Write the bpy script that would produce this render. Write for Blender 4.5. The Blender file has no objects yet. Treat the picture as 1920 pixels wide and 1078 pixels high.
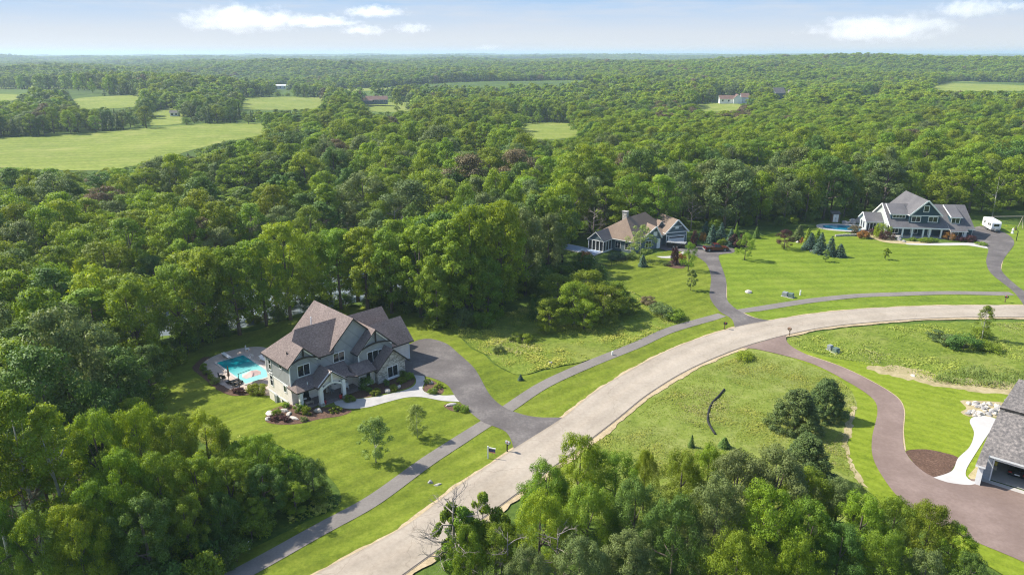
import bpy, bmesh, math, random
import numpy as np
from mathutils import Vector, Matrix
from mathutils.geometry import delaunay_2d_cdt

random.seed(7)
SC = bpy.context.scene
COL = SC.collection
PI = math.pi
R = math.radians

# ------------------------------------------------------------------ camera
CAM_H, FOC, PITCH = 46.0, 1321.0, math.atan((539 - 100) / 1321.0)
cam_d = bpy.data.cameras.new('camera')
cam_d.sensor_width = 36.0
cam_d.lens = 36.0 * FOC / 1920.0
cam_d.clip_start, cam_d.clip_end = 0.5, 60000.0
cam = bpy.data.objects.new('camera', cam_d)
cam.location = (0, 0, CAM_H)
cam.rotation_euler = (PI / 2 - PITCH, 0, 0)
COL.objects.link(cam)
SC.camera = cam
SC.render.resolution_x, SC.render.resolution_y = 1024, 574

SC.view_settings.view_transform = 'Standard'
SC.view_settings.look = 'None'
SC.view_settings.exposure = 0.66
SC.view_settings.gamma = 1.0
SC.cycles.max_bounces = 8
SC.cycles.diffuse_bounces = 5
SC.cycles.glossy_bounces = 2
SC.cycles.transmission_bounces = 4
SC.cycles.volume_bounces = 4
SC.cycles.transparent_max_bounces = 6
SC.cycles.use_adaptive_sampling = False
SC.cycles.use_denoising = True
SC.cycles.denoiser = 'OPENIMAGEDENOISE'
SC.cycles.denoising_input_passes = 'RGB_ALBEDO_NORMAL'
SC.cycles.denoising_prefilter = 'NONE'
SC.cycles.filter_width = 1.15

# ------------------------------------------------------------------ materials
def ramp(nt, fac, stops):
    r = nt.nodes.new('ShaderNodeValToRGB')
    e = r.color_ramp.elements
    while len(e) < len(stops):
        e.new(0.5)
    for i, (p, c) in enumerate(stops):
        e[i].position = p
        e[i].color = (*c, 1)
    nt.links.new(fac, r.inputs[0])
    return r.outputs[0]

def math_n(nt, op, a, b=None):
    m = nt.nodes.new('ShaderNodeMath')
    m.operation = op
    for i, v in enumerate((a, b)):
        if v is None:
            continue
        if isinstance(v, (int, float)):
            m.inputs[i].default_value = v
        else:
            nt.links.new(v, m.inputs[i])
    return m.outputs[0]

def mix_c(nt, fac, a, b, mode='MIX'):
    m = nt.nodes.new('ShaderNodeMix')
    m.data_type = 'RGBA'
    m.blend_type = mode
    for sock, v in ((m.inputs[0], fac), (m.inputs[6], a), (m.inputs[7], b)):
        if isinstance(v, (int, float)):
            sock.default_value = v
        elif isinstance(v, tuple):
            sock.default_value = (*v, 1)
        else:
            nt.links.new(v, sock)
    return m.outputs[2]

def coords(nt, world=False):
    if world:
        return nt.nodes.new('ShaderNodeNewGeometry').outputs['Position']
    return nt.nodes.new('ShaderNodeTexCoord').outputs['Object']

def noise(nt, co, scale, detail=3, rough=0.55, stretch=None, rot=0.0):
    if stretch or rot:
        mp = nt.nodes.new('ShaderNodeMapping')
        mp.inputs['Rotation'].default_value = (0, 0, rot)
        mp.inputs['Scale'].default_value = stretch or (1, 1, 1)
        nt.links.new(co, mp.inputs[0])
        co = mp.outputs[0]
    n = nt.nodes.new('ShaderNodeTexNoise')
    n.inputs['Scale'].default_value = scale
    n.inputs['Detail'].default_value = detail
    n.inputs['Roughness'].default_value = rough
    nt.links.new(co, n.inputs['Vector'])
    return n.outputs['Fac']

def new_mat(name):
    m = bpy.data.materials.new(name)
    m.use_nodes = True
    nt = m.node_tree
    return m, nt, nt.nodes['Principled BSDF']

def add_bump(nt, bs, height, strength, dist):
    b = nt.nodes.new('ShaderNodeBump')
    b.inputs['Strength'].default_value = strength
    b.inputs['Distance'].default_value = dist
    nt.links.new(height, b.inputs['Height'])
    nt.links.new(b.outputs[0], bs.inputs['Normal'])

def plain(name, c, rough=0.7, var=0.12, scale=2.0, metal=0.0, spec=0.4, world=False):
    """A colour with fine and coarse variation of its own (wear, dirt)."""
    m, nt, bs = new_mat(name)
    co = coords(nt, world)
    f = noise(nt, co, scale, 5, 0.65)
    lo = tuple(v * (1 - var) for v in c)
    hi = tuple(min(1, v * (1 + var)) for v in c)
    nt.links.new(ramp(nt, f, [(0.3, lo), (0.7, hi)]), bs.inputs['Base Color'])
    bs.inputs['Roughness'].default_value = rough
    bs.inputs['Metallic'].default_value = metal
    bs.inputs['Specular IOR Level'].default_value = spec
    return m

def speckle(name, stops, fine=6.0, coarse=0.35, cmix=0.45, rough=0.9, bump=0.25, dist=0.03, world=False):
    """Shingles, asphalt, mulch: a fine grain ruled by a ramp, plus broad blotches."""
    m, nt, bs = new_mat(name)
    co = coords(nt, world)
    a = noise(nt, co, fine, 4, 0.75)
    b = noise(nt, co, coarse, 3, 0.6)
    f = math_n(nt, 'ADD', math_n(nt, 'MULTIPLY', a, 1 - cmix), math_n(nt, 'MULTIPLY', b, cmix))
    nt.links.new(ramp(nt, f, stops), bs.inputs['Base Color'])
    bs.inputs['Roughness'].default_value = rough
    bs.inputs['Specular IOR Level'].default_value = 0.25
    if bump:
        add_bump(nt, bs, a, bump, dist)
    return m

def siding(name, c, step=0.2, vertical=False, var=0.1):
    """Lap siding (or board and batten): thin joints ruled along the wall."""
    m, nt, bs = new_mat(name)
    co = coords(nt)
    w = nt.nodes.new('ShaderNodeTexWave')
    w.wave_type = 'BANDS'
    w.bands_direction = 'DIAGONAL' if vertical else 'Z'
    w.wave_profile = 'SAW'
    w.inputs['Scale'].default_value = (1.0 / step) * (0.16 if not vertical else 0.09)
    nt.links.new(co, w.inputs[0])
    f = noise(nt, co, 1.2, 4, 0.6)
    base = ramp(nt, f, [(0.3, tuple(v * (1 - var) for v in c)), (0.7, tuple(min(1, v * (1 + var)) for v in c))])
    nt.links.new(mix_c(nt, ramp(nt, w.outputs['Fac'], [(0.0, (.6, .6, .6)), (0.12, (1, 1, 1))]), (0, 0, 0), base, 'MIX')
                 if False else mix_c(nt, 0.55, base, mix_c(nt, 1.0, base, ramp(nt, w.outputs['Fac'], [(0.0, (.55, .55, .55)), (0.14, (1, 1, 1))]), 'MULTIPLY')),
                 bs.inputs['Base Color'])
    bs.inputs['Roughness'].default_value = 0.75
    bs.inputs['Specular IOR Level'].default_value = 0.3
    add_bump(nt, bs, w.outputs['Fac'], 0.3, 0.02)
    return m

def stone_mat(name, stops, scale=3.0):
    m, nt, bs = new_mat(name)
    co = coords(nt)
    mp = nt.nodes.new('ShaderNodeMapping')
    mp.inputs['Scale'].default_value = (1, 1, 2.2)
    nt.links.new(co, mp.inputs[0])
    v = nt.nodes.new('ShaderNodeTexVoronoi')
    v.inputs['Scale'].default_value = scale
    nt.links.new(mp.outputs[0], v.inputs['Vector'])
    sx = nt.nodes.new('ShaderNodeSeparateColor')
    nt.links.new(v.outputs['Color'], sx.inputs[0])
    v2 = nt.nodes.new('ShaderNodeTexVoronoi')
    v2.feature = 'DISTANCE_TO_EDGE'
    v2.inputs['Scale'].default_value = scale
    nt.links.new(mp.outputs[0], v2.inputs['Vector'])
    joint = ramp(nt, v2.outputs['Distance'], [(0.0, (.55, .53, .5)), (0.06, (1, 1, 1))])
    nt.links.new(mix_c(nt, 1.0, ramp(nt, sx.outputs[0], stops), joint, 'MULTIPLY'), bs.inputs['Base Color'])
    bs.inputs['Roughness'].default_value = 0.9
    add_bump(nt, bs, v2.outputs['Distance'], 0.4, 0.03)
    return m

def grass_mat(name, dark, mid, light, dry=None, stripe=None, fine=2.2, blotch=0.09, dry_amt=0.35):
    """Turf: blades' mottling at several scales, dry patches, and mowing bands (stripe = direction, width, amount)."""
    m, nt, bs = new_mat(name)
    co = coords(nt, True)
    a = noise(nt, co, fine, 5, 0.75)
    b = noise(nt, co, blotch, 4, 0.65)
    c2 = noise(nt, co, 0.6, 3, 0.6)
    f = math_n(nt, 'ADD', math_n(nt, 'MULTIPLY', a, 0.42), math_n(nt, 'ADD', math_n(nt, 'MULTIPLY', b, 0.33), math_n(nt, 'MULTIPLY', c2, 0.25)))
    col = ramp(nt, f, [(0.38, dark), (0.5, mid), (0.62, light)])
    if stripe:
        d, w, amt = stripe
        mp = nt.nodes.new('ShaderNodeMapping')
        mp.inputs['Rotation'].default_value = (0, 0, -d)
        nt.links.new(co, mp.inputs[0])
        wv = nt.nodes.new('ShaderNodeTexWave')
        wv.bands_direction = 'Y'
        wv.inputs['Scale'].default_value = 0.157 / w
        wv.inputs['Distortion'].default_value = 3.0
        wv.inputs['Detail'].default_value = 2.0
        wv.inputs['Detail Scale'].default_value = 0.4
        nt.links.new(mp.outputs[0], wv.inputs[0])
        tone = ramp(nt, wv.outputs['Fac'], [(0.25, (1 - amt,) * 3), (0.75, (1 + amt * .5,) * 3)])
        col = mix_c(nt, 1.0, col, tone, 'MULTIPLY')
    if dry:
        e = noise(nt, co, 0.055, 5, 0.7)
        msk = ramp(nt, e, [(0.5, (0, 0, 0)), (0.72, (1, 1, 1))])
        col = mix_c(nt, math_n(nt, 'MULTIPLY', msk, dry_amt), col, dry)
    nt.links.new(col, bs.inputs['Base Color'])
    bs.inputs['Roughness'].default_value = 0.95
    bs.inputs['Specular IOR Level'].default_value = 0.1
    add_bump(nt, bs, a, 0.6, 0.12)
    return m

def glass_mat(name, c=(0.012, 0.016, 0.02)):
    m, nt, bs = new_mat(name)
    co = coords(nt)
    f = noise(nt, co, 0.8, 2)
    nt.links.new(ramp(nt, f, [(0.35, c), (0.65, tuple(v * 2.2 for v in c))]), bs.inputs['Base Color'])
    bs.inputs['Roughness'].default_value = 0.06
    bs.inputs['Specular IOR Level'].default_value = 0.6
    return m

def leaf_mat(name, a, b, c, trans=0.34, hue_var=0.03, val_var=0.25):
    """Foliage: per-leaf tint from the mesh, per-plant tint from its own random number, light through the blade."""
    m = bpy.data.materials.new(name)
    m.use_nodes = True
    nt = m.node_tree
    nt.nodes.clear()
    out = nt.nodes.new('ShaderNodeOutputMaterial')
    at = nt.nodes.new('ShaderNodeAttribute')
    at.attribute_name = 'tint'
    oi = nt.nodes.new('ShaderNodeObjectInfo')
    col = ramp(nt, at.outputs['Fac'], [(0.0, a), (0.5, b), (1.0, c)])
    hs = nt.nodes.new('ShaderNodeHueSaturation')
    nt.links.new(math_n(nt, 'ADD', 0.5 - hue_var / 2, math_n(nt, 'MULTIPLY', oi.outputs['Random'], hue_var)), hs.inputs['Hue'])
    r2 = math_n(nt, 'FRACT', math_n(nt, 'MULTIPLY', oi.outputs['Random'], 17.31))
    nt.links.new(math_n(nt, 'ADD', 1 - val_var / 2, math_n(nt, 'MULTIPLY', r2, val_var)), hs.inputs['Value'])
    nt.links.new(col, hs.inputs['Color'])
    bs = nt.nodes.new('ShaderNodeBsdfPrincipled')
    bs.inputs['Roughness'].default_value = 0.6
    bs.inputs['Specular IOR Level'].default_value = 0.25
    nt.links.new(hs.outputs[0], bs.inputs['Base Color'])
    tr = nt.nodes.new('ShaderNodeBsdfTranslucent')
    hs2 = nt.nodes.new('ShaderNodeHueSaturation')
    hs2.inputs['Hue'].default_value = 0.485
    hs2.inputs['Saturation'].default_value = 1.1
    hs2.inputs['Value'].default_value = 1.35
    nt.links.new(hs.outputs[0], hs2.inputs['Color'])
    nt.links.new(hs2.outputs[0], tr.inputs['Color'])
    mx = nt.nodes.new('ShaderNodeMixShader')
    mx.inputs[0].default_value = trans
    nt.links.new(bs.outputs[0], mx.inputs[1])
    nt.links.new(tr.outputs[0], mx.inputs[2])
    nt.links.new(mx.outputs[0], out.inputs[0])
    return m

M = {}
M['shingle_brown'] = speckle('brown_grey_shingles', [(0.3, (.085, .067, .062)), (0.5, (.185, .146, .13)), (0.7, (.32, .255, .228))], 4.5, 0.3, 0.25)
M['shingle_tan'] = speckle('tan_shingles', [(0.3, (.15, .11, .085)), (0.5, (.22, .165, .125)), (0.7, (.3, .23, .175))], 5, 0.3, 0.35)
M['shingle_grey'] = speckle('charcoal_shingles', [(0.3, (.07, .07, .075)), (0.5, (.125, .12, .125)), (0.7, (.2, .19, .19))], 5, 0.3, 0.35)
M['shingle_dark'] = speckle('weathered_grey_shingles', [(0.32, (.075, .07, .07)), (0.5, (.17, .155, .145)), (0.68, (.34, .3, .27))], 3.2, 0.4, 0.2)
M['shingle_red'] = speckle('red_brown_shingles', [(0.3, (.13, .08, .066)), (0.7, (.21, .135, .11))], 2, .3)
M['fascia_dark'] = plain('dark_brown_fascia', (.035, .03, .028), .6)
M['white'] = plain('white_painted_trim', (.78, .78, .76), .5, .05)
M['siding_grey'] = siding('warm_grey_siding', (.80, .73, .66), .2)
M['siding_batten'] = siding('grey_board_and_batten', (.31, .32, .32), .35, True)
M['siding_blue'] = siding('slate_blue_siding', (.11, .15, .17), .2)
M['siding_navy'] = siding('navy_siding', (.028, .062, .085), .2)
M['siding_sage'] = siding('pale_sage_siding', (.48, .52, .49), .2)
M['siding_white'] = siding('white_siding', (.75, .75, .73), .2)
M['siding_lgrey'] = siding('light_blue_grey_siding', (.42, .44, .46), .2)
M['stone'] = stone_mat('pale_ledge_stone', [(0.2, (.27, .25, .22)), (0.5, (.42, .40, .36)), (0.8, (.55, .52, .47))])
M['glass'] = glass_mat('window_glass')
M['screen'] = plain('dark_screen', (.03, .032, .034), .6)
M['concrete'] = plain('pale_concrete', (.46, .44, .415), .85, .08, .8, world=True)
M['concrete_grey'] = plain('grey_concrete', (.40, .385, .36), .85, .12, .8, world=True)
M['paver'] = speckle('tan_patio_concrete', [(0.3, (.38, .31, .26)), (0.7, (.56, .47, .4))], 2.0, .3, .4, world=True)
M['asphalt_dark'] = speckle('dark_driveway_asphalt', [(0.32, (.088, .078, .074)), (0.5, (.125, .112, .106)), (0.62, (.18, .163, .15)), (0.74, (.25, .226, .205))], 3.0, 0.22, 0.6, world=True)
M['asphalt_path'] = speckle('grey_path_asphalt', [(0.3, (.15, .135, .12)), (0.7, (.25, .225, .2))], 4.0, 0.3, 0.5, world=True)
M['road'] = speckle('pale_worn_road_chipseal', [(0.3, (.265, .226, .183)), (0.5, (.355, .306, .254)), (0.7, (.445, .385, .322))], 2.5, 0.13, 0.6, world=True)
M['road_red'] = speckle('red_brown_driveway_asphalt', [(0.32, (.165, .118, .098)), (0.5, (.205, .15, .126)), (0.68, (.27, .202, .172))], 2.5, 0.2, 0.6, world=True)
M['gravel'] = speckle('sandy_shoulder_gravel', [(0.3, (.26, .2, .11)), (0.5, (.42, .33, .2)), (0.7, (.55, .45, .3))], 2.6, 0.5, 0.4, world=True)
M['sand'] = speckle('bare_sandy_soil', [(0.3, (.2, .17, .07)), (0.5, (.36, .3, .16)), (0.7, (.48, .4, .25))], 1.3, 0.3, 0.5, world=True)
M['mulch'] = speckle('brown_bark_mulch', [(0.3, (.045, .026, .018)), (0.5, (.105, .06, .04)), (0.7, (.2, .125, .085))], 5.0, 0.5, 0.2, bump=.6, dist=.06, world=True)
M['rock_pale'] = plain('pale_limestone', (.5, .46, .4), .9, .3, 3.0)
M['rock_grey'] = plain('grey_fieldstone', (.3, .29, .28), .9, .4, 2.5)
M['bark'] = plain('grey_brown_bark', (.13, .105, .085), .95, .4, 2.0)
M['bark_pale'] = plain('pale_aspen_bark', (.45, .43, .38), .9, .3, 1.5)
M['deadwood'] = plain('bleached_dead_wood', (.3, .255, .22), .95, .3, 2.0)
M['deadwood_red'] = plain('reddish_dead_twigs', (.17, .115, .09), .95, .3, 2.0)
M['metal_dark'] = plain('black_painted_metal', (.02, .02, .022), .4, .1)
M['metal_grey'] = plain('grey_painted_metal', (.25, .27, .27), .5, .1)
M['metal_green'] = plain('green_grey_utility_steel', (.12, .17, .14), .5, .15)
M['rubber'] = plain('black_rubber', (.02, .02, .02), .8, .1)
M['red_paint'] = plain('dark_red_car_paint', (.09, .012, .014), .18, .06, spec=.6)
M['black_paint'] = plain('black_car_paint', (.012, .012, .014), .15, .05, spec=.6)
M['red_plastic'] = plain('red_plastic', (.5, .03, .035), .4, .1)
M['wood'] = plain('brown_stained_wood', (.16, .1, .06), .7, .3, 4)
M['wood_light'] = plain('weathered_light_wood', (.42, .36, .28), .8, .2, 3)
M['pink_cloth'] = plain('faded_pink_canvas', (.62, .45, .4), .9, .1)
M['brick'] = plain('grey_brown_porch_brick', (.22, .18, .165), .9, .3, 6)
M['navy_sign'] = plain('navy_sign_face', (.06, .055, .16), .5, .1)
M['orange_sign'] = plain('salmon_sign_strip', (.7, .3, .2), .5, .1)
M['blue_tarp'] = plain('pale_blue_pool_cover', (.28, .36, .5), .5, .08)
M['dark_in'] = plain('dark_interior', (.05, .05, .055), .9, .2)
M['yellow'] = plain('yellow_plastic', (.65, .5, .08), .5, .1)
M['lamp_red'] = plain('red_lamp_glass', (.35, .02, .02), .2, .05)
M['lamp_clear'] = plain('headlamp_glass', (.7, .7, .72), .1, .03)

# ------------------------------------------------------------------ mesh helpers
def link(o, parent=None):
    COL.objects.link(o)
    if parent is not None:
        o.parent = parent
    return o

def tag(o, label=None, cat=None, group=None, kind=None):
    for k, v in (('label', label), ('category', cat), ('group', group), ('kind', kind)):
        if v:
            o[k] = v
    return o

def thing(name, label, cat, loc=(0, 0, 0), rz=0.0, group=None):
    o = bpy.data.objects.new(name, None)
    o.empty_display_size = 0.5
    o.location = loc
    o.rotation_euler = (0, 0, rz)
    link(o)
    return tag(o, label, cat, group)

class MB:
    """Collects polygons; build() links them as one mesh object."""
    def __init__(s):
        s.v, s.f, s.m = [], [], []
    def poly(s, pts, mi=0):
        n = len(s.v)
        s.v += [tuple(p) for p in pts]
        s.f.append(tuple(range(n, n + len(pts))))
        s.m.append(mi)
        return s
    def box(s, x0, x1, y0, y1, z0, z1, mi=0, skip=''):
        n = len(s.v)
        s.v += [(x0, y0, z0), (x1, y0, z0), (x1, y1, z0), (x0, y1, z0), (x0, y0, z1), (x1, y0, z1), (x1, y1, z1), (x0, y1, z1)]
        for key, q in (('b', (3, 2, 1, 0)), ('t', (4, 5, 6, 7)), ('f', (0, 1, 5, 4)), ('r', (1, 2, 6, 5)), ('k', (2, 3, 7, 6)), ('l', (3, 0, 4, 7))):
            if key not in skip:
                s.f.append(tuple(n + i for i in q))
                s.m.append(mi)
        return s
    def prism(s, pts, vec, mi=0, side=None):
        """Polygon pts swept along vec."""
        n = len(s.v)
        k = len(pts)
        vec = Vector(vec)
        s.v += [tuple(p) for p in pts] + [tuple(Vector(p) + vec) for p in pts]
        nrm = Vector((0, 0, 0))
        for i in range(k):
            a, b = Vector(pts[i]), Vector(pts[(i + 1) % k])
            nrm += a.cross(b)
        fl = nrm.dot(vec) > 0
        a = tuple(range(n, n + k))
        b = tuple(range(n + k, n + 2 * k))
        s.f += [a[::-1] if fl else a, b if fl else b[::-1]]
        s.m += [mi, mi]
        for i in range(k):
            j = (i + 1) % k
            q = (a[i], a[j], b[j], b[i])
            s.f.append(q if fl else q[::-1])
            s.m.append(mi if side is None else side)
        return s
    def slab(s, pts, t=0.2, top=0, side=1):
        """Roof plane: the polygon with its thickness below; faces other than the top take the side material."""
        n = len(s.v)
        k = len(pts)
        nz = sum((Vector(pts[i]).cross(Vector(pts[(i + 1) % k]))).z for i in range(k))
        if nz < 0:
            pts = list(pts)[::-1]
        s.v += [tuple(p) for p in pts] + [(p[0], p[1], p[2] - t) for p in pts]
        s.f.append(tuple(range(n, n + k)))
        s.m.append(top)
        s.f.append(tuple(range(n + 2 * k - 1, n + k - 1, -1)))
        s.m.append(side)
        for i in range(k):
            j = (i + 1) % k
            s.f.append((n + i, n + k + i, n + k + j, n + j))
            s.m.append(side)
        return s
    def tube(s, pts, rad, seg=6, mi=0, cap=True):
        pts = [Vector(p) for p in pts]
        rr = rad if hasattr(rad, '__len__') else [rad] * len(pts)
        rings = []
        for i, p in enumerate(pts):
            d = (pts[min(i + 1, len(pts) - 1)] - pts[max(i - 1, 0)])
            d = d.normalized() if d.length > 1e-9 else Vector((0, 0, 1))
            u = d.cross(Vector((0.31, 0.95, 0.05)) if abs(d.z) > .8 else Vector((0, 0, 1))).normalized()
            w = d.cross(u)
            n = len(s.v)
            for a in range(seg):
                an = 2 * PI * a / seg
                s.v.append(tuple(p + (u * math.cos(an) + w * math.sin(an)) * rr[i]))
            rings.append(n)
        for a, b in zip(rings, rings[1:]):
            for i in range(seg):
                j = (i + 1) % seg
                s.f.append((a + i, b + i, b + j, a + j))
                s.m.append(mi)
        if cap:
            s.f.append(tuple(rings[0] + i for i in range(seg)))
            s.f.append(tuple(rings[-1] + i for i in range(seg - 1, -1, -1)))
            s.m += [mi, mi]
        return s
    def cyl(s, c, axis, r, h, seg=16, mi=0):
        c = Vector(c)
        a = Vector(axis).normalized() * (h / 2)
        return s.tube([c - a, c + a], r, seg, mi)
    def beam(s, a, b, w, h=None, mi=0):
        """Square bar between two points."""
        h = h or w
        a, b = Vector(a), Vector(b)
        d = (b - a).normalized()
        u = d.cross(Vector((0, 0, 1)))
        u = Vector((1, 0, 0)) if u.length < 1e-4 else u.normalized()
        v = u.cross(d)
        n = len(s.v)
        for p in (a, b):
            for su, sv in ((-1, -1), (1, -1), (1, 1), (-1, 1)):
                s.v.append(tuple(p + u * su * w / 2 + v * sv * h / 2))
        for q in ((0, 1, 2, 3), (7, 6, 5, 4), (0, 4, 5, 1), (1, 5, 6, 2), (2, 6, 7, 3), (3, 7, 4, 0)):
            s.f.append(tuple(n + i for i in q))
            s.m.append(mi)
        return s
    def build(s, name, mats, parent=None, smooth=False, bevel=0.0):
        me = bpy.data.meshes.new(name)
        me.from_pydata(s.v, [], s.f)
        mats = mats if isinstance(mats, (list, tuple)) else [mats]
        for mm in mats:
            me.materials.append(mm)
        me.polygons.foreach_set('material_index', s.m)
        if smooth:
            me.polygons.foreach_set('use_smooth', [True] * len(s.f))
        me.update()
        bm = bmesh.new()
        bm.from_mesh(me)
        if bevel:
            bmesh.ops.remove_doubles(bm, verts=bm.verts, dist=1e-4)
            bmesh.ops.bevel(bm, geom=bm.edges[:], offset=bevel, segments=2, affect='EDGES', clamp_overlap=True)
        bmesh.ops.recalc_face_normals(bm, faces=bm.faces)
        bm.to_mesh(me)
        bm.free()
        o = bpy.data.objects.new(name, me)
        return link(o, parent)

def copy_thing(root, loc, rz, label, group=None, scale=None):
    """A copy of a thing with its own parts and their sub-parts."""
    r = root.copy()
    COL.objects.link(r)
    r.location = loc
    r.rotation_euler = (0, 0, rz)
    if scale is not None:
        r.scale = (scale,) * 3
    r['label'] = label
    if group:
        r['group'] = group
    for ch in list(root.children):
        c = ch.copy()
        COL.objects.link(c)
        c.parent = r
        for g in list(ch.children):
            d = g.copy()
            COL.objects.link(d)
            d.parent = c
    return r
# ------------------------------------------------------------------ terrain
CP, SP = math.cos(PITCH), math.sin(PITCH)
H1O, H1Y = (-30.131, 86.237), 0.773          # the grey house's front corner and its heading
POND_C, POND_A, POND_B, POND_R, POND_Z = (-44.0, 142.0), 34.0, 11.0, R(36), -3.0

def sstep(x, a, b):
    t = np.clip((x - a) / (b - a), 0, 1)
    return t * t * (3 - 2 * t)

SWALES = []                                    # filled once the plain projection exists

def seg_dist(x, y, line):
    best = np.full(np.shape(x), 1e9)
    for (x0, y0), (x1, y1) in zip(line, line[1:]):
        dx, dy = x1 - x0, y1 - y0
        t = np.clip(((x - x0) * dx + (y - y0) * dy) / (dx * dx + dy * dy), 0, 1)
        best = np.minimum(best, np.hypot(x - x0 - t * dx, y - y0 - t * dy))
    return best

RIDGES = [  # x, y, half-length x, half-length y, height
    (1080, 1420, 520, 300, 24), (560, 1650, 420, 260, 14), (60, 1850, 520, 300, 9),
    (-900, 1750, 700, 320, 7), (-250, 2700, 900, 420, 9), (1700, 2300, 900, 500, 16),
    (-3000, 4200, 1800, 700, 16), (900, 4800, 2500, 600, 20), (-900, 8200, 4000, 900, 22), (4500, 8500, 3000, 1200, 18),
    (620, 760, 170, 130, 9),
]

def height(x, y):
    x = np.asarray(x, float)
    y = np.asarray(y, float)
    z = np.zeros(np.broadcast(x, y).shape)
    c, s = math.cos(H1Y), math.sin(H1Y)
    lx = (x - H1O[0]) * c + (y - H1O[1]) * s
    ly = -(x - H1O[0]) * s + (y - H1O[1]) * c
    z = z - 1.5 * sstep(ly, 1.2, 6.5) * (1 - sstep(lx, 9.5, 16.5)) * sstep(lx, -40, -18) * (1 - sstep(ly, 29, 46))
    px, py = x - POND_C[0], y - POND_C[1]
    qx = (px * math.cos(POND_R) + py * math.sin(POND_R)) / POND_A
    qy = (-px * math.sin(POND_R) + py * math.cos(POND_R)) / POND_B
    q = np.sqrt(qx * qx + qy * qy)
    z = z - 2.9 * (1 - sstep(q, 0.85, 1.75))
    for ln in SWALES:
        z = z - 0.28 * np.exp(-(seg_dist(x, y, ln) / 2.1) ** 2)
    far = sstep(y, 330, 700)
    z = z + far * (5.5 * np.sin(x / 190 + 1.0 + .8 * np.sin(y / 260)) * np.sin(y / 170 + .5) + 3.0 * np.sin(x / 95 + y / 130))
    for rx, ry, sx, sy, hh in RIDGES:
        z = z + hh * np.exp(-((x - rx) / sx) ** 2 - ((y - ry) / sy) ** 2)
    # the lot of the house with the travel trailer climbs a little, the open weedy hollow dips
    z = z - 0.7 * np.exp(-((x - 4) / 9) ** 2 - ((y - 121) / 8) ** 2)
    return z

def hz(x, y):
    return float(height(x, y))

def to_px(x, y, z):
    Z = z - CAM_H
    zc = y * CP - Z * SP
    yc = y * SP + Z * CP
    return 960 + FOC * x / zc, 539 - FOC * yc / zc

def on_ground(u, v):
    """Where the sight line through a point of the photograph meets the terrain."""
    dx, yy = (u - 960) / FOC, (539 - v) / FOC
    d = (dx, CP + yy * SP, -SP + yy * CP)
    lo = 20.0
    t = lo
    prev = lo
    while t < 30000:
        x, y, z = d[0] * t, d[1] * t, CAM_H + d[2] * t
        if z < hz(x, y):
            a, b = prev, t
            for _ in range(30):
                mm = (a + b) / 2
                if CAM_H + d[2] * mm < hz(d[0] * mm, d[1] * mm):
                    b = mm
                else:
                    a = mm
            return d[0] * b, d[1] * b
        prev = t
        t *= 1.03
    return d[0] * t, d[1] * t

def flat_ground(u, v):
    dx, yy = (u - 960) / FOC, (539 - v) / FOC
    t = CAM_H / (SP - yy * CP)
    return dx * t, (CP + yy * SP) * t

SWALES += [[flat_ground(*p) for p in ln] for ln in (
    [(470, 1110), (640, 1010), (760, 940), (900, 843)],
    [(1010, 772), (1090, 718), (1190, 668), (1290, 624), (1350, 606)],
    [(1440, 587), (1560, 569), (1700, 561), (1880, 559)])]

def arr_dist_grid(lo, hi, step, out, grow):
    a = list(np.arange(lo, hi + step * .5, step))
    s = step
    b, c = a[-1], a[0]
    up, dn = [], []
    while b < out:
        s *= grow
        b += s
        up.append(b)
    s = step
    while c > -out:
        s *= grow
        c -= s
        dn.append(c)
    return np.array(dn[::-1] + a + up)

gx = arr_dist_grid(-75, 135, 1.0, 26000, 1.14)
gy = arr_dist_grid(40, 215, 1.0, 26000, 1.09)
gy = gy[gy > -400]
XX, YY = np.meshgrid(gx, gy)
ZZ = height(XX, YY)
nx, ny = len(gx), len(gy)
ZZ = ZZ - .06 * (1 - sstep(YY, 215, 330)) * (1 - sstep(np.abs(XX), 160, 260))   # the turf lies a little proud of the subsoil
gv = np.stack([XX.ravel(), YY.ravel(), ZZ.ravel()], 1)
ii = (np.arange(ny - 1)[:, None] * nx + np.arange(nx - 1)[None, :]).ravel()
gf = np.stack([ii, ii + 1, ii + nx + 1, ii + nx], 1)

def np_mesh(name, v, f, mats, smooth=True, mi=None):
    """Mesh from arrays; f is (n, k)."""
    me = bpy.data.meshes.new(name)
    me.vertices.add(len(v))
    me.vertices.foreach_set('co', np.ascontiguousarray(v, np.float32).ravel())
    k = f.shape[1]
    me.loops.add(f.size)
    me.loops.foreach_set('vertex_index', np.ascontiguousarray(f, np.int32).ravel())
    me.polygons.add(len(f))
    me.polygons.foreach_set('loop_start', np.arange(0, f.size, k, dtype=np.int32))
    for mm in mats:
        me.materials.append(mm)
    if mi is not None:
        me.polygons.foreach_set('material_index', np.ascontiguousarray(mi, np.int32))
    me.polygons.foreach_set('use_smooth', np.full(len(f), smooth))
    me.update(calc_edges=True)
    return me

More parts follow.
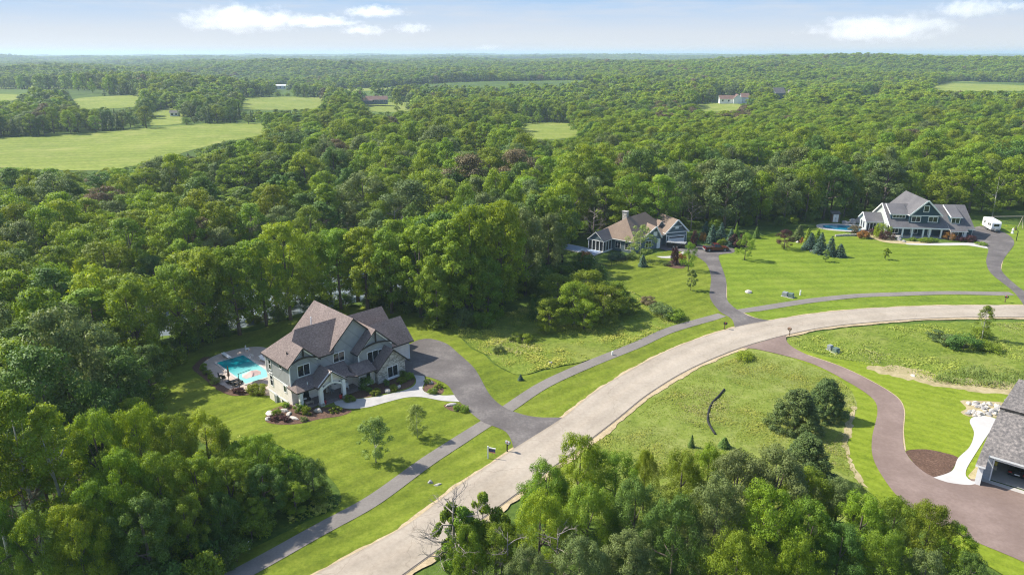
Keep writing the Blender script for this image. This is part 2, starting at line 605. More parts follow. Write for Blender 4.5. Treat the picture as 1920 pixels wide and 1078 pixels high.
# base ground: rough meadow close by, woodland floor and farmland beyond
def ground_mat():
    m, nt, bs = new_mat('rough_meadow_and_woodland_floor')
    co = coords(nt, True)
    a = noise(nt, co, 1.6, 5, 0.75)
    b = noise(nt, co, 0.07, 4, 0.65)
    f = math_n(nt, 'ADD', math_n(nt, 'MULTIPLY', a, .5), math_n(nt, 'MULTIPLY', b, .5))
    col = ramp(nt, f, [(0.33, (.03, .055, .012)), (0.48, (.07, .115, .02)), (0.6, (.11, .165, .028)), (0.7, (.17, .19, .05))])
    big = noise(nt, co, 0.0035, 4, 0.6)
    col = mix_c(nt, ramp(nt, big, [(0.5, (0, 0, 0)), (0.62, (.6, .6, .6))]), col, (.035, .06, .02))
    nt.links.new(col, bs.inputs['Base Color'])
    bs.inputs['Roughness'].default_value = 0.95
    bs.inputs['Specular IOR Level'].default_value = 0.1
    add_bump(nt, bs, a, .6, .15)
    return m
M['ground'] = ground_mat()
ground = link(bpy.data.objects.new('ground', np_mesh('ground', gv, gf, [M['ground']])))
tag(ground, kind='structure')

# ------------------------------------------------------------------ sheets laid on the terrain
def catmull(pts, closed, step):
    P = [Vector((p[0], p[1])) for p in pts]
    sharp = [len(p) > 2 and p[2] for p in pts]
    n = len(P)
    out = []
    last = n if closed else n - 1
    for i in range(last):
        p1, p2 = P[i], P[(i + 1) % n]
        p0 = P[i - 1] if (closed or i > 0) else p1
        p3 = P[(i + 2) % n] if (closed or i + 2 < n) else p2
        if sharp[i]:
            p0 = p1
        if sharp[(i + 1) % n]:
            p3 = p2
        L = (p2 - p1).length
        k = max(1, int(L / step))
        t1 = (p2 - p0) * .5
        t2 = (p3 - p1) * .5
        lim = L * 1.0
        if t1.length > lim:
            t1 *= lim / t1.length
        if t2.length > lim:
            t2 *= lim / t2.length
        for j in range(k):
            t = j / k
            h1, h2 = 2 * t ** 3 - 3 * t * t + 1, t ** 3 - 2 * t * t + t
            h3, h4 = -2 * t ** 3 + 3 * t * t, t ** 3 - t * t
            out.append(p1 * h1 + t1 * h2 + p2 * h3 + t2 * h4)
    if not closed:
        out.append(P[-1])
    return [(p.x, p.y) for p in out]

def inside(x, y, poly):
    """Vectorised point in polygon."""
    x = np.asarray(x, float)
    y = np.asarray(y, float)
    r = np.zeros(np.broadcast(x, y).shape, bool)
    n = len(poly)
    for i in range(n):
        x0, y0 = poly[i][0], poly[i][1]
        x1, y1 = poly[(i + 1) % n][0], poly[(i + 1) % n][1]
        if y0 == y1:
            continue
        c = ((y0 > y) != (y1 > y)) & (x < (x1 - x0) * (y - y0) / (y1 - y0) + x0)
        r ^= c
    return r

def sheet(name, outline, off, mat, step=1.0, kind='structure', rag=0.0, zfun=None, grid=None):
    """Flat cover following the terrain, off metres above it. outline: world points."""
    o = [Vector(p[:2]) for p in outline]
    if rag:
        rng = random.Random(len(outline))
        o = [p + Vector((rng.uniform(-rag, rag), rng.uniform(-rag, rag))) for p in o]
    clean = []
    for p in o:
        if not clean or (p - clean[-1]).length > 0.04:
            clean.append(p)
    if (clean[0] - clean[-1]).length < 0.04:
        clean.pop()
    o = clean
    xs, ys = [p.x for p in o], [p.y for p in o]
    g = grid or step * 1.2
    X, Y = np.meshgrid(np.arange(min(xs) + g / 2, max(xs), g), np.arange(min(ys) + g / 2, max(ys), g))
    X, Y = X.ravel(), Y.ravel()
    poly = [(p.x, p.y) for p in o]
    m = inside(X, Y, poly)
    line = poly + [poly[0]]
    if m.any():
        X, Y = X[m], Y[m]
        far = seg_dist(X, Y, line) > g * .35
        X, Y = X[far], Y[far]
    else:
        X = Y = np.zeros(0)
    vs = o + [Vector((float(a), float(b))) for a, b in zip(X, Y)]
    res = delaunay_2d_cdt(vs, [], [list(range(len(o)))], 1, 1e-4)
    V, Fc = res[0], res[2]
    v = np.array([(p.x, p.y) for p in V])
    z = (height(v[:, 0], v[:, 1]) if zfun is None else np.full(len(v), zfun)) + off
    f = np.array([t for t in Fc if len(t) == 3], np.int32)
    c = v[f].mean(1)
    f = f[inside(c[:, 0], c[:, 1], poly)]
    a, b, d = v[f[:, 0]], v[f[:, 1]], v[f[:, 2]]
    cr = (b[:, 0] - a[:, 0]) * (d[:, 1] - a[:, 1]) - (b[:, 1] - a[:, 1]) * (d[:, 0] - a[:, 0])
    f[cr < 0] = f[cr < 0][:, ::-1]
    ob = link(bpy.data.objects.new(name, np_mesh(name, np.column_stack([v, z]), f, [mat])))
    return tag(ob, kind=kind)

def px_outline(pts, step=0.8):
    w = [(*on_ground(p[0], p[1]), *(p[2:])) for p in pts]
    return catmull(w, True, step)

def px_line(pts, step=0.8):
    return catmull([on_ground(*p) for p in pts], False, step)

def band(line, wl, wr):
    """Outline of a strip: wl metres to the left of the line, wr to the right."""
    L, Rr = [], []
    n = len(line)
    for i, p in enumerate(line):
        a, b = Vector(line[max(i - 1, 0)]), Vector(line[min(i + 1, n - 1)])
        d = (b - a).normalized()
        nn = Vector((-d.y, d.x))
        L.append(tuple(Vector(p) + nn * wl))
        Rr.append(tuple(Vector(p) - nn * wr))
    return L + Rr[::-1]

T = True
ROAD_UP = [(430, 1165), (600, 1072), (759, 987), (858, 912), (957, 846), (1053, 785), (1116, 735), (1196, 687), (1271, 650), (1368, 617), (1446, 601), (1517, 590), (1628, 579), (1777, 573.5), (1920, 573), (2080, 574)]
ROAD_DN = [(2080, 602), (1920, 596), (1777, 597), (1665, 603), (1554, 614), (1472, 630), (1394, 652), (1299, 691), (1220, 738), (1156, 789), (1104, 829), (960, 935), (822, 1033), (640, 1165)]
road_up = px_line(ROAD_UP)
road_dn = px_line(ROAD_DN)

LAWN1 = [(330, 1110), (560, 985), (640, 940), (600, 880), (480, 820), (410, 845), (330, 800), (285, 720), (300, 672), (420, 632), (560, 595), (700, 573), (790, 590), (850, 622), (885, 655), (906, 664), (932, 687), (977, 704), (1033, 692), (1116, 674), (1200, 640), (1270, 608), (1340, 588), (1385, 600), (1371, 617, T), (1271, 651), (1196, 688), (1116, 736), (1053, 786), (957, 847), (858, 913), (759, 988), (600, 1073), (430, 1166, T)]
LAWN2 = [(1112, 500), (1150, 490), (1200, 482), (1260, 470), (1300, 472), (1330, 500), (1340, 560), (1362, 592), (1300, 603), (1268, 610), (1235, 592), (1212, 562), (1170, 540)]
LAWN3 = [(1330, 476), (1375, 455), (1480, 432), (1555, 428), (1600, 440), (1640, 450), (1700, 456), (1830, 458), (1862, 464), (1858, 500), (1900, 545), (1925, 577, T), (1777, 574.5), (1628, 580), (1517, 591), (1446, 602), (1380, 600), (1360, 560), (1345, 500)]
LAWN5 = [(1838, 420), (1930, 424), (2080, 430), (2080, 574), (1920, 574, T), (1880, 520), (1870, 480), (1890, 450)]
LAWN4 = [(1476, 645, T), (1500, 656), (1562, 672), (1640, 682), (1700, 702), (1760, 718), (1830, 729), (1905, 734), (1935, 800), (1900, 850), (1840, 905), (1780, 905), (1716, 876), (1690, 845), (1688, 809), (1690, 769), (1676, 747), (1632, 719), (1572, 690), (1510, 668)]
STRIP4 = [(1396, 654, T), (1440, 655), (1466, 664), (1557, 701), (1593, 729), (1607, 761), (1599, 793), (1591, 825), (1595, 860), (1617, 904), (1650, 940), (1710, 980), (1800, 1030), (1960, 1120), (2010, 1110), (1920, 1054), (1835, 1018), (1756, 982), (1700, 945), (1665, 904), (1641, 860), (1639, 821), (1649, 773), (1641, 749), (1600, 721), (1520, 680), (1440, 656)]

M['lawn1'] = grass_mat('mown_lawn', (.08, .115, .012), (.136, .178, .017), (.195, .235, .03), (.23, .235, .05), (R(38), 1.3, .10), dry_amt=.3)
M['lawn2'] = grass_mat('mown_lawn_striped_arcs', (.088, .14, .012), (.148, .212, .019), (.2, .258, .032), (.23, .24, .05), (R(4), 1.9, .10), dry_amt=.25)
M['lawn4'] = grass_mat('lush_new_lawn', (.112, .162, .012), (.18, .236, .019), (.228, .28, .032), (.26, .275, .06), (R(-35), .8, .075), dry_amt=.12)
M['meadow'] = grass_mat('rough_unmown_meadow', (.10, .145, .02), (.17, .215, .036), (.25, .28, .075), (.34, .32, .14), fine=1.5, blotch=.12, dry_amt=.6)
M['hay'] = grass_mat('hay_meadow', (.125, .17, .026), (.185, .23, .04), (.25, .285, .06), (.31, .3, .1), (R(12), 5.0, .08), fine=.3, blotch=.022, dry_amt=.6)

sheet('lawn', px_outline(LAWN1, 1.2), 0.05, M['lawn1'], 1.3)
sheet('lawn', px_outline(LAWN2, 1.2), 0.05, M['lawn1'], 1.5)
sheet('lawn', px_outline(LAWN3, 1.2), 0.05, M['lawn2'], 1.8)
sheet('lawn', px_outline(LAWN5, 1.2), 0.05, M['lawn2'], 1.8)
sheet('lawn', px_outline(LAWN4, 1.0), 0.05, M['lawn4'], 1.5)
sheet('lawn', px_outline(STRIP4, 1.0), 0.05, M['lawn4'], 1.5)
MEADOW_TRI = [(1410, 660), (1466, 668), (1557, 703), (1593, 730), (1605, 761), (1596, 793), (1588, 825), (1593, 862), (1615, 906), (1640, 940), (1500, 1000), (1300, 1000), (1120, 960), (1040, 880), (1116, 832), (1170, 795), (1235, 742), (1310, 696)]
MEADOW_TRI_S = [(1400, 650), (1475, 664), (1568, 698), (1603, 726), (1618, 761), (1610, 793), (1600, 828), (1606, 862), (1630, 904), (1660, 945), (1500, 1010), (1300, 1010), (1100, 970), (1020, 880), (1095, 825), (1150, 786), (1215, 733), (1295, 688)]
sheet('meadow', px_outline(MEADOW_TRI_S, 1.0), 0.02, M['meadow'], 1.6)
M['meadow_green'] = grass_mat('weedy_green_meadow', (.08, .12, .015), (.145, .195, .026), (.22, .265, .05), (.28, .26, .09), fine=1.2, blotch=.1, dry_amt=.5)
MEADOW_HOLLOW = [(800, 596), (860, 600), (960, 585), (1020, 560), (1090, 520), (1140, 508), (1180, 545), (1215, 565), (1240, 590), (1268, 606), (1200, 638), (1116, 672), (1033, 690), (977, 702), (932, 685), (906, 662), (885, 652), (850, 620)]
MEADOW_FAR = [(1482, 640), (1560, 622), (1700, 610), (1920, 606), (2080, 612), (2080, 760), (1935, 735), (1765, 720), (1690, 702), (1640, 688), (1562, 670), (1502, 655)]
def swell(pts, k):
    cu, cv = sum(p[0] for p in pts) / len(pts), sum(p[1] for p in pts) / len(pts)
    return [(cu + (p[0] - cu) * k, cv + (p[1] - cv) * k) for p in pts]
sheet('meadow', px_outline(MEADOW_HOLLOW, 1.2), 0.062, M['meadow_green'], 1.6, rag=.3)
sheet('meadow', px_outline(swell(MEADOW_FAR, 1.05), 1.2), 0.022, M['meadow_green'], 1.6, rag=.3)
# bare strip beside the new lawn and the sandy patch before the reeds
sheet('bare_soil', px_outline([(1604, 762), (1600, 795), (1592, 828), (1597, 862), (1618, 905), (1630, 915), (1608, 905), (1588, 862), (1580, 828), (1588, 795), (1597, 765)], .6), 0.06, M['sand'], 1.0, rag=.25)
sheet('bare_soil', px_outline([(1625, 690), (1680, 686), (1725, 692), (1765, 705), (1850, 712), (1925, 722), (1925, 742), (1830, 735), (1765, 726), (1700, 712), (1650, 700)], .7), 0.06, M['sand'], 1.2, rag=.4)

# road, its sandy edges, path and driveways
def road_mat():
    m, nt, bs = new_mat('pale_worn_road')
    co = coords(nt, True)
    a = noise(nt, co, 2.5, 5, .75)
    b = noise(nt, co, .13, 4, .65)
    f = math_n(nt, 'ADD', math_n(nt, 'MULTIPLY', a, .42), math_n(nt, 'MULTIPLY', b, .58))
    col = ramp(nt, f, [(.32, (.275, .232, .18)), (.5, (.362, .311, .247)), (.68, (.445, .389, .314))])
    at = nt.nodes.new('ShaderNodeAttribute')
    at.attribute_name = 'across'
    ac = math_n(nt, 'ADD', at.outputs['Fac'], math_n(nt, 'MULTIPLY', math_n(nt, 'SUBTRACT', noise(nt, co, .25, 3), .5), .12))
    trk = ramp(nt, ac, [(.0, (.8, .78, .75)), (.07, (1.0, 1.0, 1.0)), (.2, (.97, .96, .96)), (.27, (.92, .92, .92)), (.36, (.98, .98, .98)), (.5, (1.04, 1.03, 1.02)), (.64, (.98, .98, .98)), (.73, (.92, .92, .92)), (.8, (.97, .97, .96)), (.95, (1, 1, 1)), (1.0, (.82, .8, .77))])
    col = mix_c(nt, 1.0, col, trk, 'MULTIPLY')
    for sc_, wd in ((.11, .006), (.3, .0035)):
        v = nt.nodes.new('ShaderNodeTexVoronoi')
        v.feature = 'DISTANCE_TO_EDGE'
        v.inputs['Scale'].default_value = sc_
        mp = nt.nodes.new('ShaderNodeVectorMath')
        mp.operation = 'ADD'
        nz = nt.nodes.new('ShaderNodeTexNoise')
        nz.inputs['Scale'].default_value = .8
        nt.links.new(co, nz.inputs['Vector'])
        nt.links.new(co, mp.inputs[0])
        nt.links.new(nz.outputs['Color'], mp.inputs[1])
        nt.links.new(mp.outputs[0], v.inputs['Vector'])
        msk = ramp(nt, v.outputs['Distance'], [(0.0, (.72, .7, .68)), (wd, (1, 1, 1))])
        col = mix_c(nt, .75, col, mix_c(nt, 1.0, col, msk, 'MULTIPLY'))
    nt.links.new(col, bs.inputs['Base Color'])
    bs.inputs['Roughness'].default_value = .9
    bs.inputs['Specular IOR Level'].default_value = .25
    add_bump(nt, bs, a, .25, .03)
    return m
M['road'] = road_mat()
road_o = sheet('road', road_up + road_dn, 0.105, M['road'], 1.2, grid=1.3)
_co = np.empty(len(road_o.data.vertices) * 3, np.float32)
road_o.data.vertices.foreach_get('co', _co)
_co = _co.reshape(-1, 3)
_du, _dd = seg_dist(_co[:, 0], _co[:, 1], road_up), seg_dist(_co[:, 0], _co[:, 1], road_dn)
road_o.data.attributes.new('across', 'FLOAT', 'POINT').data.foreach_set('value', (_du / np.maximum(_du + _dd, 1e-6)).astype(np.float32))
def shoulder(line, w0, w1, seed):
    rng = random.Random(seed)
    n = len(line)
    L, Q = [], []
    ph = [rng.uniform(0, 6) for _ in range(4)]
    for i, p in enumerate(line):
        a, b = Vector(line[max(i - 1, 0)]), Vector(line[min(i + 1, n - 1)])
        d = (b - a).normalized()
        nn = Vector((-d.y, d.x))
        w = w0 + (w1 - w0) * (.5 + .2 * math.sin(i * .23 + ph[0]) + .2 * math.sin(i * .71 + ph[1]) + .25 * rng.uniform(-1, 1))
        L.append(tuple(Vector(p) + nn * w))
        Q.append(tuple(Vector(p) - nn * .25))
    return L + Q[::-1]
sheet('road_shoulder', shoulder(road_up, .12, .6, 3), 0.075, M['gravel'], .8)
sheet('road_shoulder', shoulder(road_dn, .45, .95, 4), 0.075, M['gravel'], .8)
M['tar'] = plain('dark_tar_joint', (.07, .06, .055), .8, .2)
for ln in (road_dn,):
    sheet('road_joint', band([p for p in ln], -.06 if ln is road_dn else -.05, .2 if ln is road_dn else .11), 0.112, M['tar'], .8)
PATH1 = px_line([(330, 1130), (448, 1077), (600, 993), (700, 938), (806, 862), (912, 794)])
PATH2 = px_line([(950, 768), (1020, 722), (1100, 685), (1192, 648), (1260, 618), (1354, 591)])
PATH3 = px_line([(1383, 585), (1517, 564.5), (1600, 555.5), (1665, 552.5), (1777, 549.5), (1897, 551)])
for ln in (PATH1, PATH2, PATH3):
    sheet('footpath', band(ln, .98, .98), 0.085, M['asphalt_path'], .9)
DRIVE1 = [(738, 668), (765, 648), (785, 638), (808, 636), (837, 645), (858, 662), (890, 692), (918, 740), (945, 764), (985, 779), (1057, 784, T), (965, 848, T), (949, 811), (902, 790), (858, 750), (838, 722), (805, 708), (771, 703), (756, 702, T), (745, 690)]
sheet('driveway', px_outline(DRIVE1, .7), 0.095, M['asphalt_dark'], 1.0)
DRIVE2 = [(1378, 616, T), (1372, 599), (1350, 585), (1331, 558), (1333, 521), (1324, 495), (1303, 480), (1282, 473), (1240, 468), (1226, 452), (1240, 445), (1275, 447), (1295, 458), (1330, 461), (1370, 464), (1376, 474), (1350, 478), (1348, 486), (1361, 525), (1363, 562), (1382, 581), (1413, 596), (1449, 602, T)]
sheet('driveway', px_outline(DRIVE2, .8), 0.095, M['asphalt_dark'], 1.2)
DRIVE3 = [(1921, 576, T), (1912, 562), (1895, 543), (1858, 513), (1849, 491), (1853, 468), (1845, 460), (1822, 447), (1822, 436), (1830, 426), (1850, 425), (1875, 433), (1896, 445), (1901, 459), (1882, 486), (1877, 506), (1899, 530), (1930, 552), (1990, 578, T)]
sheet('driveway', px_outline(DRIVE3, .8), 0.095, M['asphalt_dark'], 1.4)
DRIVE4 = [(1391, 653, T), (1418, 655), (1518, 681), (1597, 721), (1637, 749), (1645, 773), (1635, 821), (1637, 860), (1661, 904), (1696, 944), (1756, 983), (1835, 1019), (1920, 1055), (2040, 1120), (2110, 1080), (2110, 980), (1920, 925), (1838, 900), (1790, 900), (1748, 894), (1716, 872), (1696, 845), (1692, 809), (1694, 769), (1681, 745), (1637, 717), (1577, 688), (1514, 666), (1478, 645), (1474, 628, T)]
sheet('driveway', px_outline(DRIVE4, .8), 0.092, M['road_red'], 1.2)
# pale edging where the driveways were cut into the turf
for ln, w in (([(1363, 562), (1361, 525), (1348, 486), (1350, 478), (1376, 474)], .3), ([(1380, 581), (1413, 596), (1440, 602)], .25), ([(1877, 506), (1882, 486), (1901, 459), (1896, 445), (1875, 433)], .3), ([(1514, 666), (1577, 688), (1637, 717), (1681, 745), (1694, 769), (1692, 809), (1696, 845)], .16)):
    sheet('turf_edge', band(px_line(ln), w, 0.02), 0.066, M['gravel'], .8)

# walkways and beds
WALK1 = [(625, 752, T), (664, 749), (700, 745), (735, 738), (765, 730), (778, 722), (780, 712), (776, 704, T), (795, 704, T), (797, 716), (792, 729), (800, 737), (830, 742), (855, 741, T), (862, 754, T), (830, 752), (790, 745), (760, 746), (720, 756), (690, 764), (655, 767), (632, 762)]
sheet('walkway', px_outline(WALK1, .5), 0.085, M['concrete_grey'], .6)
WALK4 = [(1750, 896, T), (1784, 884), (1796, 860), (1818, 838), (1826, 812), (1818, 792), (1824, 783), (1845, 780), (1868, 786, T), (1856, 809), (1843, 829), (1822, 862), (1812, 880), (1811, 893), (1822, 903), (1838, 904, T), (1818, 910), (1776, 905)]
sheet('walkway', px_outline(WALK4, .5), 0.1, M['concrete'], .6)
WALK3 = [(1697, 457, T), (1740, 457), (1790, 456), (1830, 457), (1860, 465, T), (1853, 467, T), (1815, 461), (1770, 461), (1720, 460), (1700, 459)]
sheet('walkway', px_outline(WALK3, .6), 0.08, M['concrete'], .8)
WALK2 = [(1230, 481, T), (1240, 484), (1262, 484), (1280, 478), (1290, 470, T), (1284, 470), (1270, 478), (1250, 481)]
sheet('walkway', px_outline(WALK2, .6), 0.08, M['concrete'], .8)
BED_FRONT = [(498, 790), (503, 774), (520, 764), (545, 758), (590, 764), (625, 764), (660, 770), (640, 780), (600, 786), (560, 795), (520, 796)]
sheet('mulch_bed', px_outline(BED_FRONT, .5), 0.068, M['mulch'], .8)
sheet('mulch_bed', px_outline([(640, 748), (660, 735), (700, 720), (740, 700), (770, 700), (778, 710), (774, 722), (760, 729), (730, 736), (690, 745), (660, 748)], .5), 0.068, M['mulch'], .8)
sheet('mulch_bed', px_outline([(793, 732), (798, 720), (799, 710), (815, 716), (832, 730), (826, 740), (806, 737)], .5), 0.068, M['mulch'], .8)
sheet('mulch_bed', px_outline([(832, 760), (850, 756), (868, 760), (878, 770), (862, 773), (842, 769)], .5), 0.068, M['mulch'], .8)
sheet('mulch_bed', px_outline([(1699, 846), (1736, 843), (1772, 850), (1796, 858), (1790, 872), (1778, 888), (1752, 895), (1724, 881), (1708, 862)], .5), 0.085, M['mulch'], .8)
sheet('stone_bed', px_outline([(1800, 752), (1815, 751), (1860, 753), (1900, 760), (1890, 782), (1850, 782), (1815, 781), (1801, 773), (1812, 766)], .5), 0.07, M['sand'], .8)
sheet('stone_bed', px_outline([(1826, 880), (1836, 868), (1846, 866), (1848, 885), (1840, 902), (1826, 903), (1815, 894)], .5), 0.07, M['sand'], .8)
sheet('mulch_bed', px_outline([(1248, 497), (1262, 488), (1285, 492), (1282, 503), (1262, 503)], .5), 0.068, M['mulch'], .8)
sheet('mulch_bed', px_outline([(1618, 441), (1640, 440), (1668, 446), (1690, 452), (1750, 455), (1700, 458), (1660, 455), (1640, 449)], .6), 0.07, M['sand'], .9)
sheet('mulch_bed', px_outline([(1832, 459), (1845, 455), (1858, 459), (1850, 463), (1838, 462)], .6), 0.075, M['mulch'], .8)

# pond behind the grey house
def ellipse(c, a, b, r, n=64, wob=0.0):
    return [(c[0] + math.cos(t) * a * (1 + wob * math.sin(3 * t + 1)) * math.cos(r) - math.sin(t) * b * math.sin(r), c[1] + math.cos(t) * a * (1 + wob * math.sin(3 * t + 1)) * math.sin(r) + math.sin(t) * b * math.cos(r)) for t in np.linspace(0, 2 * PI, n, endpoint=False)]
def water_mat(name, c, rough=.08, ripple=.25):
    m, nt, bs = new_mat(name)
    co = coords(nt, True)
    f = noise(nt, co, 1.5, 4)
    nt.links.new(ramp(nt, noise(nt, co, .1, 2), [(0.3, c), (0.7, tuple(v * 1.5 for v in c))]), bs.inputs['Base Color'])
    bs.inputs['Roughness'].default_value = rough
    bs.inputs['Specular IOR Level'].default_value = 0.9
    add_bump(nt, bs, f, ripple, .05)
    return m
M['pond'] = water_mat('pond_water', (.16, .19, .21), .12, .2)
sheet('pond_water', ellipse(POND_C, POND_A * 1.45, POND_B * 1.45, POND_R, 72, .03), 0, M['pond'], 2.0, zfun=-1.7)

# far fields and clearings
FIELDS = [
    [(-60, 262), (60, 258), (180, 249), (300, 239), (420, 231), (505, 234), (500, 252), (420, 268), (360, 282), (300, 300), (190, 320), (0, 315), (-60, 310)],
    [(140, 186), (200, 181), (262, 180), (262, 200), (150, 205)],
    [(452, 185), (520, 182), (610, 183), (604, 205), (456, 205)],
    [(284, 210), (338, 204), (345, 232), (284, 236)],
    [(965, 236), (1030, 230), (1075, 233), (1085, 256), (1000, 262)],
    [(1302, 197), (1330, 194), (1390, 196), (1380, 209), (1312, 209)],
    [(-40, 160), (150, 157), (250, 159), (150, 165), (-40, 166)],
    [(620, 168), (720, 165), (735, 168), (690, 171), (620, 172)],
    [(1040, 196), (1090, 194), (1085, 199), (1045, 200)],
    [(1590, 176), (1660, 172), (1650, 178), (1600, 180)],
    [(690, 196), (770, 192), (780, 208), (690, 210)],
    [(1740, 164), (1800, 148), (1925, 149), (1990, 150), (1990, 170), (1850, 172), (1760, 172)],
    [(-40, 178), (20, 177), (60, 180), (20, 190), (-40, 190)],
    [(880, 270), (915, 274), (910, 292), (885, 290)],
]
for fl in FIELDS:
    o = px_outline(fl, 8.0)
    ext = max(max(p[0] for p in o) - min(p[0] for p in o), max(p[1] for p in o) - min(p[1] for p in o))
    sheet('field', o, 0.12 if ext < 400 else .25, M['hay'], max(6.0, ext / 40))
# ------------------------------------------------------------------ foliage library
def unit(a):
    return a / np.maximum(np.linalg.norm(a, axis=1, keepdims=True), 1e-9)

def leaf_arrays(rng, pos, nrm, size, along=None, aspect=.62, bend=.18):
    """Small bent blades at pos, facing nrm."""
    n = len(pos)
    rnd = unit(rng.normal(size=(n, 3)))
    t = along if along is not None else np.cross(nrm, rnd)
    t = unit(t)
    b = unit(np.cross(t, nrm))
    s = size[:, None]
    p0 = pos - t * s * .5
    p2 = pos + t * s * .5 - nrm * s * bend
    p1 = pos + b * s * aspect * .5
    p3 = pos - b * s * aspect * .5
    return np.stack([p0, p1, p2, p3], 1).reshape(-1, 3)

def foliage_mesh(name, v, tint, shade, mats):
    """v: 4 corners per blade; tint: per blade; shade: soft normals per blade (lighting of the clump it sits in)."""
    n = len(tint)
    f = np.arange(n * 4, dtype=np.int32).reshape(n, 4)
    me = np_mesh(name, v, f, mats, True)
    at = me.attributes.new('tint', 'FLOAT', 'POINT')
    at.data.foreach_set('value', np.repeat(tint, 4).astype(np.float32))
    if shade is not None:
        me.normals_split_custom_set_from_vertices(np.repeat(shade, 4, 0).astype(np.float32))
    return me

def clump_leaves(rng, C, CR, N, leaf, squash=.8, up=.2, droop=0.0, jit=.5):
    """Blades over the outside of clumps (centres C, radii CR, N blades each)."""
    tot = int(N.sum())
    idx = np.repeat(np.arange(len(C)), N)
    d = rng.normal(size=(tot, 3))
    d[:, 2] += up
    d = unit(d)
    rr = CR[idx] * (rng.uniform(.25, 1.0, tot) ** .45) * rng.uniform(.9, 1.12, tot)
    off = d * rr[:, None]
    off[:, 2] *= squash
    pos = C[idx] + off + rng.normal(size=(tot, 3)) * (CR[idx] * .08)[:, None]
    nrm = unit(d * .75 + rng.normal(size=(tot, 3)) * jit + np.array([0, 0, .35]))
    size = leaf * rng.uniform(.65, 1.35, tot)
    ct = rng.uniform(.15, .85, len(C))
    tint = np.clip(ct[idx] * .55 + rng.uniform(0, 1, tot) * .45, 0, 1)
    shade = unit(d * .8 + nrm * .75 + np.array([0, 0, .15]))
    return pos, nrm, size, tint, shade

def round_profile(z, sharp=1.0):
    """Radius of a broad crown against height 0..1."""
    return np.sin(np.clip(z * .86 + .14, 0, 1) * PI) ** (.55 * sharp)

def oval_profile(z):
    return np.sin(np.clip(z * .9 + .08, 0, 1) * PI) ** .8

def crown_parts(seed, Rr, z0, z1, nclump, blades, leaf, profile=round_profile, cr=(.2, .36), squash=.8, inner=.35, jit=.5):
    rng = np.random.default_rng(seed)
    zf = rng.uniform(0, 1, nclump) ** .85
    ang = rng.uniform(0, 2 * PI, nclump)
    lob = 1 + .16 * np.sin(ang * 2 + seed) + .12 * np.sin(ang * 3 + seed * 2.1)
    rad = profile(zf) * Rr * lob * (inner + (1 - inner) * np.sqrt(rng.uniform(0, 1, nclump)))
    C = np.stack([np.cos(ang) * rad, np.sin(ang) * rad, z0 + zf * (z1 - z0) + rng.normal(size=nclump) * .03 * (z1 - z0)], 1)
    CR = Rr * rng.uniform(cr[0], cr[1], nclump)
    # no clump pokes far out of the crown's height
    C[:, 2] = np.clip(C[:, 2], z0 + CR * .3, z1 - CR * .55)
    N = np.maximum(6, (blades * CR ** 2 / (CR ** 2).sum()).astype(int))
    pos, nrm, size, tint, shade = clump_leaves(rng, C, CR, N, leaf, squash, jit=jit)
    return leaf_arrays(rng, pos, nrm, size), tint, shade, C, CR

def trunk_mb(seed, h, r, C, mb=None, limbs=6, lean=.03, fork=.3):
    rng = random.Random(seed)
    mb = mb or MB()
    bx, by = rng.uniform(-lean, lean) * h, rng.uniform(-lean, lean) * h
    pts = [(0, 0, -.4), (bx * .15, by * .15, h * .25), (bx * .5, by * .5, h * .55), (bx, by, h * .85)]
    mb.tube(pts, [r * 1.25, r * .85, r * .6, r * .15], 7)
    idx = list(range(len(C)))
    rng.shuffle(idx)
    for k in idx[:limbs]:
        c = Vector(C[k])
        zb = min(c.z * .75, h * (fork + .4 * rng.random()))
        b = Vector((bx * zb / h * .7, by * zb / h * .7, zb))
        m = b.lerp(c, .5) + Vector((0, 0, -.06 * (c - b).length))
        mb.tube([b, m, c], [r * .45, r * .3, r * .08], 5, cap=False)
    return mb

def bare_tree_mb(seed, h, r, mb=None, depth=4, spread=.55, droop=0.0, n0=9):
    """Leafless tree: trunk with boughs that fork."""
    rng = random.Random(seed)
    mb = mb or MB()
    def grow(p, d, L, rad, k):
        d = d.normalized()
        q = p + d * L * .55 + Vector((rng.uniform(-.08, .08), rng.uniform(-.08, .08), rng.uniform(-.04, .06))) * L
        e = p + d * L + Vector((rng.uniform(-.14, .14), rng.uniform(-.14, .14), rng.uniform(-.1, .1) - droop * .2)) * L
        mb.tube([p, q, e], [rad, rad * .8, rad * .5], 5 if k > 1 else 3, cap=False)
        if k <= 0:
            return
        for _ in range(3 if k > 1 else 4):
            t = rng.uniform(.35, 1.0)
            b = p.lerp(e, t)
            nd = d * .8 + Vector((rng.uniform(-1, 1), rng.uniform(-1, 1), rng.uniform(-.4, .8))) * spread * 1.3
            grow(b, nd, L * rng.uniform(.45, .7), rad * .5, k - 1)
    mb.tube([(0, 0, -.3), (.02 * h, 0, h * .4), (.01 * h, .02 * h, h * .75), (.03 * h, .02 * h, h)], [r, r * .75, r * .45, r * .1], 7)
    for i in range(n0):
        z = h * (.25 + .7 * i / n0)
        a = i * 2.4 + rng.uniform(-.5, .5)
        d = Vector((math.cos(a), math.sin(a), rng.uniform(.1, .7) - droop))
        grow(Vector((.015 * h, .01 * h, z)), d, h * .3 * (1.15 - .75 * i / n0), r * .35, depth - 2)
    return mb

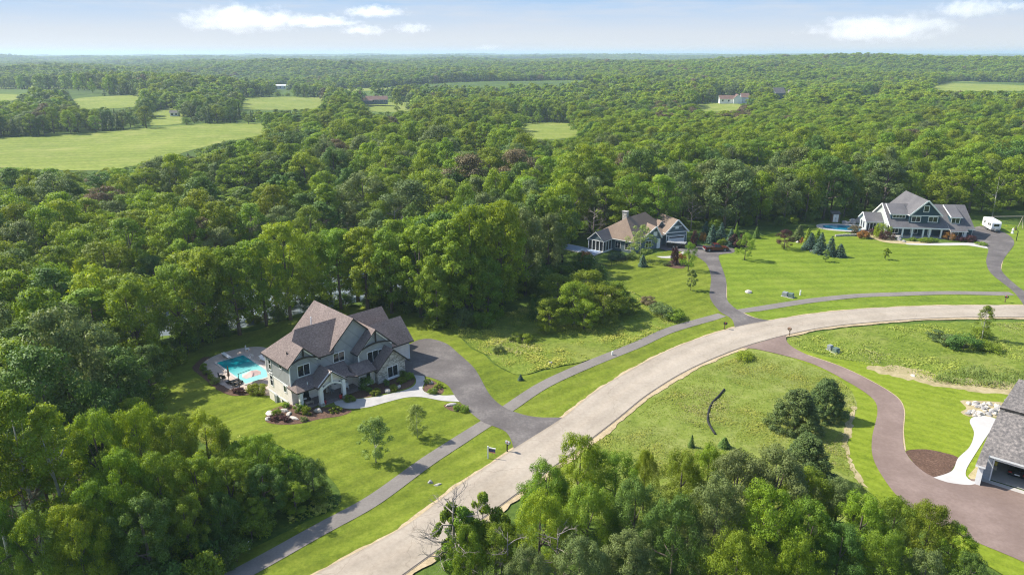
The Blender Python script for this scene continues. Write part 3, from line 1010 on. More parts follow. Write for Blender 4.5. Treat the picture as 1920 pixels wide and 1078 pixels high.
def spruce_parts(seed, Rr, h, leaf, rows=14, per=11, blades=9, base=.04, ragged=.12):
    """Conifer: tiers of boughs, blades set along each bough."""
    rng = np.random.default_rng(seed)
    P, Nn, S, Tt, Sh, Al = [], [], [], [], [], []
    for i in range(rows):
        f = (i + rng.uniform(-.2, .2)) / rows
        z = h * (base + (1 - base) * f)
        rad = Rr * (1 - f) ** .85 * (1 + rng.uniform(-ragged, ragged)) + .08
        nb = max(4, int(per * (1 - f * .6)))
        for j in range(nb):
            a = 2 * PI * (j + rng.uniform(-.3, .3)) / nb + i * .7
            L = rad * rng.uniform(.75, 1.12)
            dr = np.array([math.cos(a), math.sin(a), 0])
            nbld = max(4, int(blades * (.4 + L / Rr)))
            t = rng.uniform(.15, 1, nbld) ** .7
            side = rng.normal(size=nbld) * .16 * L
            perp = np.array([-math.sin(a), math.cos(a), 0])
            p = dr * (t * L)[:, None] + perp * (side * (1.1 - t * .6))[:, None]
            p[:, 2] = z - .28 * L * t ** 1.3 + rng.normal(size=nbld) * .04 * Rr + .1 * L * np.maximum(t - .75, 0)
            P.append(p)
            d = dr + rng.normal(size=(nbld, 3)) * .35
            Al.append(unit(d))
            n = unit(np.array([0, 0, 1.0]) + dr * .45 + rng.normal(size=(nbld, 3)) * .35)
            Nn.append(n)
            S.append(leaf * rng.uniform(.7, 1.3, nbld))
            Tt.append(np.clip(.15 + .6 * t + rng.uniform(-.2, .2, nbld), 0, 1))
            Sh.append(unit(n + dr * .7))
    P, Nn, S, Tt, Sh, Al = (np.concatenate(q) for q in (P, Nn, S, Tt, Sh, Al))
    return leaf_arrays(rng, P, Nn, S, along=Al, aspect=.55, bend=.1), Tt, Sh

LEAF = {
    'mid': leaf_mat('leaves_mid_green', (0.099, 0.169, 0.019), (0.180, 0.278, 0.025), (0.305, 0.413, 0.041)),
    'bright': leaf_mat('leaves_bright_green', (0.122, 0.200, 0.015), (0.219, 0.319, 0.022), (0.341, 0.429, 0.033)),
    'yellow': leaf_mat('leaves_yellow_green', (.115, .165, .012), (.185, .25, .018), (.26, .33, .032)),
    'dark': leaf_mat('leaves_dark_green', (0.062, 0.117, 0.021), (0.101, 0.181, 0.029), (0.167, 0.262, 0.039), .2),
    'olive': leaf_mat('leaves_olive_grey_green', (.085, .125, .03), (.15, .20, .055), (.25, .315, .11), .25),
    'brown': leaf_mat('leaves_brownish', (0.108, 0.090, 0.043), (0.187, 0.150, 0.072), (0.274, 0.225, 0.122), .2),
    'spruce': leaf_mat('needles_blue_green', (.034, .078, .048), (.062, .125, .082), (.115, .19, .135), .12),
    'cedar': leaf_mat('needles_dark_olive', (0.061, 0.098, 0.025), (0.103, 0.159, 0.040), (0.182, 0.230, 0.060), .12),
    'purple': leaf_mat('leaves_purple_red', (.04, .014, .016), (.075, .026, .026), (.12, .05, .04), .2),
    'orange': leaf_mat('leaves_orange_gold', (.20, .10, .02), (.3, .16, .03), (.36, .22, .05), .2),
    'birch': leaf_mat('leaves_pale_green', (.15, .21, .045), (.24, .32, .07), (.34, .42, .12), .3),
    'grass': leaf_mat('tall_grass_blades', (0.131, 0.185, 0.019), (0.225, 0.286, 0.035), (0.375, 0.395, 0.078), .3),
    'straw': leaf_mat('dry_grass_blades', (.17, .18, .05), (.25, .255, .085), (.34, .33, .13), .25),
    'reed': leaf_mat('reed_blades', (.10, .15, .02), (.16, .215, .035), (.25, .29, .08), .3),
}

def make_kind(key, n, fn):
    """n variants of (crown mesh, trunk mesh, design height, design radius)."""
    out = []
    for i in range(n):
        out.append(fn(i))
    LIB[key] = out
LIB = {}

def oak_fn(blades, leaf, nclump=46, z0=4.2, z1=14.0, Rr=4.6, prof=round_profile, tag_='oak', cr=(.2, .36), bark='bark', tr=.28, seed0=0, inner=.35):
    def fn(i):
        sd = seed0 + i * 13 + 5
        rr = Rr * (1 + .12 * math.sin(i * 2.3))
        v, t, sh, C, CR = crown_parts(sd, rr, z0, z1, nclump, blades, leaf, prof, cr, inner=inner)
        cm = foliage_mesh('crown', v, t, sh, [LEAF['mid']])
        mb = trunk_mb(sd, z1, tr, C)
        to = mb.build('trunk', M[bark], smooth=True)
        tm = to.data
        bpy.data.objects.remove(to)
        return cm, tm, z1, rr
    return fn

# close-up trees, woodland trees, and lighter ones for the distance
make_kind('oak_near', 4, oak_fn(27000, .175, 92, 1.8, 11.0, 4.3, cr=(.12, .26), seed0=100))
make_kind('aspen_near', 3, oak_fn(12000, .19, 62, 5.0, 15.0, 2.6, oval_profile, cr=(.18, .36), bark='bark_pale', tr=.17, seed0=200))
make_kind('oak', 6, oak_fn(8200, .33, 66, 3.2, 14.0, 4.6, cr=(.15, .31), seed0=300))
make_kind('oak_big', 4, oak_fn(15000, .27, 110, 3.2, 14.0, 4.6, cr=(.12, .25), seed0=340))
make_kind('oak_low', 3, oak_fn(9000, .3, 70, 1.8, 14.0, 4.6, cr=(.16, .3), seed0=370))
make_kind('tall', 4, oak_fn(7200, .32, 70, 3.6, 15.5, 3.5, oval_profile, cr=(.17, .32), seed0=400))
make_kind('aspen', 3, oak_fn(4200, .3, 40, 4.0, 14.0, 2.4, oval_profile, cr=(.24, .42), bark='bark_pale', tr=.16, seed0=500))
make_kind('bush', 4, oak_fn(3400, .26, 26, .15, 3.2, 2.4, cr=(.26, .42), tr=.08, seed0=600))

def conifer_fn(Rr, h, leaf, rows, per, blades, mat, seed0, tr=.16, ragged=.12):
    def fn(i):
        v, t, sh = spruce_parts(seed0 + i * 7, Rr * (1 + .1 * math.sin(i * 3.1)), h, leaf, rows, per, blades, ragged=ragged)
        cm = foliage_mesh('crown', v, t, sh, [LEAF[mat]])
        to = MB().tube([(0, 0, -.3), (0, 0, h * .5), (0, 0, h * .97)], [tr, tr * .6, .02], 7).build('trunk', M['bark'], smooth=True)
        tm = to.data
        bpy.data.objects.remove(to)
        return cm, tm, h, Rr
    return fn
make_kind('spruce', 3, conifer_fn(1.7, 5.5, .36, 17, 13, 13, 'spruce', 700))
def shrubby_profile(z):
    return np.clip(1.02 - z, 0, 1) ** .62 * np.clip(z * 6 + .72, 0, 1)
def round_cedar_fn(i):
    v, t, sh, C, CR = crown_parts(760 + i, 2.5, .1, 6.4, 210, 30000, .15, shrubby_profile, cr=(.11, .19), inner=.62, squash=1.3)
    cm = foliage_mesh('crown', v, t, sh, [LEAF['cedar']])
    to = MB().tube([(0, 0, -.3), (0, 0, 3), (0, 0, 5.5)], [.16, .1, .02], 7).build('trunk', M['bark'], smooth=True)
    tm = to.data
    bpy.data.objects.remove(to)
    return cm, tm, 6.4, 2.6
make_kind('cedar_near', 2, round_cedar_fn)
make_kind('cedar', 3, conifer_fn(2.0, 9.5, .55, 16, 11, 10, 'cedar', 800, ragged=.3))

def young_fn(blades, leaf, z0, z1, Rr, nclump, seed0, cr=(.16, .3), bark='bark'):
    return oak_fn(blades, leaf, nclump, z0, z1, Rr, oval_profile, cr=cr, bark=bark, tr=.06, seed0=seed0, inner=.1)
make_kind('young', 3, young_fn(7000, .15, .9, 5.2, 1.5, 46, 900))
make_kind('river_birch', 2, young_fn(8000, .13, .8, 5.6, 1.75, 64, 950, bark='bark_pale'))
make_kind('weeping', 1, young_fn(4200, .2, 1.0, 9.0, 2.6, 50, 980, bark='bark_pale'))

def bare_fn(h, r, mat, seed0, depth=4, n0=10, droop=0.0):
    def fn(i):
        o = bare_tree_mb(seed0 + i, h, r, depth=depth, n0=n0, droop=droop).build('trunk', M[mat], smooth=True)
        me = o.data
        bpy.data.objects.remove(o)
        return None, me, h, h * .3
    return fn
make_kind('bare', 3, bare_fn(10.5, .19, 'deadwood', 30, 5, 12))
make_kind('bare_red', 2, bare_fn(8.0, .14, 'deadwood_red', 40, 5, 14, .1))
make_kind('thicket', 2, bare_fn(5.0, .07, 'deadwood', 50, 5, 16))

CREATED = []          # every individual tree: dict(obj, x, y, u, v, h, r, cls, hue)
def plant(kind, x, y, h, r=None, hue=None, name='deciduous_tree', label='', cat='tree', group=None, var=None, rz=None, z=None, rng=random):
    lib = LIB[kind]
    cm, tm, H0, R0 = lib[(var if var is not None else rng.randrange(len(lib))) % len(lib)]
    e = thing(name, label, cat, (x, y, (hz(x, y) if z is None else z) - .02), rng.uniform(0, 2 * PI) if rz is None else rz, group)
    sz = h / H0
    sr = (r / R0) if r else sz
    e.scale = (sr, sr, sz)
    t = bpy.data.objects.new('trunk', tm)
    link(t, e)
    if cm is not None:
        c = bpy.data.objects.new('crown', cm)
        link(c, e)
        if hue:
            c.material_slots[0].link = 'OBJECT'
            c.material_slots[0].material = LEAF[hue]
    return e

def px_height(u, vb, vt):
    """Height of an upright thing whose foot is at (u, vb) and whose top is at vt in the photograph."""
    x, y = on_ground(u, vb)
    z0 = hz(x, y)
    lo, hi = 0.0, 60.0
    for _ in range(40):
        m = (lo + hi) / 2
        if to_px(x, y, z0 + m)[1] < vt:
            hi = m
        else:
            lo = m
    return x, y, lo
# ------------------------------------------------------------------ planting the woods
rng = random.Random(11)
nrg = np.random.default_rng(5)

OPEN = [(380, 1140), (452, 1075), (560, 985), (640, 940), (600, 872), (505, 850), (420, 838), (330, 818), (292, 770), (285, 700), (325, 662), (420, 632), (540, 600), (625, 578), (760, 588), (830, 612), (880, 612), (965, 590), (1010, 560), (1050, 520), (1068, 488), (1090, 466), (1140, 452), (1300, 436), (1480, 421), (1560, 414), (1620, 404), (1740, 400), (1830, 404), (1930, 398), (2200, 398), (2200, 1300), (380, 1300)]
OPEN_W = [flat_ground(u, v) for u, v in OPEN]
FIELD_PX = [[(p[0], p[1]) for p in fl] for fl in FIELDS]
# things the trees must not stand in front of: outline in the photograph, distance
KEEP = [
    ([(484, 660), (590, 562), (735, 572), (778, 640), (765, 700), (580, 790), (500, 760)], 82),
    ([(380, 680), (455, 655), (510, 690), (510, 745), (430, 740)], 88),
    ([(1072, 470), (1100, 432), (1170, 395), (1215, 397), (1290, 430), (1290, 480), (1200, 492), (1090, 492)], 168),
    ([(1556, 415), (1612, 395), (1705, 356), (1815, 384), (1880, 412), (1885, 440), (1620, 450), (1560, 435)], 185),
    ([(682, 185), (733, 185), (733, 200), (682, 200)], 900),
    ([(1338, 180), (1402, 177), (1402, 192), (1338, 194)], 900),
    ([(512, 163), (545, 163), (545, 173), (512, 173)], 1200),
    ([(1447, 172), (1475, 172), (1475, 186), (1447, 186)], 900),
    ([(1208, 192), (1224, 192), (1224, 205), (1208, 205)], 560),
    ([(1105, 206), (1127, 206), (1127, 220), (1105, 220)], 440),
    ([(290, 695), (420, 650), (500, 650), (520, 740), (500, 850), (420, 850), (300, 815), (275, 750)], 96),
    ([(500, 790), (640, 790), (760, 800), (720, 870), (650, 935), (612, 862), (520, 838)], 100),
]

def in_poly1(u, v, poly):
    return bool(inside(np.array([u]), np.array([v]), poly)[0])

def hides_something(x, y, z, h, r):
    d = math.hypot(x, y)
    u0, vb = to_px(x, y, z)
    _, vt = to_px(x, y, z + h)
    rp = FOC * r / (d + 1)
    pts = [(u0, vt + (vb - vt) * .05), (u0, vt + (vb - vt) * .3), (u0 - rp * .75, vt + (vb - vt) * .35), (u0 + rp * .75, vt + (vb - vt) * .35), (u0, vt + (vb - vt) * .6), (u0, vb)]
    for fp in FIELD_PX:
        us = [p[0] for p in fp]
        vs = [p[1] for p in fp]
        if max(us) < u0 - rp or min(us) > u0 + rp or max(vs) < vt or min(vs) > vb:
            continue
        if any(in_poly1(a, b, fp) for a, b in pts):
            return True
    for poly, dist in KEEP:
        if d < dist and any(in_poly1(a, b, poly) for a, b in pts):
            return True
    return False

def pond_q(x, y):
    px, py = x - POND_C[0], y - POND_C[1]
    qx = (px * math.cos(POND_R) + py * math.sin(POND_R)) / POND_A
    qy = (-px * math.sin(POND_R) + py * math.cos(POND_R)) / POND_B
    return math.hypot(qx, qy)

HUE_WORD = {'mid': 'mid-green', 'bright': 'bright green', 'yellow': 'yellow-green', 'dark': 'dark green', 'olive': 'olive grey-green', 'brown': 'brownish', 'cedar': 'dark olive', 'birch': 'pale green', None: 'bare grey'}

def note(e, x, y, h, r, kind, hue, zone, force=None):
    u, v = to_px(x, y, hz(x, y) + h)
    CREATED.append(dict(o=e, x=x, y=y, u=u, v=v, h=h, r=r, kind=kind, hue=hue, zone=zone, d=math.hypot(x, y), force=force))

def add(kind, u, vb, vt, r, hue, zone, name='deciduous_tree', var=None, force=None, hmax=None):
    x, y, h = px_height(u, vb, vt)
    e = plant(kind, x, y, h, r, hue, name, rng=rng, var=var)
    note(e, x, y, h, r, kind, hue, zone, force)
    return e

# --- the wood at the bottom left corner of the view: aspens with white stems, then a dense broadleaf mass
ZA = 'beside the lower footpath end'
for u, vb, vt, r, hue in [(-40, 1095, 770, 2.6, 'birch'), (25, 1075, 742, 2.7, 'bright'), (85, 1045, 735, 2.6, 'bright'), (140, 1030, 760, 2.3, 'bright'), (55, 1000, 770, 2.5, 'mid'), (-25, 990, 745, 2.5, 'mid'), (130, 965, 790, 2.2, 'mid')]:
    add('aspen_near', u, vb, vt, r, hue, ZA, 'aspen_tree')
for u, vb, vt, r, hue in [
        (215, 985, 770, 2.8, 'mid'), (285, 955, 765, 2.9, 'bright'), (345, 940, 780, 2.8, 'mid'), (400, 925, 778, 2.8, 'bright'), (455, 930, 830, 2.5, 'mid'), (495, 935, 818, 2.6, 'bright'),
        (548, 930, 858, 2.0, 'mid'), (590, 935, 862, 1.6, 'dark'), (255, 1040, 850, 2.8, 'bright'), (320, 1020, 850, 2.8, 'mid'), (385, 1000, 860, 2.7, 'bright'), (440, 985, 862, 2.5, 'mid'), (500, 975, 875, 2.2, 'dark'), (555, 962, 905, 1.7, 'mid'),
        (210, 1090, 905, 2.7, 'mid'), (290, 1095, 935, 2.5, 'dark'), (360, 1050, 935, 2.2, 'mid'), (170, 1130, 950, 2.4, 'bright'), (100, 1140, 960, 2.3, 'mid'), (20, 1150, 950, 2.4, 'mid'), (420, 1020, 925, 1.9, 'dark'), (480, 1000, 935, 1.6, 'mid')]:
    add('oak_near', u, vb, vt, r, hue, ZA)
for u, vb, vt, r in [(108, 1015, 830, 1.6), (75, 1060, 905, 1.3)]:
    x, y, h = px_height(u, vb, vt)
    e = plant('bare_red', x, y, h, None, None, 'dead_tree', rng=rng)
    note(e, x, y, h, r, 'bare', None, ZA)

# --- the wood at the bottom edge, between the road and the red-brown driveway
ZB = 'between road and red-brown driveway'
for u, vb, vt, r, hue in [
        (1082, 985, 818, 2.6, 'bright'), (1020, 1010, 872, 2.5, 'mid'), (1150, 985, 850, 2.6, 'mid'), (1205, 960, 845, 1.3, 'bright'), (1100, 1060, 915, 2.7, 'mid'), (1010, 1085, 925, 2.6, 'bright'), (1185, 1050, 905, 2.6, 'dark'),
        (1270, 985, 850, 2.4, 'yellow'), (1320, 960, 838, 2.2, 'bright'), (1370, 1010, 850, 3.2, 'olive'), (1440, 1010, 845, 3.3, 'olive'), (1500, 1000, 880, 2.5, 'mid'), (1330, 1090, 900, 3.2, 'olive'), (1420, 1110, 915, 3.0, 'bright'),
        (1255, 1110, 935, 2.6, 'dark'), (1500, 1090, 940, 2.4, 'mid'), (1560, 1010, 900, 2.1, 'olive'), (1600, 1060, 930, 2.5, 'bright'), (1660, 1060, 935, 2.2, 'mid'), (1720, 1080, 945, 2.3, 'yellow'), (1770, 1095, 985, 1.9, 'bright'),
        (1560, 1120, 985, 2.2, 'dark'), (1640, 1130, 1000, 2.2, 'mid'), (930, 1110, 985, 2.3, 'mid'), (880, 1120, 985, 1.7, 'mid'), (1175, 1140, 1000, 2.4, 'olive'), (1085, 1150, 1010, 2.4, 'olive'), (1370, 1170, 1000, 2.6, 'yellow'), (990, 1160, 1030, 2.2, 'olive'), (1480, 1165, 1010, 2.2, 'bright'), (1720, 1150, 1035, 1.9, 'olive'), (1805, 1130, 1040, 1.5, 'dark')]:
    add('oak_near', u, vb, vt, r, hue, ZB)
for u, vb, vt, r in [(850, 1105, 918, 1.2), (1040, 1120, 985, 1.6), (955, 1130, 1000, 1.4)]:
    x, y, h = px_height(u, vb, vt)
    e = plant('bare', x, y, h, None, None, 'dead_tree', rng=rng)
    note(e, x, y, h, r, 'bare', None, ZB)
for u, vb, vt, r in [(850, 1090, 945, 1.5), (905, 1080, 925, 1.5), (870, 1100, 950, 1.6), (940, 1085, 955, 1.5)]:
    add('young', u, vb, vt, r, 'mid', ZB)

# --- the thicket of yellow-green small trees in the weedy hollow
ZC = 'in the thicket below the chimney house'
for u, vb, vt, r, hue in [(1045, 590, 515, 4.0, 'yellow'), (1100, 592, 508, 4.2, 'yellow'), (1145, 590, 528, 3.6, 'yellow'), (1075, 610, 530, 3.8, 'yellow'), (1130, 606, 535, 3.6, 'yellow'), (1030, 622, 560, 2.9, 'yellow'), (1165, 590, 548, 2.8, 'mid'), (1095, 618, 562, 2.8, 'yellow'), (1185, 586, 562, 1.8, 'yellow')]:
    add('oak_low', u, vb, vt, r, rng.choice((hue, 'bright', hue)), ZC)
ZD = 'behind the grey pool house'
# big trees at the near edge of the grove
for u, vb, vt, r, hue in [(938, 578, 380, 5.2, 'bright'), (885, 596, 388, 5.4, 'bright'), (850, 600, 415, 5.2, 'mid'), (985, 552, 392, 4.4, 'olive'), (1028, 522, 402, 4.0, 'olive'), (790, 595, 425, 5.0, 'bright'), (735, 588, 430, 4.8, 'mid'), (690, 585, 428, 4.8, 'bright'), (640, 580, 432, 4.8, 'mid'), (590, 585, 440, 4.6, 'bright'), (545, 600, 420, 5.0, 'bright'), (500, 610, 450, 4.6, 'mid'), (450, 628, 465, 4.8, 'mid'), (395, 640, 475, 4.8, 'bright'), (345, 655, 500, 4.6, 'mid'), (265, 705, 530, 4.4, 'yellow'), (915, 600, 480, 3.4, 'mid'), (820, 612, 480, 3.6, 'mid')]:
    add('oak_big', u, vb, vt, r, hue, ZD)
for u, vb, vt, r, hue in [(715, 572, 445, 4.4, 'bright'), (568, 580, 455, 4.2, 'mid'), (622, 572, 458, 4.0, 'bright'), (520, 592, 455, 4.4, 'bright'), (475, 605, 470, 4.2, 'mid'), (425, 622, 480, 4.2, 'bright'), (370, 640, 505, 4.2, 'mid'), (765, 580, 440, 4.6, 'mid'), (875, 590, 430, 4.6, 'bright'), (940, 580, 410, 4.8, 'bright')]:
    add('oak_low', u, vb, vt, r, hue, ZD)
for u, vb, vt, r, hue in [(705, 574, 552, 1.8, 'dark'), (548, 586, 566, 1.7, 'dark'), (596, 580, 560, 1.6, 'mid'), (648, 574, 552, 1.6, 'dark'), (480, 606, 586, 1.7, 'mid'), (405, 625, 598, 2.2, 'dark'), (380, 640, 612, 2.2, 'mid'), (340, 662, 628, 2.4, 'dark'), (310, 690, 652, 2.4, 'mid'), (745, 578, 550, 2.2, 'mid'), (790, 590, 560, 2.2, 'dark'), (825, 604, 570, 2.2, 'mid'), (1010, 600, 560, 1.7, 'dark'), (870, 612, 580, 1.8, 'olive'), (905, 615, 588, 1.2, 'mid'), (1125, 530, 500, 1.6, 'dark'), (1095, 510, 475, 2.2, 'dark'), (1020, 545, 500, 2.6, 'dark')]:
    add('bush', u, vb, vt, r, hue, ZD, 'shrub')
# left of the lawn, shaded edge
ZE = 'in the wood beyond the pool lawn'
for u, vb, vt, r, hue in [(150, 830, 585, 4.4, 'olive'), (60, 850, 640, 4.2, 'mid'), (235, 790, 655, 3.8, 'dark'), (185, 760, 600, 4.0, 'olive'), (285, 745, 650, 2.6, 'dark'), (10, 800, 560, 4.5, 'olive'), (110, 770, 545, 4.5, 'mid'), (255, 830, 750, 2.4, 'bright'), (300, 800, 760, 1.6, 'mid'), (195, 850, 720, 3.0, 'dark')]:
    add('oak', u, vb, vt, r, hue, ZE)

for u, vb, vt, r, zz in [(290, 640, 535, 2.6, ZE), (258, 655, 560, 2.2, ZE), (742, 478, 388, 3.0, 'in woodland beyond the pond'), (598, 470, 383, 3.0, 'in woodland beyond the pond'), (1112, 455, 388, 2.6, 'in woodland behind the chimney house'), (655, 470, 415, 2.2, 'in woodland beyond the pond'), (480, 480, 405, 2.4, 'in woodland beyond the pond'), (1295, 432, 366, 2.2, 'in woodland behind the chimney house'), (30, 985, 862, 1.6, ZA)]:
    x, y, h = px_height(u, vb, vt)
    e = plant('bare', x, y, h, r, None, 'dead_tree', rng=rng)
    note(e, x, y, h, r, 'bare', None, zz)

# --- everything else by jittered spacing outside the open ground
cand = []
def zone_of(u, v, y):
    if u > 1520:
        return 'in woodland behind the navy house'
    if u > 1080:
        return 'in woodland behind the chimney house'
    if u < 300 and v > 480:
        return ZE
    if y < 165:
        return ZD
    return 'in woodland beyond the pond'

def far_spacing(d):
    return 7.3 if d < 260 else (7.3 + (d - 260) * .0012 if d < 1000 else 8.2 * (d / 1000) ** .62)

manual = [(c['x'], c['y'], c['r']) for c in CREATED]
row_y = 50.0
while row_y < 9000:
    s = far_spacing(row_y)
    half = row_y * .80 + 25
    x = -half + rng.uniform(0, s)
    while x < half:
        px = x + rng.uniform(-.38, .38) * s
        py = row_y + rng.uniform(-.38, .38) * s
        x += s
        if py < 60 and abs(px) < 60:
            continue
        cand.append((px, py, s))
    row_y += s * .87
cx = np.array([c[0] for c in cand])
cy = np.array([c[1] for c in cand])
cs = np.array([c[2] for c in cand])
ok = ~inside(cx, cy, OPEN_W)
ok &= (np.abs(cx) < cy * .80 + 30)
# clearings of the distant farmland
fl = np.sin(cx / 410 + 1.3) * np.sin(cy / 520 + .4) + .6 * np.sin(cx / 190 - cy / 240)
ok &= ~((cy > 850) & (fl > .93))
for mx, my, mr in manual:
    near = np.hypot(cx - mx, cy - my) < mr * .8 + 1.2
    ok &= ~near
cx, cy, cs = cx[ok], cy[ok], cs[ok]
cz = height(cx, cy)
keepers = []
UNDER = []
for x, y, s, z in zip(cx, cy, cs, cz):
    d = math.hypot(x, y)
    if pond_q(x, y) < 1.12:
        continue
    u, v = to_px(x, y, z)
    if not (-260 < u < 2180):
        continue
    h = rng.uniform(10.0, 14.0)
    if y < 165 and u < 1080:
        h = rng.uniform(11.5, 15.0)
    elif y < 260 and u > 1300:
        h = rng.uniform(12.0, 15.5)
    elif d > 300:
        h = rng.uniform(10.5, 14.5)
    patch = math.sin(x / 38 + 2) * math.sin(y / 47) + .5 * math.sin(x / 17 - y / 23)
    stand = math.sin(x / 97 + 1.1 * math.sin(y / 140)) * math.sin(y / 121 + .9 * math.sin(x / 83))
    h *= 1 + .26 * stand + rng.uniform(-.12, .16)
    gap = math.sin(x / 43 + 1.6 * math.sin(y / 71)) * math.sin(y / 37 + 1.2 * math.sin(x / 59))
    low = y > 150 and gap > .72
    q = rng.random() + .16 * patch + .24 * stand
    if u > 1020:
        hue = 'bright' if q < .42 else 'mid' if q < .68 else 'yellow' if q < .86 else 'dark' if q < .97 else 'olive'
    elif 600 < u < 1020 and 300 < y < 620:
        hue = 'yellow' if q < .4 else 'bright' if q < .75 else 'mid'
    else:
        hue = 'mid' if q < .34 else 'dark' if q < .55 else 'bright' if q < .74 else 'olive' if q < .93 else 'yellow'
    kind = 'oak' if rng.random() < .74 else 'tall'
    if u < 1000 and y > 160 and rng.random() < .13 + (.25 if 300 < y < 800 and u < 700 else 0):
        kind, hue = 'cedar', 'cedar'
    elif rng.random() < .010 and y > 150:
        hue = 'brown'
    big = rng.random()
    fac = 1.38 if big > .86 else .72 if big < .3 else 1.0
    h *= (1.1 if big > .86 else .84 if big < .3 else 1.0)
    r = s * (.64 if kind != 'tall' else .54) * rng.uniform(.88, 1.15) * fac
    if kind == 'cedar':
        r, h = s * .32, h * .8
    elif 1225 < u < 1410 and 222 < v < 252 and rng.random() < .55:
        hue = 'brown'
    if low:
        h *= .38
        r *= .62
    if d < 1400 and hides_something(x, y, z, h, r):
        if rng.random() < .5 and d < 700:
            h *= .45
            r *= .7
            if hides_something(x, y, z, h, r):
                continue
        else:
            continue
    keepers.append((x, y, z, h, r, kind, hue, d, u, v))
# leafy undergrowth at the feet of the nearer trees
for _ in range(2600):
    d = rng.uniform(55, 235)
    a = rng.uniform(-.68, .68)
    x, y = d * math.sin(a), d * math.cos(a)
    if rng.random() > d / 235 or inside(np.array([x]), np.array([y]), OPEN_W)[0] or pond_q(x, y) < 1.7:
        continue
    z = hz(x, y)
    u, v = to_px(x, y, z)
    h, r = rng.uniform(1.2, 3.4), rng.uniform(1.2, 2.4)
    if not (-200 < u < 2150) or hides_something(x, y, z, h, r):
        continue
    UNDER.append((x, y, z, h, r, 'bush', rng.choice(('mid', 'dark', 'mid', 'bright')), d, u, v))
keepers.sort(key=lambda k: k[7])
n_single = 300 - len([c for c in CREATED if c['o'].name.startswith('deciduous')])
singles = []
rest = []
for k in keepers:
    u, v, r, d = k[8], k[9], k[4], k[7]
    vt = to_px(k[0], k[1], k[2] + k[3])[1]
    seen = -60 < u < 1980 and vt < 1075
    if seen and k[5] != 'cedar' and len(singles) < n_single:
        singles.append(k)
    elif seen and k[5] == 'cedar' and d < 230:
        e = plant('cedar', k[0], k[1], k[3], k[4], None, 'cedar_tree', rng=rng)
        note(e, k[0], k[1], k[3], k[4], 'cedar', 'cedar', zone_of(u, v, k[1]))
    else:
        rest.append(k)
for x, y, z, h, r, kind, hue, d, u, v in singles:
    e = plant(kind, x, y, h, r, hue, rng=rng)
    note(e, x, y, h, r, kind, hue, zone_of(u, v, y))

rest += UNDER
# --- the far woodland: one object of points that carry the lighter tree meshes
def joined(name, cm, tm, leaf, zs=1.0):
    """Crown and trunk as one mesh for the far woodland."""
    V, LV, LS, MI, NN = [], [], [], [], []
    voff, loff = 0, 0
    tint = []
    for k, me in enumerate([m for m in (cm, tm) if m is not None]):
        nv, nl, npl = len(me.vertices), len(me.loops), len(me.polygons)
        a = np.empty(nv * 3, np.float32)
        me.vertices.foreach_get('co', a)
        V.append(a.reshape(-1, 3))
        b = np.empty(nl, np.int32)
        me.loops.foreach_get('vertex_index', b)
        LV.append(b + voff)
        c = np.empty(npl, np.int32)
        me.polygons.foreach_get('loop_start', c)
        LS.append(c + loff)
        MI.append(np.full(npl, 0 if (me is cm) else (1 if cm is not None else 0), np.int32))
        nn = np.empty(nl * 3, np.float32)
        me.corner_normals.foreach_get('vector', nn)
        NN.append(nn.reshape(-1, 3))
        if me is cm:
            t = np.empty(nv, np.float32)
            me.attributes['tint'].data.foreach_get('value', t)
            tint.append(t)
        else:
            tint.append(np.zeros(nv, np.float32))
        voff += nv
        loff += nl
    V, LV, LS, MI, NN, tint = (np.concatenate(q) for q in (V, LV, LS, MI, NN, tint))
    me = bpy.data.meshes.new(name)
    me.vertices.add(len(V))
    me.vertices.foreach_set('co', V.ravel())
    me.loops.add(len(LV))
    me.loops.foreach_set('vertex_index', LV)
    me.polygons.add(len(LS))
    me.polygons.foreach_set('loop_start', LS)
    me.polygons.foreach_set('material_index', MI)
    me.polygons.foreach_set('use_smooth', np.ones(len(LS), bool))
    at = me.attributes.new('tint', 'FLOAT', 'POINT')
    at.data.foreach_set('value', tint)
    if cm is not None:
        me.materials.append(LEAF[leaf])
    me.materials.append(M['bark'])
    me.update(calc_edges=True)
    me.normals_split_custom_set(NN)
    return me

make_kind('oak_far', 4, oak_fn(1500, .85, 26, 2.0, 14.0, 4.6, cr=(.28, .44), seed0=1300))
make_kind('tall_far', 3, oak_fn(1300, .85, 24, 2.0, 15.5, 3.5, oval_profile, cr=(.3, .46), seed0=1400))
make_kind('cedar_far', 2, conifer_fn(2.0, 9.5, 1.0, 10, 8, 6, 'cedar', 1500, ragged=.3))
lib_col = bpy.data.collections.new('woodland_trees')
lib_index = {}
for kind in ('oak', 'tall', 'oak_far', 'tall_far', 'bush'):
    for hue in ('mid', 'bright', 'yellow', 'dark', 'olive', 'brown'):
        use = LIB[kind] if hue in ('mid', 'bright') else LIB[kind][:2]
        for i, (cm, tm, H0, R0) in enumerate(use):
            lib_index.setdefault((kind, hue), []).append((joined('woodland_tree', cm, tm, hue), H0, R0))
for kind in ('cedar', 'cedar_far'):
    for cm, tm, H0, R0 in LIB[kind]:
        lib_index.setdefault((kind, 'cedar'), []).append((joined('woodland_tree', cm, tm, 'cedar'), H0, R0))
flat = []
for key in lib_index:
    for j, (me, H0, R0) in enumerate(lib_index[key]):
        o = bpy.data.objects.new('woodland_tree_%03d' % len(flat), me)
        lib_col.objects.link(o)
        flat.append((key, H0, R0))
by_key = {}
for i, (key, H0, R0) in enumerate(flat):
    by_key.setdefault(key, []).append((i, H0, R0))
pts = np.zeros((len(rest), 3), np.float32)
rot = np.zeros((len(rest), 3), np.float32)
scl = np.zeros((len(rest), 3), np.float32)
idx = np.zeros(len(rest), np.int32)
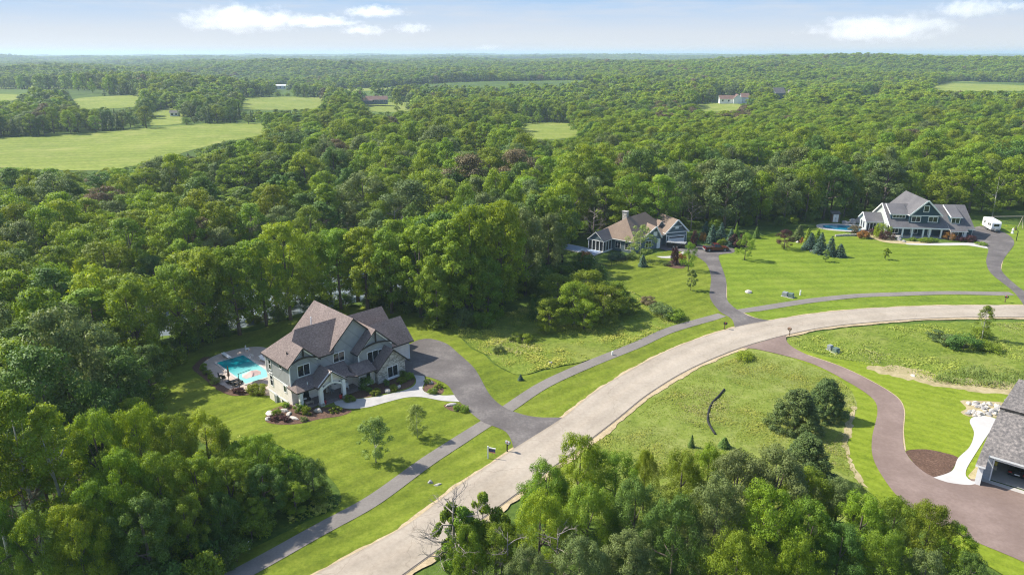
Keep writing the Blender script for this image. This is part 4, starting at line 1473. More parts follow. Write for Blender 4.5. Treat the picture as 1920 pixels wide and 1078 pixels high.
for n, (x, y, z, h, r, kind, hue, d, u, v) in enumerate(rest):
    kk = kind if d < 620 or kind == 'bush' else kind + '_far'
    i, H0, R0 = rng.choice(by_key[(kk, hue)])
    pts[n] = (x, y, z - .1)
    rot[n] = (0, 0, rng.uniform(0, 2 * PI))
    scl[n] = (r / R0, r / R0, h / H0)
    idx[n] = i
wm = bpy.data.meshes.new('far_woodland')
wm.vertices.add(len(rest))
wm.vertices.foreach_set('co', pts.ravel())
for nm, ty, data, key in (('rot', 'FLOAT_VECTOR', rot.ravel(), 'vector'), ('scl', 'FLOAT_VECTOR', scl.ravel(), 'vector'), ('idx', 'INT', idx, 'value')):
    wm.attributes.new(nm, ty, 'POINT').data.foreach_set(key, data)
wo = link(bpy.data.objects.new('far_woodland', wm))
tag(wo, kind='stuff')
gn = bpy.data.node_groups.new('scatter_trees', 'GeometryNodeTree')
gn.interface.new_socket('Geometry', in_out='INPUT', socket_type='NodeSocketGeometry')
gn.interface.new_socket('Geometry', in_out='OUTPUT', socket_type='NodeSocketGeometry')
ni, no = gn.nodes.new('NodeGroupInput'), gn.nodes.new('NodeGroupOutput')
ip = gn.nodes.new('GeometryNodeInstanceOnPoints')
ci = gn.nodes.new('GeometryNodeCollectionInfo')
ci.inputs['Collection'].default_value = lib_col
ci.inputs['Separate Children'].default_value = True
ci.inputs['Reset Children'].default_value = True
def named(nm, ty):
    a = gn.nodes.new('GeometryNodeInputNamedAttribute')
    a.data_type = ty
    a.inputs['Name'].default_value = nm
    return a.outputs[0]
ip.inputs['Pick Instance'].default_value = True
e2r = gn.nodes.new('FunctionNodeEulerToRotation')
gn.links.new(named('rot', 'FLOAT_VECTOR'), e2r.inputs[0])
gn.links.new(ni.outputs[0], ip.inputs['Points'])
gn.links.new(ci.outputs[0], ip.inputs['Instance'])
gn.links.new(named('idx', 'INT'), ip.inputs['Instance Index'])
gn.links.new(e2r.outputs[0], ip.inputs['Rotation'])
gn.links.new(named('scl', 'FLOAT_VECTOR'), ip.inputs['Scale'])
gn.links.new(ip.outputs[0], no.inputs[0])
mod = wo.modifiers.new('scatter', 'NODES')
mod.node_group = gn
print('woods: singles', len(singles), 'manual', len(manual), 'far', len(rest))
# ------------------------------------------------------------------ houses
def opening(parent, axis, at, a0, a1, z0, z1, panes=2, out=-1, name='window', frame='white', glass='glass', fw=.09, transom=None, deep=.07):
    """Window (or glazed door) on a wall: axis 'y' = wall facing along y at y=at, spanning x a0..a1; out = side it faces. The glazing is a sub-part."""
    f = MB()
    g = MB()
    def bx(mb, p0, p1, q0, q1, d0, d1):
        lo, hi = sorted((at + out * d0, at + out * d1))
        if axis == 'y':
            mb.box(p0, p1, lo, hi, q0, q1)
        else:
            mb.box(lo, hi, p0, p1, q0, q1)
    bx(f, a0 - fw, a1 + fw, z0 - fw, z0, -.02, deep)
    bx(f, a0 - fw, a1 + fw, z1, z1 + fw, -.02, deep)
    bx(f, a0 - fw, a0, z0, z1, -.02, deep)
    bx(f, a1, a1 + fw, z0, z1, -.02, deep)
    w = (a1 - a0) / panes
    for i in range(1, panes):
        bx(f, a0 + w * i - fw * .35, a0 + w * i + fw * .35, z0, z1, -.02, deep * .8)
    if transom:
        bx(f, a0, a1, transom - fw * .3, transom + fw * .3, -.02, deep * .75)
    bx(g, a0, a1, z0, z1, -.02, .025)
    fo = f.build(name, M[frame], parent)
    g.build('pane', M[glass], fo)
    return fo

def house(name, label, o, yaw, cat='house', z=0.0):
    return thing(name, label, cat, (o[0], o[1], z), yaw)

# ===== the grey house with stone gable beside the pool
H1 = house('gabled_house', 'two-storey grey house with brown shingled gables and a pale stone front gable, by the pool', H1O, H1Y)
k1, Ze, a1, L1, f1 = .954, 5.77, 2.508, 7.934, .597
h1 = (L1 - f1) / 2
zr = Ze + k1 * h1
m1, w1, q1, Q1, zm = 10.99, 4.1, .72, 11.77, 9.946
SH = [M['shingle_brown'], M['fascia_dark']]
# left wing: gable running into a hipped main roof
rf = MB()
rf.slab([(0, 0, Ze), (a1, 0, Ze + k1 * a1), (a1, f1 + a1, Ze + k1 * a1), (h1, L1 - h1, zr), (0, L1, Ze)], .2)
rf.slab([(a1, 0, Ze + k1 * a1), (2 * a1, 0, Ze), (2 * a1, f1, Ze), (a1, f1 + a1, Ze + k1 * a1)], .2)
rf.slab([(2 * a1, f1, Ze), (7.4, f1, Ze), (10.3, L1 - h1, zr), (h1, L1 - h1, zr), (a1, f1 + a1, Ze + k1 * a1)], .2)
rf.slab([(h1, L1 - h1, zr), (10.2, L1 - h1, zr), (10.2, L1, Ze), (0, L1, Ze)], .2)
rf.build('roof', SH, H1)
rf = MB()
e1 = zm - k1 * w1
rf.slab([(m1, q1, zm), (m1, Q1, zm), (m1 - w1, Q1, e1), (m1 - w1, q1, e1)], .22)
rf.slab([(m1, q1, zm), (m1, Q1, zm), (m1 + w1, Q1, e1), (m1 + w1, q1, e1)], .22)
rf.build('roof', SH, H1)
rf = MB()
p2, r2, z2, hw2 = 13.6, -.8, 7.955, 3.28
e2 = z2 - k1 * hw2
rf.slab([(p2, r2, z2), (p2, 4.6, z2), (p2 - hw2, 4.6, e2), (p2 - hw2, r2, e2)], .2)
rf.slab([(p2, r2, z2), (p2, 4.6, z2), (p2 + hw2 + .3, 4.6, e2 - .28), (p2 + hw2 + .3, r2, e2 - .28)], .2)
rf.build('roof', SH, H1)
rf = MB()
rf.slab([(15.25, -2.7, 4.95), (15.25, 4.2, 4.95), (12.2, 4.2, 2.2), (12.2, -2.7, 2.2)], .2)
rf.slab([(15.25, -2.7, 4.95), (15.25, 4.2, 4.95), (18.15, 4.2, 2.25), (18.15, -2.7, 2.25)], .2)
rf.build('roof', SH, H1)
rf = MB()   # garage range, ridge along the front
rf.slab([(15.6, 4.5, 6.5), (21.75, 4.5, 6.5), (21.75, 1.2, 3.3), (15.6, 1.2, 3.3)], .2)
rf.slab([(15.6, 4.5, 6.5), (21.75, 4.5, 6.5), (21.75, 7.9, 3.3), (15.6, 7.9, 3.3)], .2)
rf.build('roof', SH, H1)
rf = MB()
rf.slab([(15.5, 10.4, 6.5), (22.2, 10.4, 6.5), (22.2, 7.5, 3.8), (15.5, 7.5, 3.8)], .2)
rf.slab([(15.5, 10.4, 6.5), (22.2, 10.4, 6.5), (22.2, 13.4, 3.7), (15.5, 13.4, 3.7)], .2)
rf.build('roof', SH, H1)
rf = MB()   # porch roof wrapping the front
rf.slab([(.12, -1.75, 2.72), (9.0, -1.75, 2.72), (9.0, .96, 3.95), (1.5, .96, 3.95)], .18)
rf.slab([(.12, -1.75, 2.72), (1.5, .96, 3.95), (.12, .96, 2.72)], .18)
rf.slab([(8.95, -2.6, 2.68), (12.25, -2.6, 2.68), (12.25, -.38, 3.62), (8.95, -.38, 3.62)], .18)
rf.slab([(8.95, -2.6, 2.68), (8.95, -.38, 3.62), (8.6, .9, 3.4), (8.0, -1.7, 2.72)], .18)
rf.build('porch_roof', SH, H1)
rf = MB()
rf.slab([(5.0, -2.75, 4.75), (5.0, .4, 4.75), (2.75, .4, 2.85), (2.75, -2.75, 2.85)], .18)
rf.slab([(5.0, -2.75, 4.75), (5.0, .4, 4.75), (7.25, .4, 2.85), (7.25, -2.75, 2.85)], .18)
rf.build('porch_roof', SH, H1)
# walls
def gable_poly(x0, x1, xp, y, z0, zl, zrr, zp):
    return [(x0, y, z0), (x1, y, z0), (x1, y, zrr), (xp, y, zp), (x0, y, zl)]
u = .22
wl = MB()
wl.prism(gable_poly(.4, 4.62, a1, .4, 2.72, Ze + k1 * .4 - u, Ze + k1 * .4 - u, Ze + k1 * a1 - u), (0, 2.6, 0))
wl.box(.4, 4.6, 3.0, 7.5, 2.72, Ze + .1)
wl.box(4.6, 7.4, .95, 7.5, 2.72, Ze + .12)
wl.prism(gable_poly(7.35, 14.65, m1, 1.1, 2.72, zm - k1 * 3.64 - u, zm - k1 * 3.64 - u, zm - u), (0, 10.2, 0))
wl.prism(gable_poly(10.7, 16.55, p2, -.4, 2.72, z2 - k1 * 2.9 - u, z2 - k1 * 2.95 - u, z2 - u), (0, 4.5, 0))
wl.build('upper_wall', M['siding_batten'], H1)
wl = MB()
wl.box(.4, 9.9, .4, 7.5, -2.2, 2.6)
wl.box(9.9, 12.5, -1.5, 7.5, -.3, 2.75)
wl.box(12.5, 21.3, 1.95, 7.4, -.3, 3.3)
wl.prism([(21.25, 1.95, 3.3), (21.25, 7.1, 3.3), (21.25, 4.5, 6.2)], (-5.5, 0, 0))
wl.box(14.6, 21.7, 7.4, 13.0, -.3, 3.7)
wl.prism([(21.65, 7.9, 3.7), (21.65, 12.9, 3.7), (21.65, 10.4, 6.1)], (-6, 0, 0))
wl.build('lower_wall', M['siding_grey'], H1)
st = MB()
st.prism(gable_poly(12.5, 17.42, 15.25, -2.3, -.4, 2.3, 2.75, 4.72), (0, 4.5, 0))
st.build('stone_gable_wall', M['stone'], H1)
pf = MB()
pf.box(.42, 9.9, -2.0, .38, -.5, .22)
pf.box(3.0, 7.0, -2.65, -2.0, -.5, .12)
pf.build('porch_floor', M['brick'], H1)
tr = MB()   # bands and corner boards
tr.box(.36, 4.64, .36, .4, 2.6, 2.74)
tr.box(.36, .4, .36, 7.54, 2.6, 2.78)
tr.box(.35, .4, .35, 7.54, -.12, .06)
tr.box(.35, .5, .34, .4, 2.75, 5.7)
tr.box(.35, .4, .4, .5, 2.79, 5.7)
tr.box(.35, .4, 7.4, 7.54, 2.79, 5.7)
tr.box(10.66, 10.8, -.45, -.4, 2.75, 4.9)
tr.box(10.65, 10.7, -.4, -.3, 2.75, 4.9)
tr.box(21.3, 21.36, 1.9, 2.04, 0, 3.25)
tr.box(21.2, 21.3, 1.89, 1.95, 0, 3.25)
tr.box(12.36, 12.5, -1.56, -1.5, 0, 2.5)
tr.box(9.86, 10.0, -1.56, -1.5, 0, 2.5)
tr.build('corner_trim', M['white'], H1)
opening(H1, 'y', .4, 1.62, 3.35, 3.95, 5.5)
opening(H1, 'y', .95, 5.9, 7.3, 3.95, 5.25) if False else opening(H1, 'y', 1.1, 7.55, 9.25, 4.0, 5.3)
opening(H1, 'y', -.4, 12.2, 14.0, 2.85, 4.55)
opening(H1, 'y', -.4, 14.1, 14.85, 3.75, 4.45, 1)
opening(H1, 'y', -2.3, 14.3, 16.0, .55, 2.15)
sill = MB().box(14.1, 16.2, -2.5, -2.3, .25, .42).build('window_box', M['white'], H1)
opening(H1, 'x', .4, 5.85, 6.5, 3.6, 5.1, 1, transom=4.4)
opening(H1, 'x', .4, 5.8, 6.5, 1.1, 3.0, 1, transom=2.0)
opening(H1, 'x', .4, 2.6, 3.2, 4.8, 5.25, 1)
opening(H1, 'x', .4, 1.85, 2.5, 1.5, 2.45, 1)
opening(H1, 'x', .4, 2.2, 3.5, -.55, .0, 1)
opening(H1, 'y', .4, 1.3, 2.9, 1.0, 2.4)
opening(H1, 'y', .4, 6.9, 8.2, 1.0, 2.3)
opening(H1, 'y', -1.5, 11.1, 11.75, .3, 2.35, 1, name='side_light')
dr = MB().box(4.5, 5.5, .33, .4, .22, 2.35).build('door', M['wood'], H1)
MB().box(5.36, 5.42, .28, .33, 1.2, 1.34).build('handle', M['metal_dark'], dr)
# porch columns, arch and king-post truss
for x, y, z0, z1, w in ((.78, -1.45, .2, 2.6, .46), (3.25, -2.42, 0, 2.95, .5), (6.75, -2.42, 0, 2.95, .5)):
    c = MB().box(x - w / 2, x + w / 2, y - w / 2, y + w / 2, z0 + .5, z1).build('porch_column', M['white'], H1)
    MB().box(x - w * .65, x + w * .65, y - w * .65, y + w * .65, z0 - .4, z0 + .5).build('column_base', M['stone'], c)
ar = MB()
arc = [(3.4 + 3.2 * t, -2.45, 2.35 + .62 * math.sin(PI * t)) for t in np.linspace(0, 1, 13)]
for p, q in zip(arc, arc[1:]):
    ar.beam(p, q, .14, .26)
ar.build('porch_arch', M['white'], H1)
tb = MB()
tb.beam((5, -2.5, 2.98), (5, -2.5, 4.5), .24)
tb.beam((2.95, -2.52, 2.9), (4.98, -2.52, 4.62), .12, .3)
tb.beam((7.05, -2.52, 2.9), (5.02, -2.52, 4.62), .12, .3)
tb.build('porch_truss', M['white'], H1)
MB().prism([(3.1, -2.2, 2.75), (6.9, -2.2, 2.75), (5, -2.2, 4.45)], (0, .12, 0)).build('porch_gable_panel', M['siding_grey'], H1)
# dark brackets in the two upper gables, pale rake boards
def truss(xp, y, zp, half, k):
    t = MB()
    t.beam((xp, y, zp - .25), (xp, y, zp - half * .62 * k), .16, .2)
    pts = [(xp + half * .78 * s, y, zp - half * .78 * k - .12 + .45 * math.cos(s * PI / 2)) for s in np.linspace(-1, 1, 11)]
    for p, q in zip(pts, pts[1:]):
        t.beam(p, q, .14, .2)
    t.build('gable_bracket', M['fascia_dark'], H1)
    b = MB()
    for s in (-1, 1):
        b.beam((xp + s * .12, y + .12, zp - .42), (xp + s * half * .86, y + .12, zp - .34 - half * .86 * k), .08, .22)
    b.build('rake_board', M['white'], H1)
truss(a1, .12, Ze + k1 * a1, a1, k1)
truss(p2, -.68, z2, hw2, k1)
MB().cyl((7.9, 7.4, 8.4), (0, 0, 1), .09, 1.6).build('vent_pipe', M['white'], H1)
MB().cyl((1.2, 2.2, 7.0), (0, 0, 1), .09, .5).build('vent_pipe', M['metal_dark'], H1)
MB().cyl((2.2, -.9, 3.25), (0, 0, 1), .07, .35).build('vent_pipe', M['white'], H1)
gd = MB().box(21.3, 21.36, 2.5, 6.7, 0, 2.3).build('garage_door', M['white'], H1)
ac = MB().box(.1, .39, 4.6, 5.3, -1.2, .1).build('meter_cabinet', M['metal_grey'], H1)

# ===== the house with the stone chimney and screened porch
H2 = house('hip_roof_house', 'tan-roofed slate-blue house with a pale chimney, a screened corner porch and a white garage door', (20.061, 171.464), -.702)
TS = [M['shingle_tan'], M['white']]
Z2, kk2, W2, D2 = 2.993, .632, 14.683, 12.839
zr2 = Z2 + kk2 * W2 / 2
hh2 = 3.826
rf = MB()
rf.slab([(0, 0, Z2), (12.4, 0, Z2), (W2 / 2, hh2, zr2)], .2)
rf.slab([(12.4, 0, Z2), (12.4, D2 + 3.8, Z2), (W2 / 2, D2, zr2), (W2 / 2, hh2, zr2)], .2)
rf.slab([(12.4, D2 + 3.8, Z2), (0, D2 + 3.8, Z2), (W2 / 2, D2, zr2)], .2)
rf.slab([(0, D2 + 3.8, Z2), (0, 0, Z2), (W2 / 2, hh2, zr2), (W2 / 2, D2, zr2)], .2)
rf.build('roof', TS, H2)
wl = MB().box(.45, 11.9, .45, D2 + 3.3, -2.2, Z2 - .05)
wl.build('wall', M['siding_blue'], H2)
for x0, x1 in ((6.6, 8.0), (9.4, 11.0)):
    opening(H2, 'y', .45, x0, x1, .7, 2.3)
opening(H2, 'y', .45, 9.4, 11.0, -1.6, -.4)
px2, pw2, pd2, pz2, pe2 = 3.569, 2.415, 3.918, 4.963, 2.874
rf = MB()
kp = (pz2 - pe2) / pw2
yb = hh2 / (zr2 - Z2) * (pz2 - Z2)
rf.slab([(px2, -pd2, pz2), (px2, yb + .2, pz2), (px2 - pw2, .6, pe2), (px2 - pw2, -pd2, pe2)], .18)
rf.slab([(px2, -pd2, pz2), (px2, yb + .2, pz2), (px2 + pw2, .6, pe2), (px2 + pw2, -pd2, pe2)], .18)
rf.build('porch_roof', [M['shingle_grey'], M['white']], H2)
MB().prism([(px2 - pw2 + .25, -pd2 + .3, pe2 - .05), (px2 + pw2 - .25, -pd2 + .3, pe2 - .05), (px2, -pd2 + .3, pz2 - .25)], (0, .15, 0)).build('porch_gable', M['siding_blue'], H2)
fr = MB()
x0, x1, y0 = px2 - pw2 + .3, px2 + pw2 - .3, -pd2 + .3
for i in range(5):
    x = x0 + (x1 - x0) * i / 4
    fr.box(x - .07, x + .07, y0 - .05, y0 + .1, .2, pe2)
for i in range(4):
    y = y0 + (.45 - y0) * i / 3.4
    fr.box(x1 - .05, x1 + .1, y - .07, y + .07, .2, pe2)
fr.box(x0 - .05, x1 + .1, y0 - .06, y0 + .12, -.02, .3)
fr.box(x1 - .06, x1 + .11, y0, .45, -.02, .3)
fr.box(x0 - .05, x1 + .1, y0 - .06, y0 + .12, pe2 - .2, pe2)
fr.build('porch_frame', M['white'], H2)
sc = MB()
sc.box(x0, x1, y0 + .12, y0 + .16, .3, pe2 - .2)
sc.box(x1 - .1, x1 - .06, y0 + .16, .44, .3, pe2 - .2)
sc.build('porch_screen', M['screen'], H2)
MB().box(x0, x1 - .1, y0 + .16, .44, .02, .18).build('porch_deck', M['wood_light'], H2)
for x, y in ((x0 + .1, y0 + .1), (x1 - .1, y0 + .1)):
    MB().box(x - .16, x + .16, y - .16, y + .16, -2.2, -.02).build('porch_post', M['white'], H2)
ch = MB().box(W2 / 2 - 1.4, W2 / 2 - .2, hh2 + .3, hh2 + 1.2, 5.2, zr2 + 1.3).build('chimney', M['stone'], H2)
MB().box(W2 / 2 - 1.52, W2 / 2 - .08, hh2 + .18, hh2 + 1.32, zr2 + 1.3, zr2 + 1.45).build('chimney_cap', M['concrete_grey'], ch)
# garage range set at an angle, given in its own frame and turned into the house's
def other_frame(root, root_o, root_yaw, o, yaw):
    """Placement of a second wing (its own heading) as children of the same house."""
    dx, dy = o[0] - root_o[0], o[1] - root_o[1]
    c, s = math.cos(-root_yaw), math.sin(-root_yaw)
    return Matrix.Translation((dx * c - dy * s, dx * s + dy * c, 0)) @ Matrix.Rotation(yaw - root_yaw, 4, 'Z')
OF = other_frame(H2, (20.061, 171.464), -.702, (41.615, 172.448), .335)
before = set(bpy.data.objects)
kg = .963
rf = MB()
rf.slab([(0, 0, 6.505), (0, 8.265, 6.505), (-3.4, 8.265, 3.23), (-3.4, 0, 3.23)], .2)
rf.slab([(0, 0, 6.505), (0, 8.265, 6.505), (3.4, 8.265, 3.23), (3.4, 0, 3.23)], .2)
rf.build('roof', TS, H2)
rf = MB()
rf.slab([(-7.05, -1.6, 5.65), (-7.05, 7.5, 5.65), (-11.0, 7.5, 2.75), (-11.0, -1.6, 2.75)], .18)
rf.slab([(-7.05, -1.6, 5.65), (-7.05, 7.5, 5.65), (-5.0, 7.5, 3.2), (-5.3, -1.6, 2.75)], .18)
rf.slab([(-5.6, .6, 2.75), (-2.95, .6, 2.75), (-2.95, 6.0, 5.6), (-6.5, 6.0, 5.6)], .18)
rf.build('roof', TS, H2)
rf = MB()
rf.slab([(-2.7, 3.2, 5.75), (-2.7, 7.2, 5.75), (-4.0, 7.2, 4.5), (-3.7, 3.2, 4.5)], .14)
rf.slab([(-2.7, 3.2, 5.75), (-2.7, 7.2, 5.75), (-1.8, 7.2, 4.5), (-1.8, 3.2, 4.5)], .14)
rf.build('dormer_roof', TS, H2)
wl = MB()
wl.prism(gable_poly(-2.95, 2.95, 0, .4, -.3, 6.5 - kg * 2.95 - .25, 6.5 - kg * 2.95 - .25, 6.25), (0, 7.6, 0))
wl.prism(gable_poly(-10.4, -5.6, -7.05, -1.2, -2.2, 2.95, 2.9, 5.35), (0, 7.8, 0))
wl.box(-5.7, -2.9, 1.4, 7, -.3, 2.7)
wl.prism([(-3.4, 3.5, 4.4), (-2.0, 3.5, 4.4), (-2.7, 3.5, 5.5)], (0, 2, 0))
wl.build('wall', M['siding_blue'], H2)
tr = MB()
tr.box(-3.0, 3.0, .33, .4, 3.15, 3.35)
tr.box(-3.0, 3.0, .34, .4, 2.38, 2.5)
tr.box(-1.35, 1.35, .33, .4, 4.62, 4.8)
for x in (-2.95, 2.81):
    tr.box(x, x + .14, .34, .4, 0, 3.1)
tr.box(-6.5, -5.55, -1.28, -1.2, 0, 2.5)
tr.build('trim', M['white'], H2)
rk = MB()
for s in (-1, 1):
    rk.beam((s * .05, -.04, 6.45), (s * 3.38, -.04, 3.18), .1, .3)
rk.build('rake_board', M['white'], H2)
rk = MB()
rk.beam((-7.05, -1.64, 5.6), (-10.95, -1.64, 2.72), .1, .25)
rk.beam((-7.05, -1.64, 5.6), (-5.32, -1.64, 2.75), .1, .25)
rk.build('rake_board', M['white'], H2)
gd = MB()
for i in range(4):
    gd.box(-2.35, 2.35, .3, .36, .02 + i * .56, .55 + i * .56)
gd = gd.build('garage_door', M['white'], H2)
MB().box(-2.1, 2.1, .27, .3, 1.78, 2.1).build('door_pane', M['glass'], gd)
opening(H2, 'y', .4, -.4, .4, 4.2, 4.75, 1, glass='white')
opening(H2, 'y', -1.2, -9.6, -8.0, .5, 2.1)
opening(H2, 'y', -1.2, -7.5, -6.6, 3.3, 4.2, 1, glass='white')
dr = MB().box(-4.6, -3.7, 1.32, 1.4, .05, 2.2).build('door', M['wood'], H2)
for x in (-2.95, 2.7):
    MB().box(x, x + .3, .2, .4, 0, 1.0).build('stone_pier', M['stone'], H2)
for o in set(bpy.data.objects) - before:
    if o.parent is H2:
        o.matrix_basis = OF

# ===== the navy house with the long porch
H3O, H3Y = (99.079, 180.176), -.114
H3 = house('porch_house', 'navy house with white porch columns and steep charcoal roof, beside the travel trailer', H3O, H3Y)
GS = [M['shingle_grey'], M['white']]
kz = (7.639 - 2.749) / 7.468
rf = MB()
rf.slab([(0, 0, 2.749), (20.97, 0, 2.749), (20.97, 7.468, 7.639), (0, 7.468, 7.639)], .2)
rf.slab([(0, 14.94, 2.749), (20.97, 14.94, 2.749), (20.97, 7.468, 7.639), (0, 7.468, 7.639)], .2)
rf.build('roof', GS, H3)
gm, gy0, zg, gw, gq, kgg = 8.85, 1.0, 9.75, 4.1, 15.5, .96
rf = MB()
rf.slab([(gm, gy0, zg), (gm, gq, zg), (gm - gw, gq, zg - kgg * gw), (gm - gw, gy0, zg - kgg * gw)], .2)
rf.slab([(gm, gy0, zg), (gm, gq, zg), (gm + gw, gq, zg - kgg * gw), (gm + gw, gy0, zg - kgg * gw)], .2)
rf.build('roof', GS, H3)
rf = MB()
rf.slab([(.5, 2.2, 5.8), (5.3, 2.2, 5.8), (5.3, 7.3, 7.62), (.9, 7.3, 7.62)], .2)
rf.build('dormer_roof', GS, H3)
rf = MB()
rf.slab([(15.2, 1.2, 5.48), (18.1, 1.2, 5.48), (18.3, 7.2, 7.57), (15.4, 7.2, 7.57)], .2)
rf.build('dormer_roof', GS, H3)
rf = MB()
rf.slab([(14.6, -1.0, 2.3), (18.95, -1.0, 2.3), (18.95, 1.2, 3.6), (14.6, 1.2, 3.6)], .16)
rf.build('bay_roof', GS, H3)
rf = MB()
rf.slab([(-4.3, 8.159, 4.99), (.3, 8.159, 4.99), (.3, 5.166, 2.95), (-4.3, 5.166, 2.95)], .18)
rf.slab([(-4.3, 8.159, 4.99), (.3, 8.159, 4.99), (.3, 11.15, 2.95), (-4.3, 11.15, 2.95)], .18)
rf.build('side_wing_roof', GS, H3)
wl = MB()
wl.box(.5, 20.5, 2.6, 14.5, -.3, 2.9)
wl.prism([(.5, 2.6, 2.9), (.5, 7.468, 7.3), (.5, 12.9, 2.9)], (20.0, 0, 0))
wl.box(14.9, 20.5, .4, 2.6, -.3, 2.6)
wl.prism(gable_poly(5.1, 12.6, gm, 1.4, 3.2, zg - kgg * 3.75 - .25, zg - kgg * 3.75 - .25, zg - .25), (0, 13.5, 0))
wl.box(.85, 5.0, 2.5, 6.4, 4.0, 5.62)
wl.box(15.4, 17.9, 1.6, 6.6, 3.4, 5.36)
wl.box(14.9, 18.75, -.55, .4, -.3, 2.4)
wl.build('wall', M['siding_navy'], H3)
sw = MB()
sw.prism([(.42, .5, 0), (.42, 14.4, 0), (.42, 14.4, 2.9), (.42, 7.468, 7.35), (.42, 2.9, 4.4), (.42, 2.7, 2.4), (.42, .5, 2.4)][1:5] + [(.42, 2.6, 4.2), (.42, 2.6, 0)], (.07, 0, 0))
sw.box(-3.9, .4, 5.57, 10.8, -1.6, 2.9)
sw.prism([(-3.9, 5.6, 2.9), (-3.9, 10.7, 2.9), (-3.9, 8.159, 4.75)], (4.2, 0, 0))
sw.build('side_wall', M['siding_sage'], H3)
tr = MB()
tr.box(-3.96, .4, 5.5, 5.57, 2.66, 2.8)
tr.box(-3.96, .4, 5.5, 5.57, .05, .25)
tr.box(-3.97, -3.9, 5.5, 10.85, .05, .25)
for x in (-3.96, -.05):
    tr.box(x, x + .16, 5.5, 5.57, .26, 2.65)
tr.box(5.0, 12.7, 1.33, 1.4, 5.6, 5.8)
tr.box(20.5, 20.57, .34, .5, 0, 2.6)
tr.box(14.86, 15.4, -.62, -.55, 0, 2.2)
tr.box(18.1, 18.8, -.62, -.55, 0, 2.2)
tr.build('trim', M['white'], H3)
rk = MB()
for s in (-1, 1):
    rk.beam((gm + s * .05, gy0 - .04, zg - .08), (gm + s * gw, gy0 - .04, zg - kgg * gw - .1), .1, .34)
rk.beam((-.04, 7.468, 7.55), (-.04, 0, 2.68), .1, .3)
rk.beam((-.04, 7.468, 7.55), (-.04, 14.9, 2.68), .1, .3)
rk.beam((-4.34, 8.159, 4.92), (-4.34, 5.17, 2.88), .1, .25)
rk.beam((-4.34, 8.159, 4.92), (-4.34, 11.15, 2.88), .1, .25)
rk.beam((.46, 2.2, 5.72), (.86, 7.3, 7.54), .1, .26)
rk.beam((15.16, 1.2, 5.4), (15.36, 7.2, 7.49), .1, .26)
rk.build('rake_board', M['white'], H3)
MB().box(-.02, 14.8, -.02, .1, 2.42, 2.62).build('porch_beam', M['white'], H3)
MB().box(.2, 14.85, .05, 2.6, -.3, .16).build('porch_floor', M['concrete_grey'], H3)
for x in (.45, 3.4, 5.75, 8.5, 10.1, 12.95):
    MB().box(x - .17, x + .17, .1, .44, .16, 2.42).build('porch_column', M['white'], H3)
for a0, a1_, z0, z1, n, y in ((5.6, 7.7, 4.1, 5.4, 2, 1.4), (9.8, 11.95, 4.1, 5.4, 2, 1.4), (8.25, 9.4, 6.75, 8.25, 1, 1.4), (1.3, 4.3, 4.75, 5.45, 4, 2.5), (15.6, 17.5, 3.9, 5.15, 2, 1.6), (15.75, 17.75, .5, 2.05, 2, -.55), (6.4, 8.0, .7, 2.1, 2, 2.6), (1.6, 3.2, .7, 2.1, 2, 2.6)):
    opening(H3, 'y', y, a0, a1_, z0, z1, n, fw=.13)
opening(H3, 'y', 5.57, -2.95, -.6, .75, 2.5, 3, fw=.13)
opening(H3, 'y', 5.57, -3.65, -3.2, .3, 2.5, 1, name='side_door', fw=.08)
for y0 in (6.9, 8.6):
    opening(H3, 'x', -3.9, y0, y0 + .9, .8, 2.6, 1, fw=.13)
dr = MB().box(10.6, 11.6, 2.53, 2.6, .16, 2.3).build('door', M['white'], H3)

# ===== the house whose open garage stands at the right-hand edge
H4O, H4Y = (51.6, 68.2), R(-39.5)
H4 = house('garage_house', 'grey-shingled house with an open double garage beside the red-brown driveway', H4O, H4Y)
k4 = .6
DS = [M['shingle_dark'], M['white']]
zs = lambda y: 2.6 + k4 * y
rf = MB()
rf.slab([(0, 0, 2.6), (.95, 0, 2.6), (.95, 1.45, zs(1.45)), (14, 1.45, zs(1.45)), (14, 7.0, zs(7.0)), (.75, 7.0, zs(7.0)), (.3, 3.4, zs(3.4))], .22)
rf.build('roof', DS, H4)
rf = MB()
rf.slab([(.7, 6.9, zs(7.0) + .32), (14, 6.9, zs(7.0) + .32), (14, 11, zs(11) + .3), (1.7, 11, zs(11) + .3)], .25)
rf.slab([(14, 15.5, zs(7)), (1.7, 15.5, zs(7)), (1.7, 11, zs(11) + .3), (14, 11, zs(11) + .3)], .25)
rf.build('roof', [M['shingle_dark'], M['fascia_dark']], H4)
wl = MB()
wl.box(.3, .75, .35, 2.6, 0, 2.55)
wl.box(.75, 1.5, 2.2, 2.6, 0, 3.55)
wl.box(6.6, 13.5, 2.2, 2.6, 0, 3.55)
wl.box(1.5, 6.6, 2.2, 2.6, 2.75, 3.6)
wl.box(.75, .95, 2.6, 9.0, 0, 3.9)
wl.box(1.2, 13.5, 9.0, 15, 0, 6.2)
wl.box(6.9, 7.1, 2.6, 9.0, 0, 3.9)
wl.prism([(.9, 2.6, 3.9), (.9, 9.0, 3.9), (.9, 9.0, 7.4), (.9, 2.6, 3.95)], (.1, 0, 0))
wl.build('wall', M['siding_lgrey'], H4)
tr = MB()
tr.box(.26, .8, .28, .35, 0, 2.5)
tr.box(1.42, 1.56, 2.1, 2.2, 0, 2.9)
tr.box(6.54, 6.68, 2.1, 2.2, 0, 2.9)
tr.box(1.57, 6.53, 2.1, 2.2, 2.72, 2.9)
tr.build('trim', M['white'], H4)
MB().box(.96, 6.88, 2.6, 9.0, 0, .08).build('garage_floor', M['concrete_grey'], H4)
MB().box(.2, 13.6, 1.45, 2.2, -.1, .1).build('garage_apron', M['concrete'], H4)
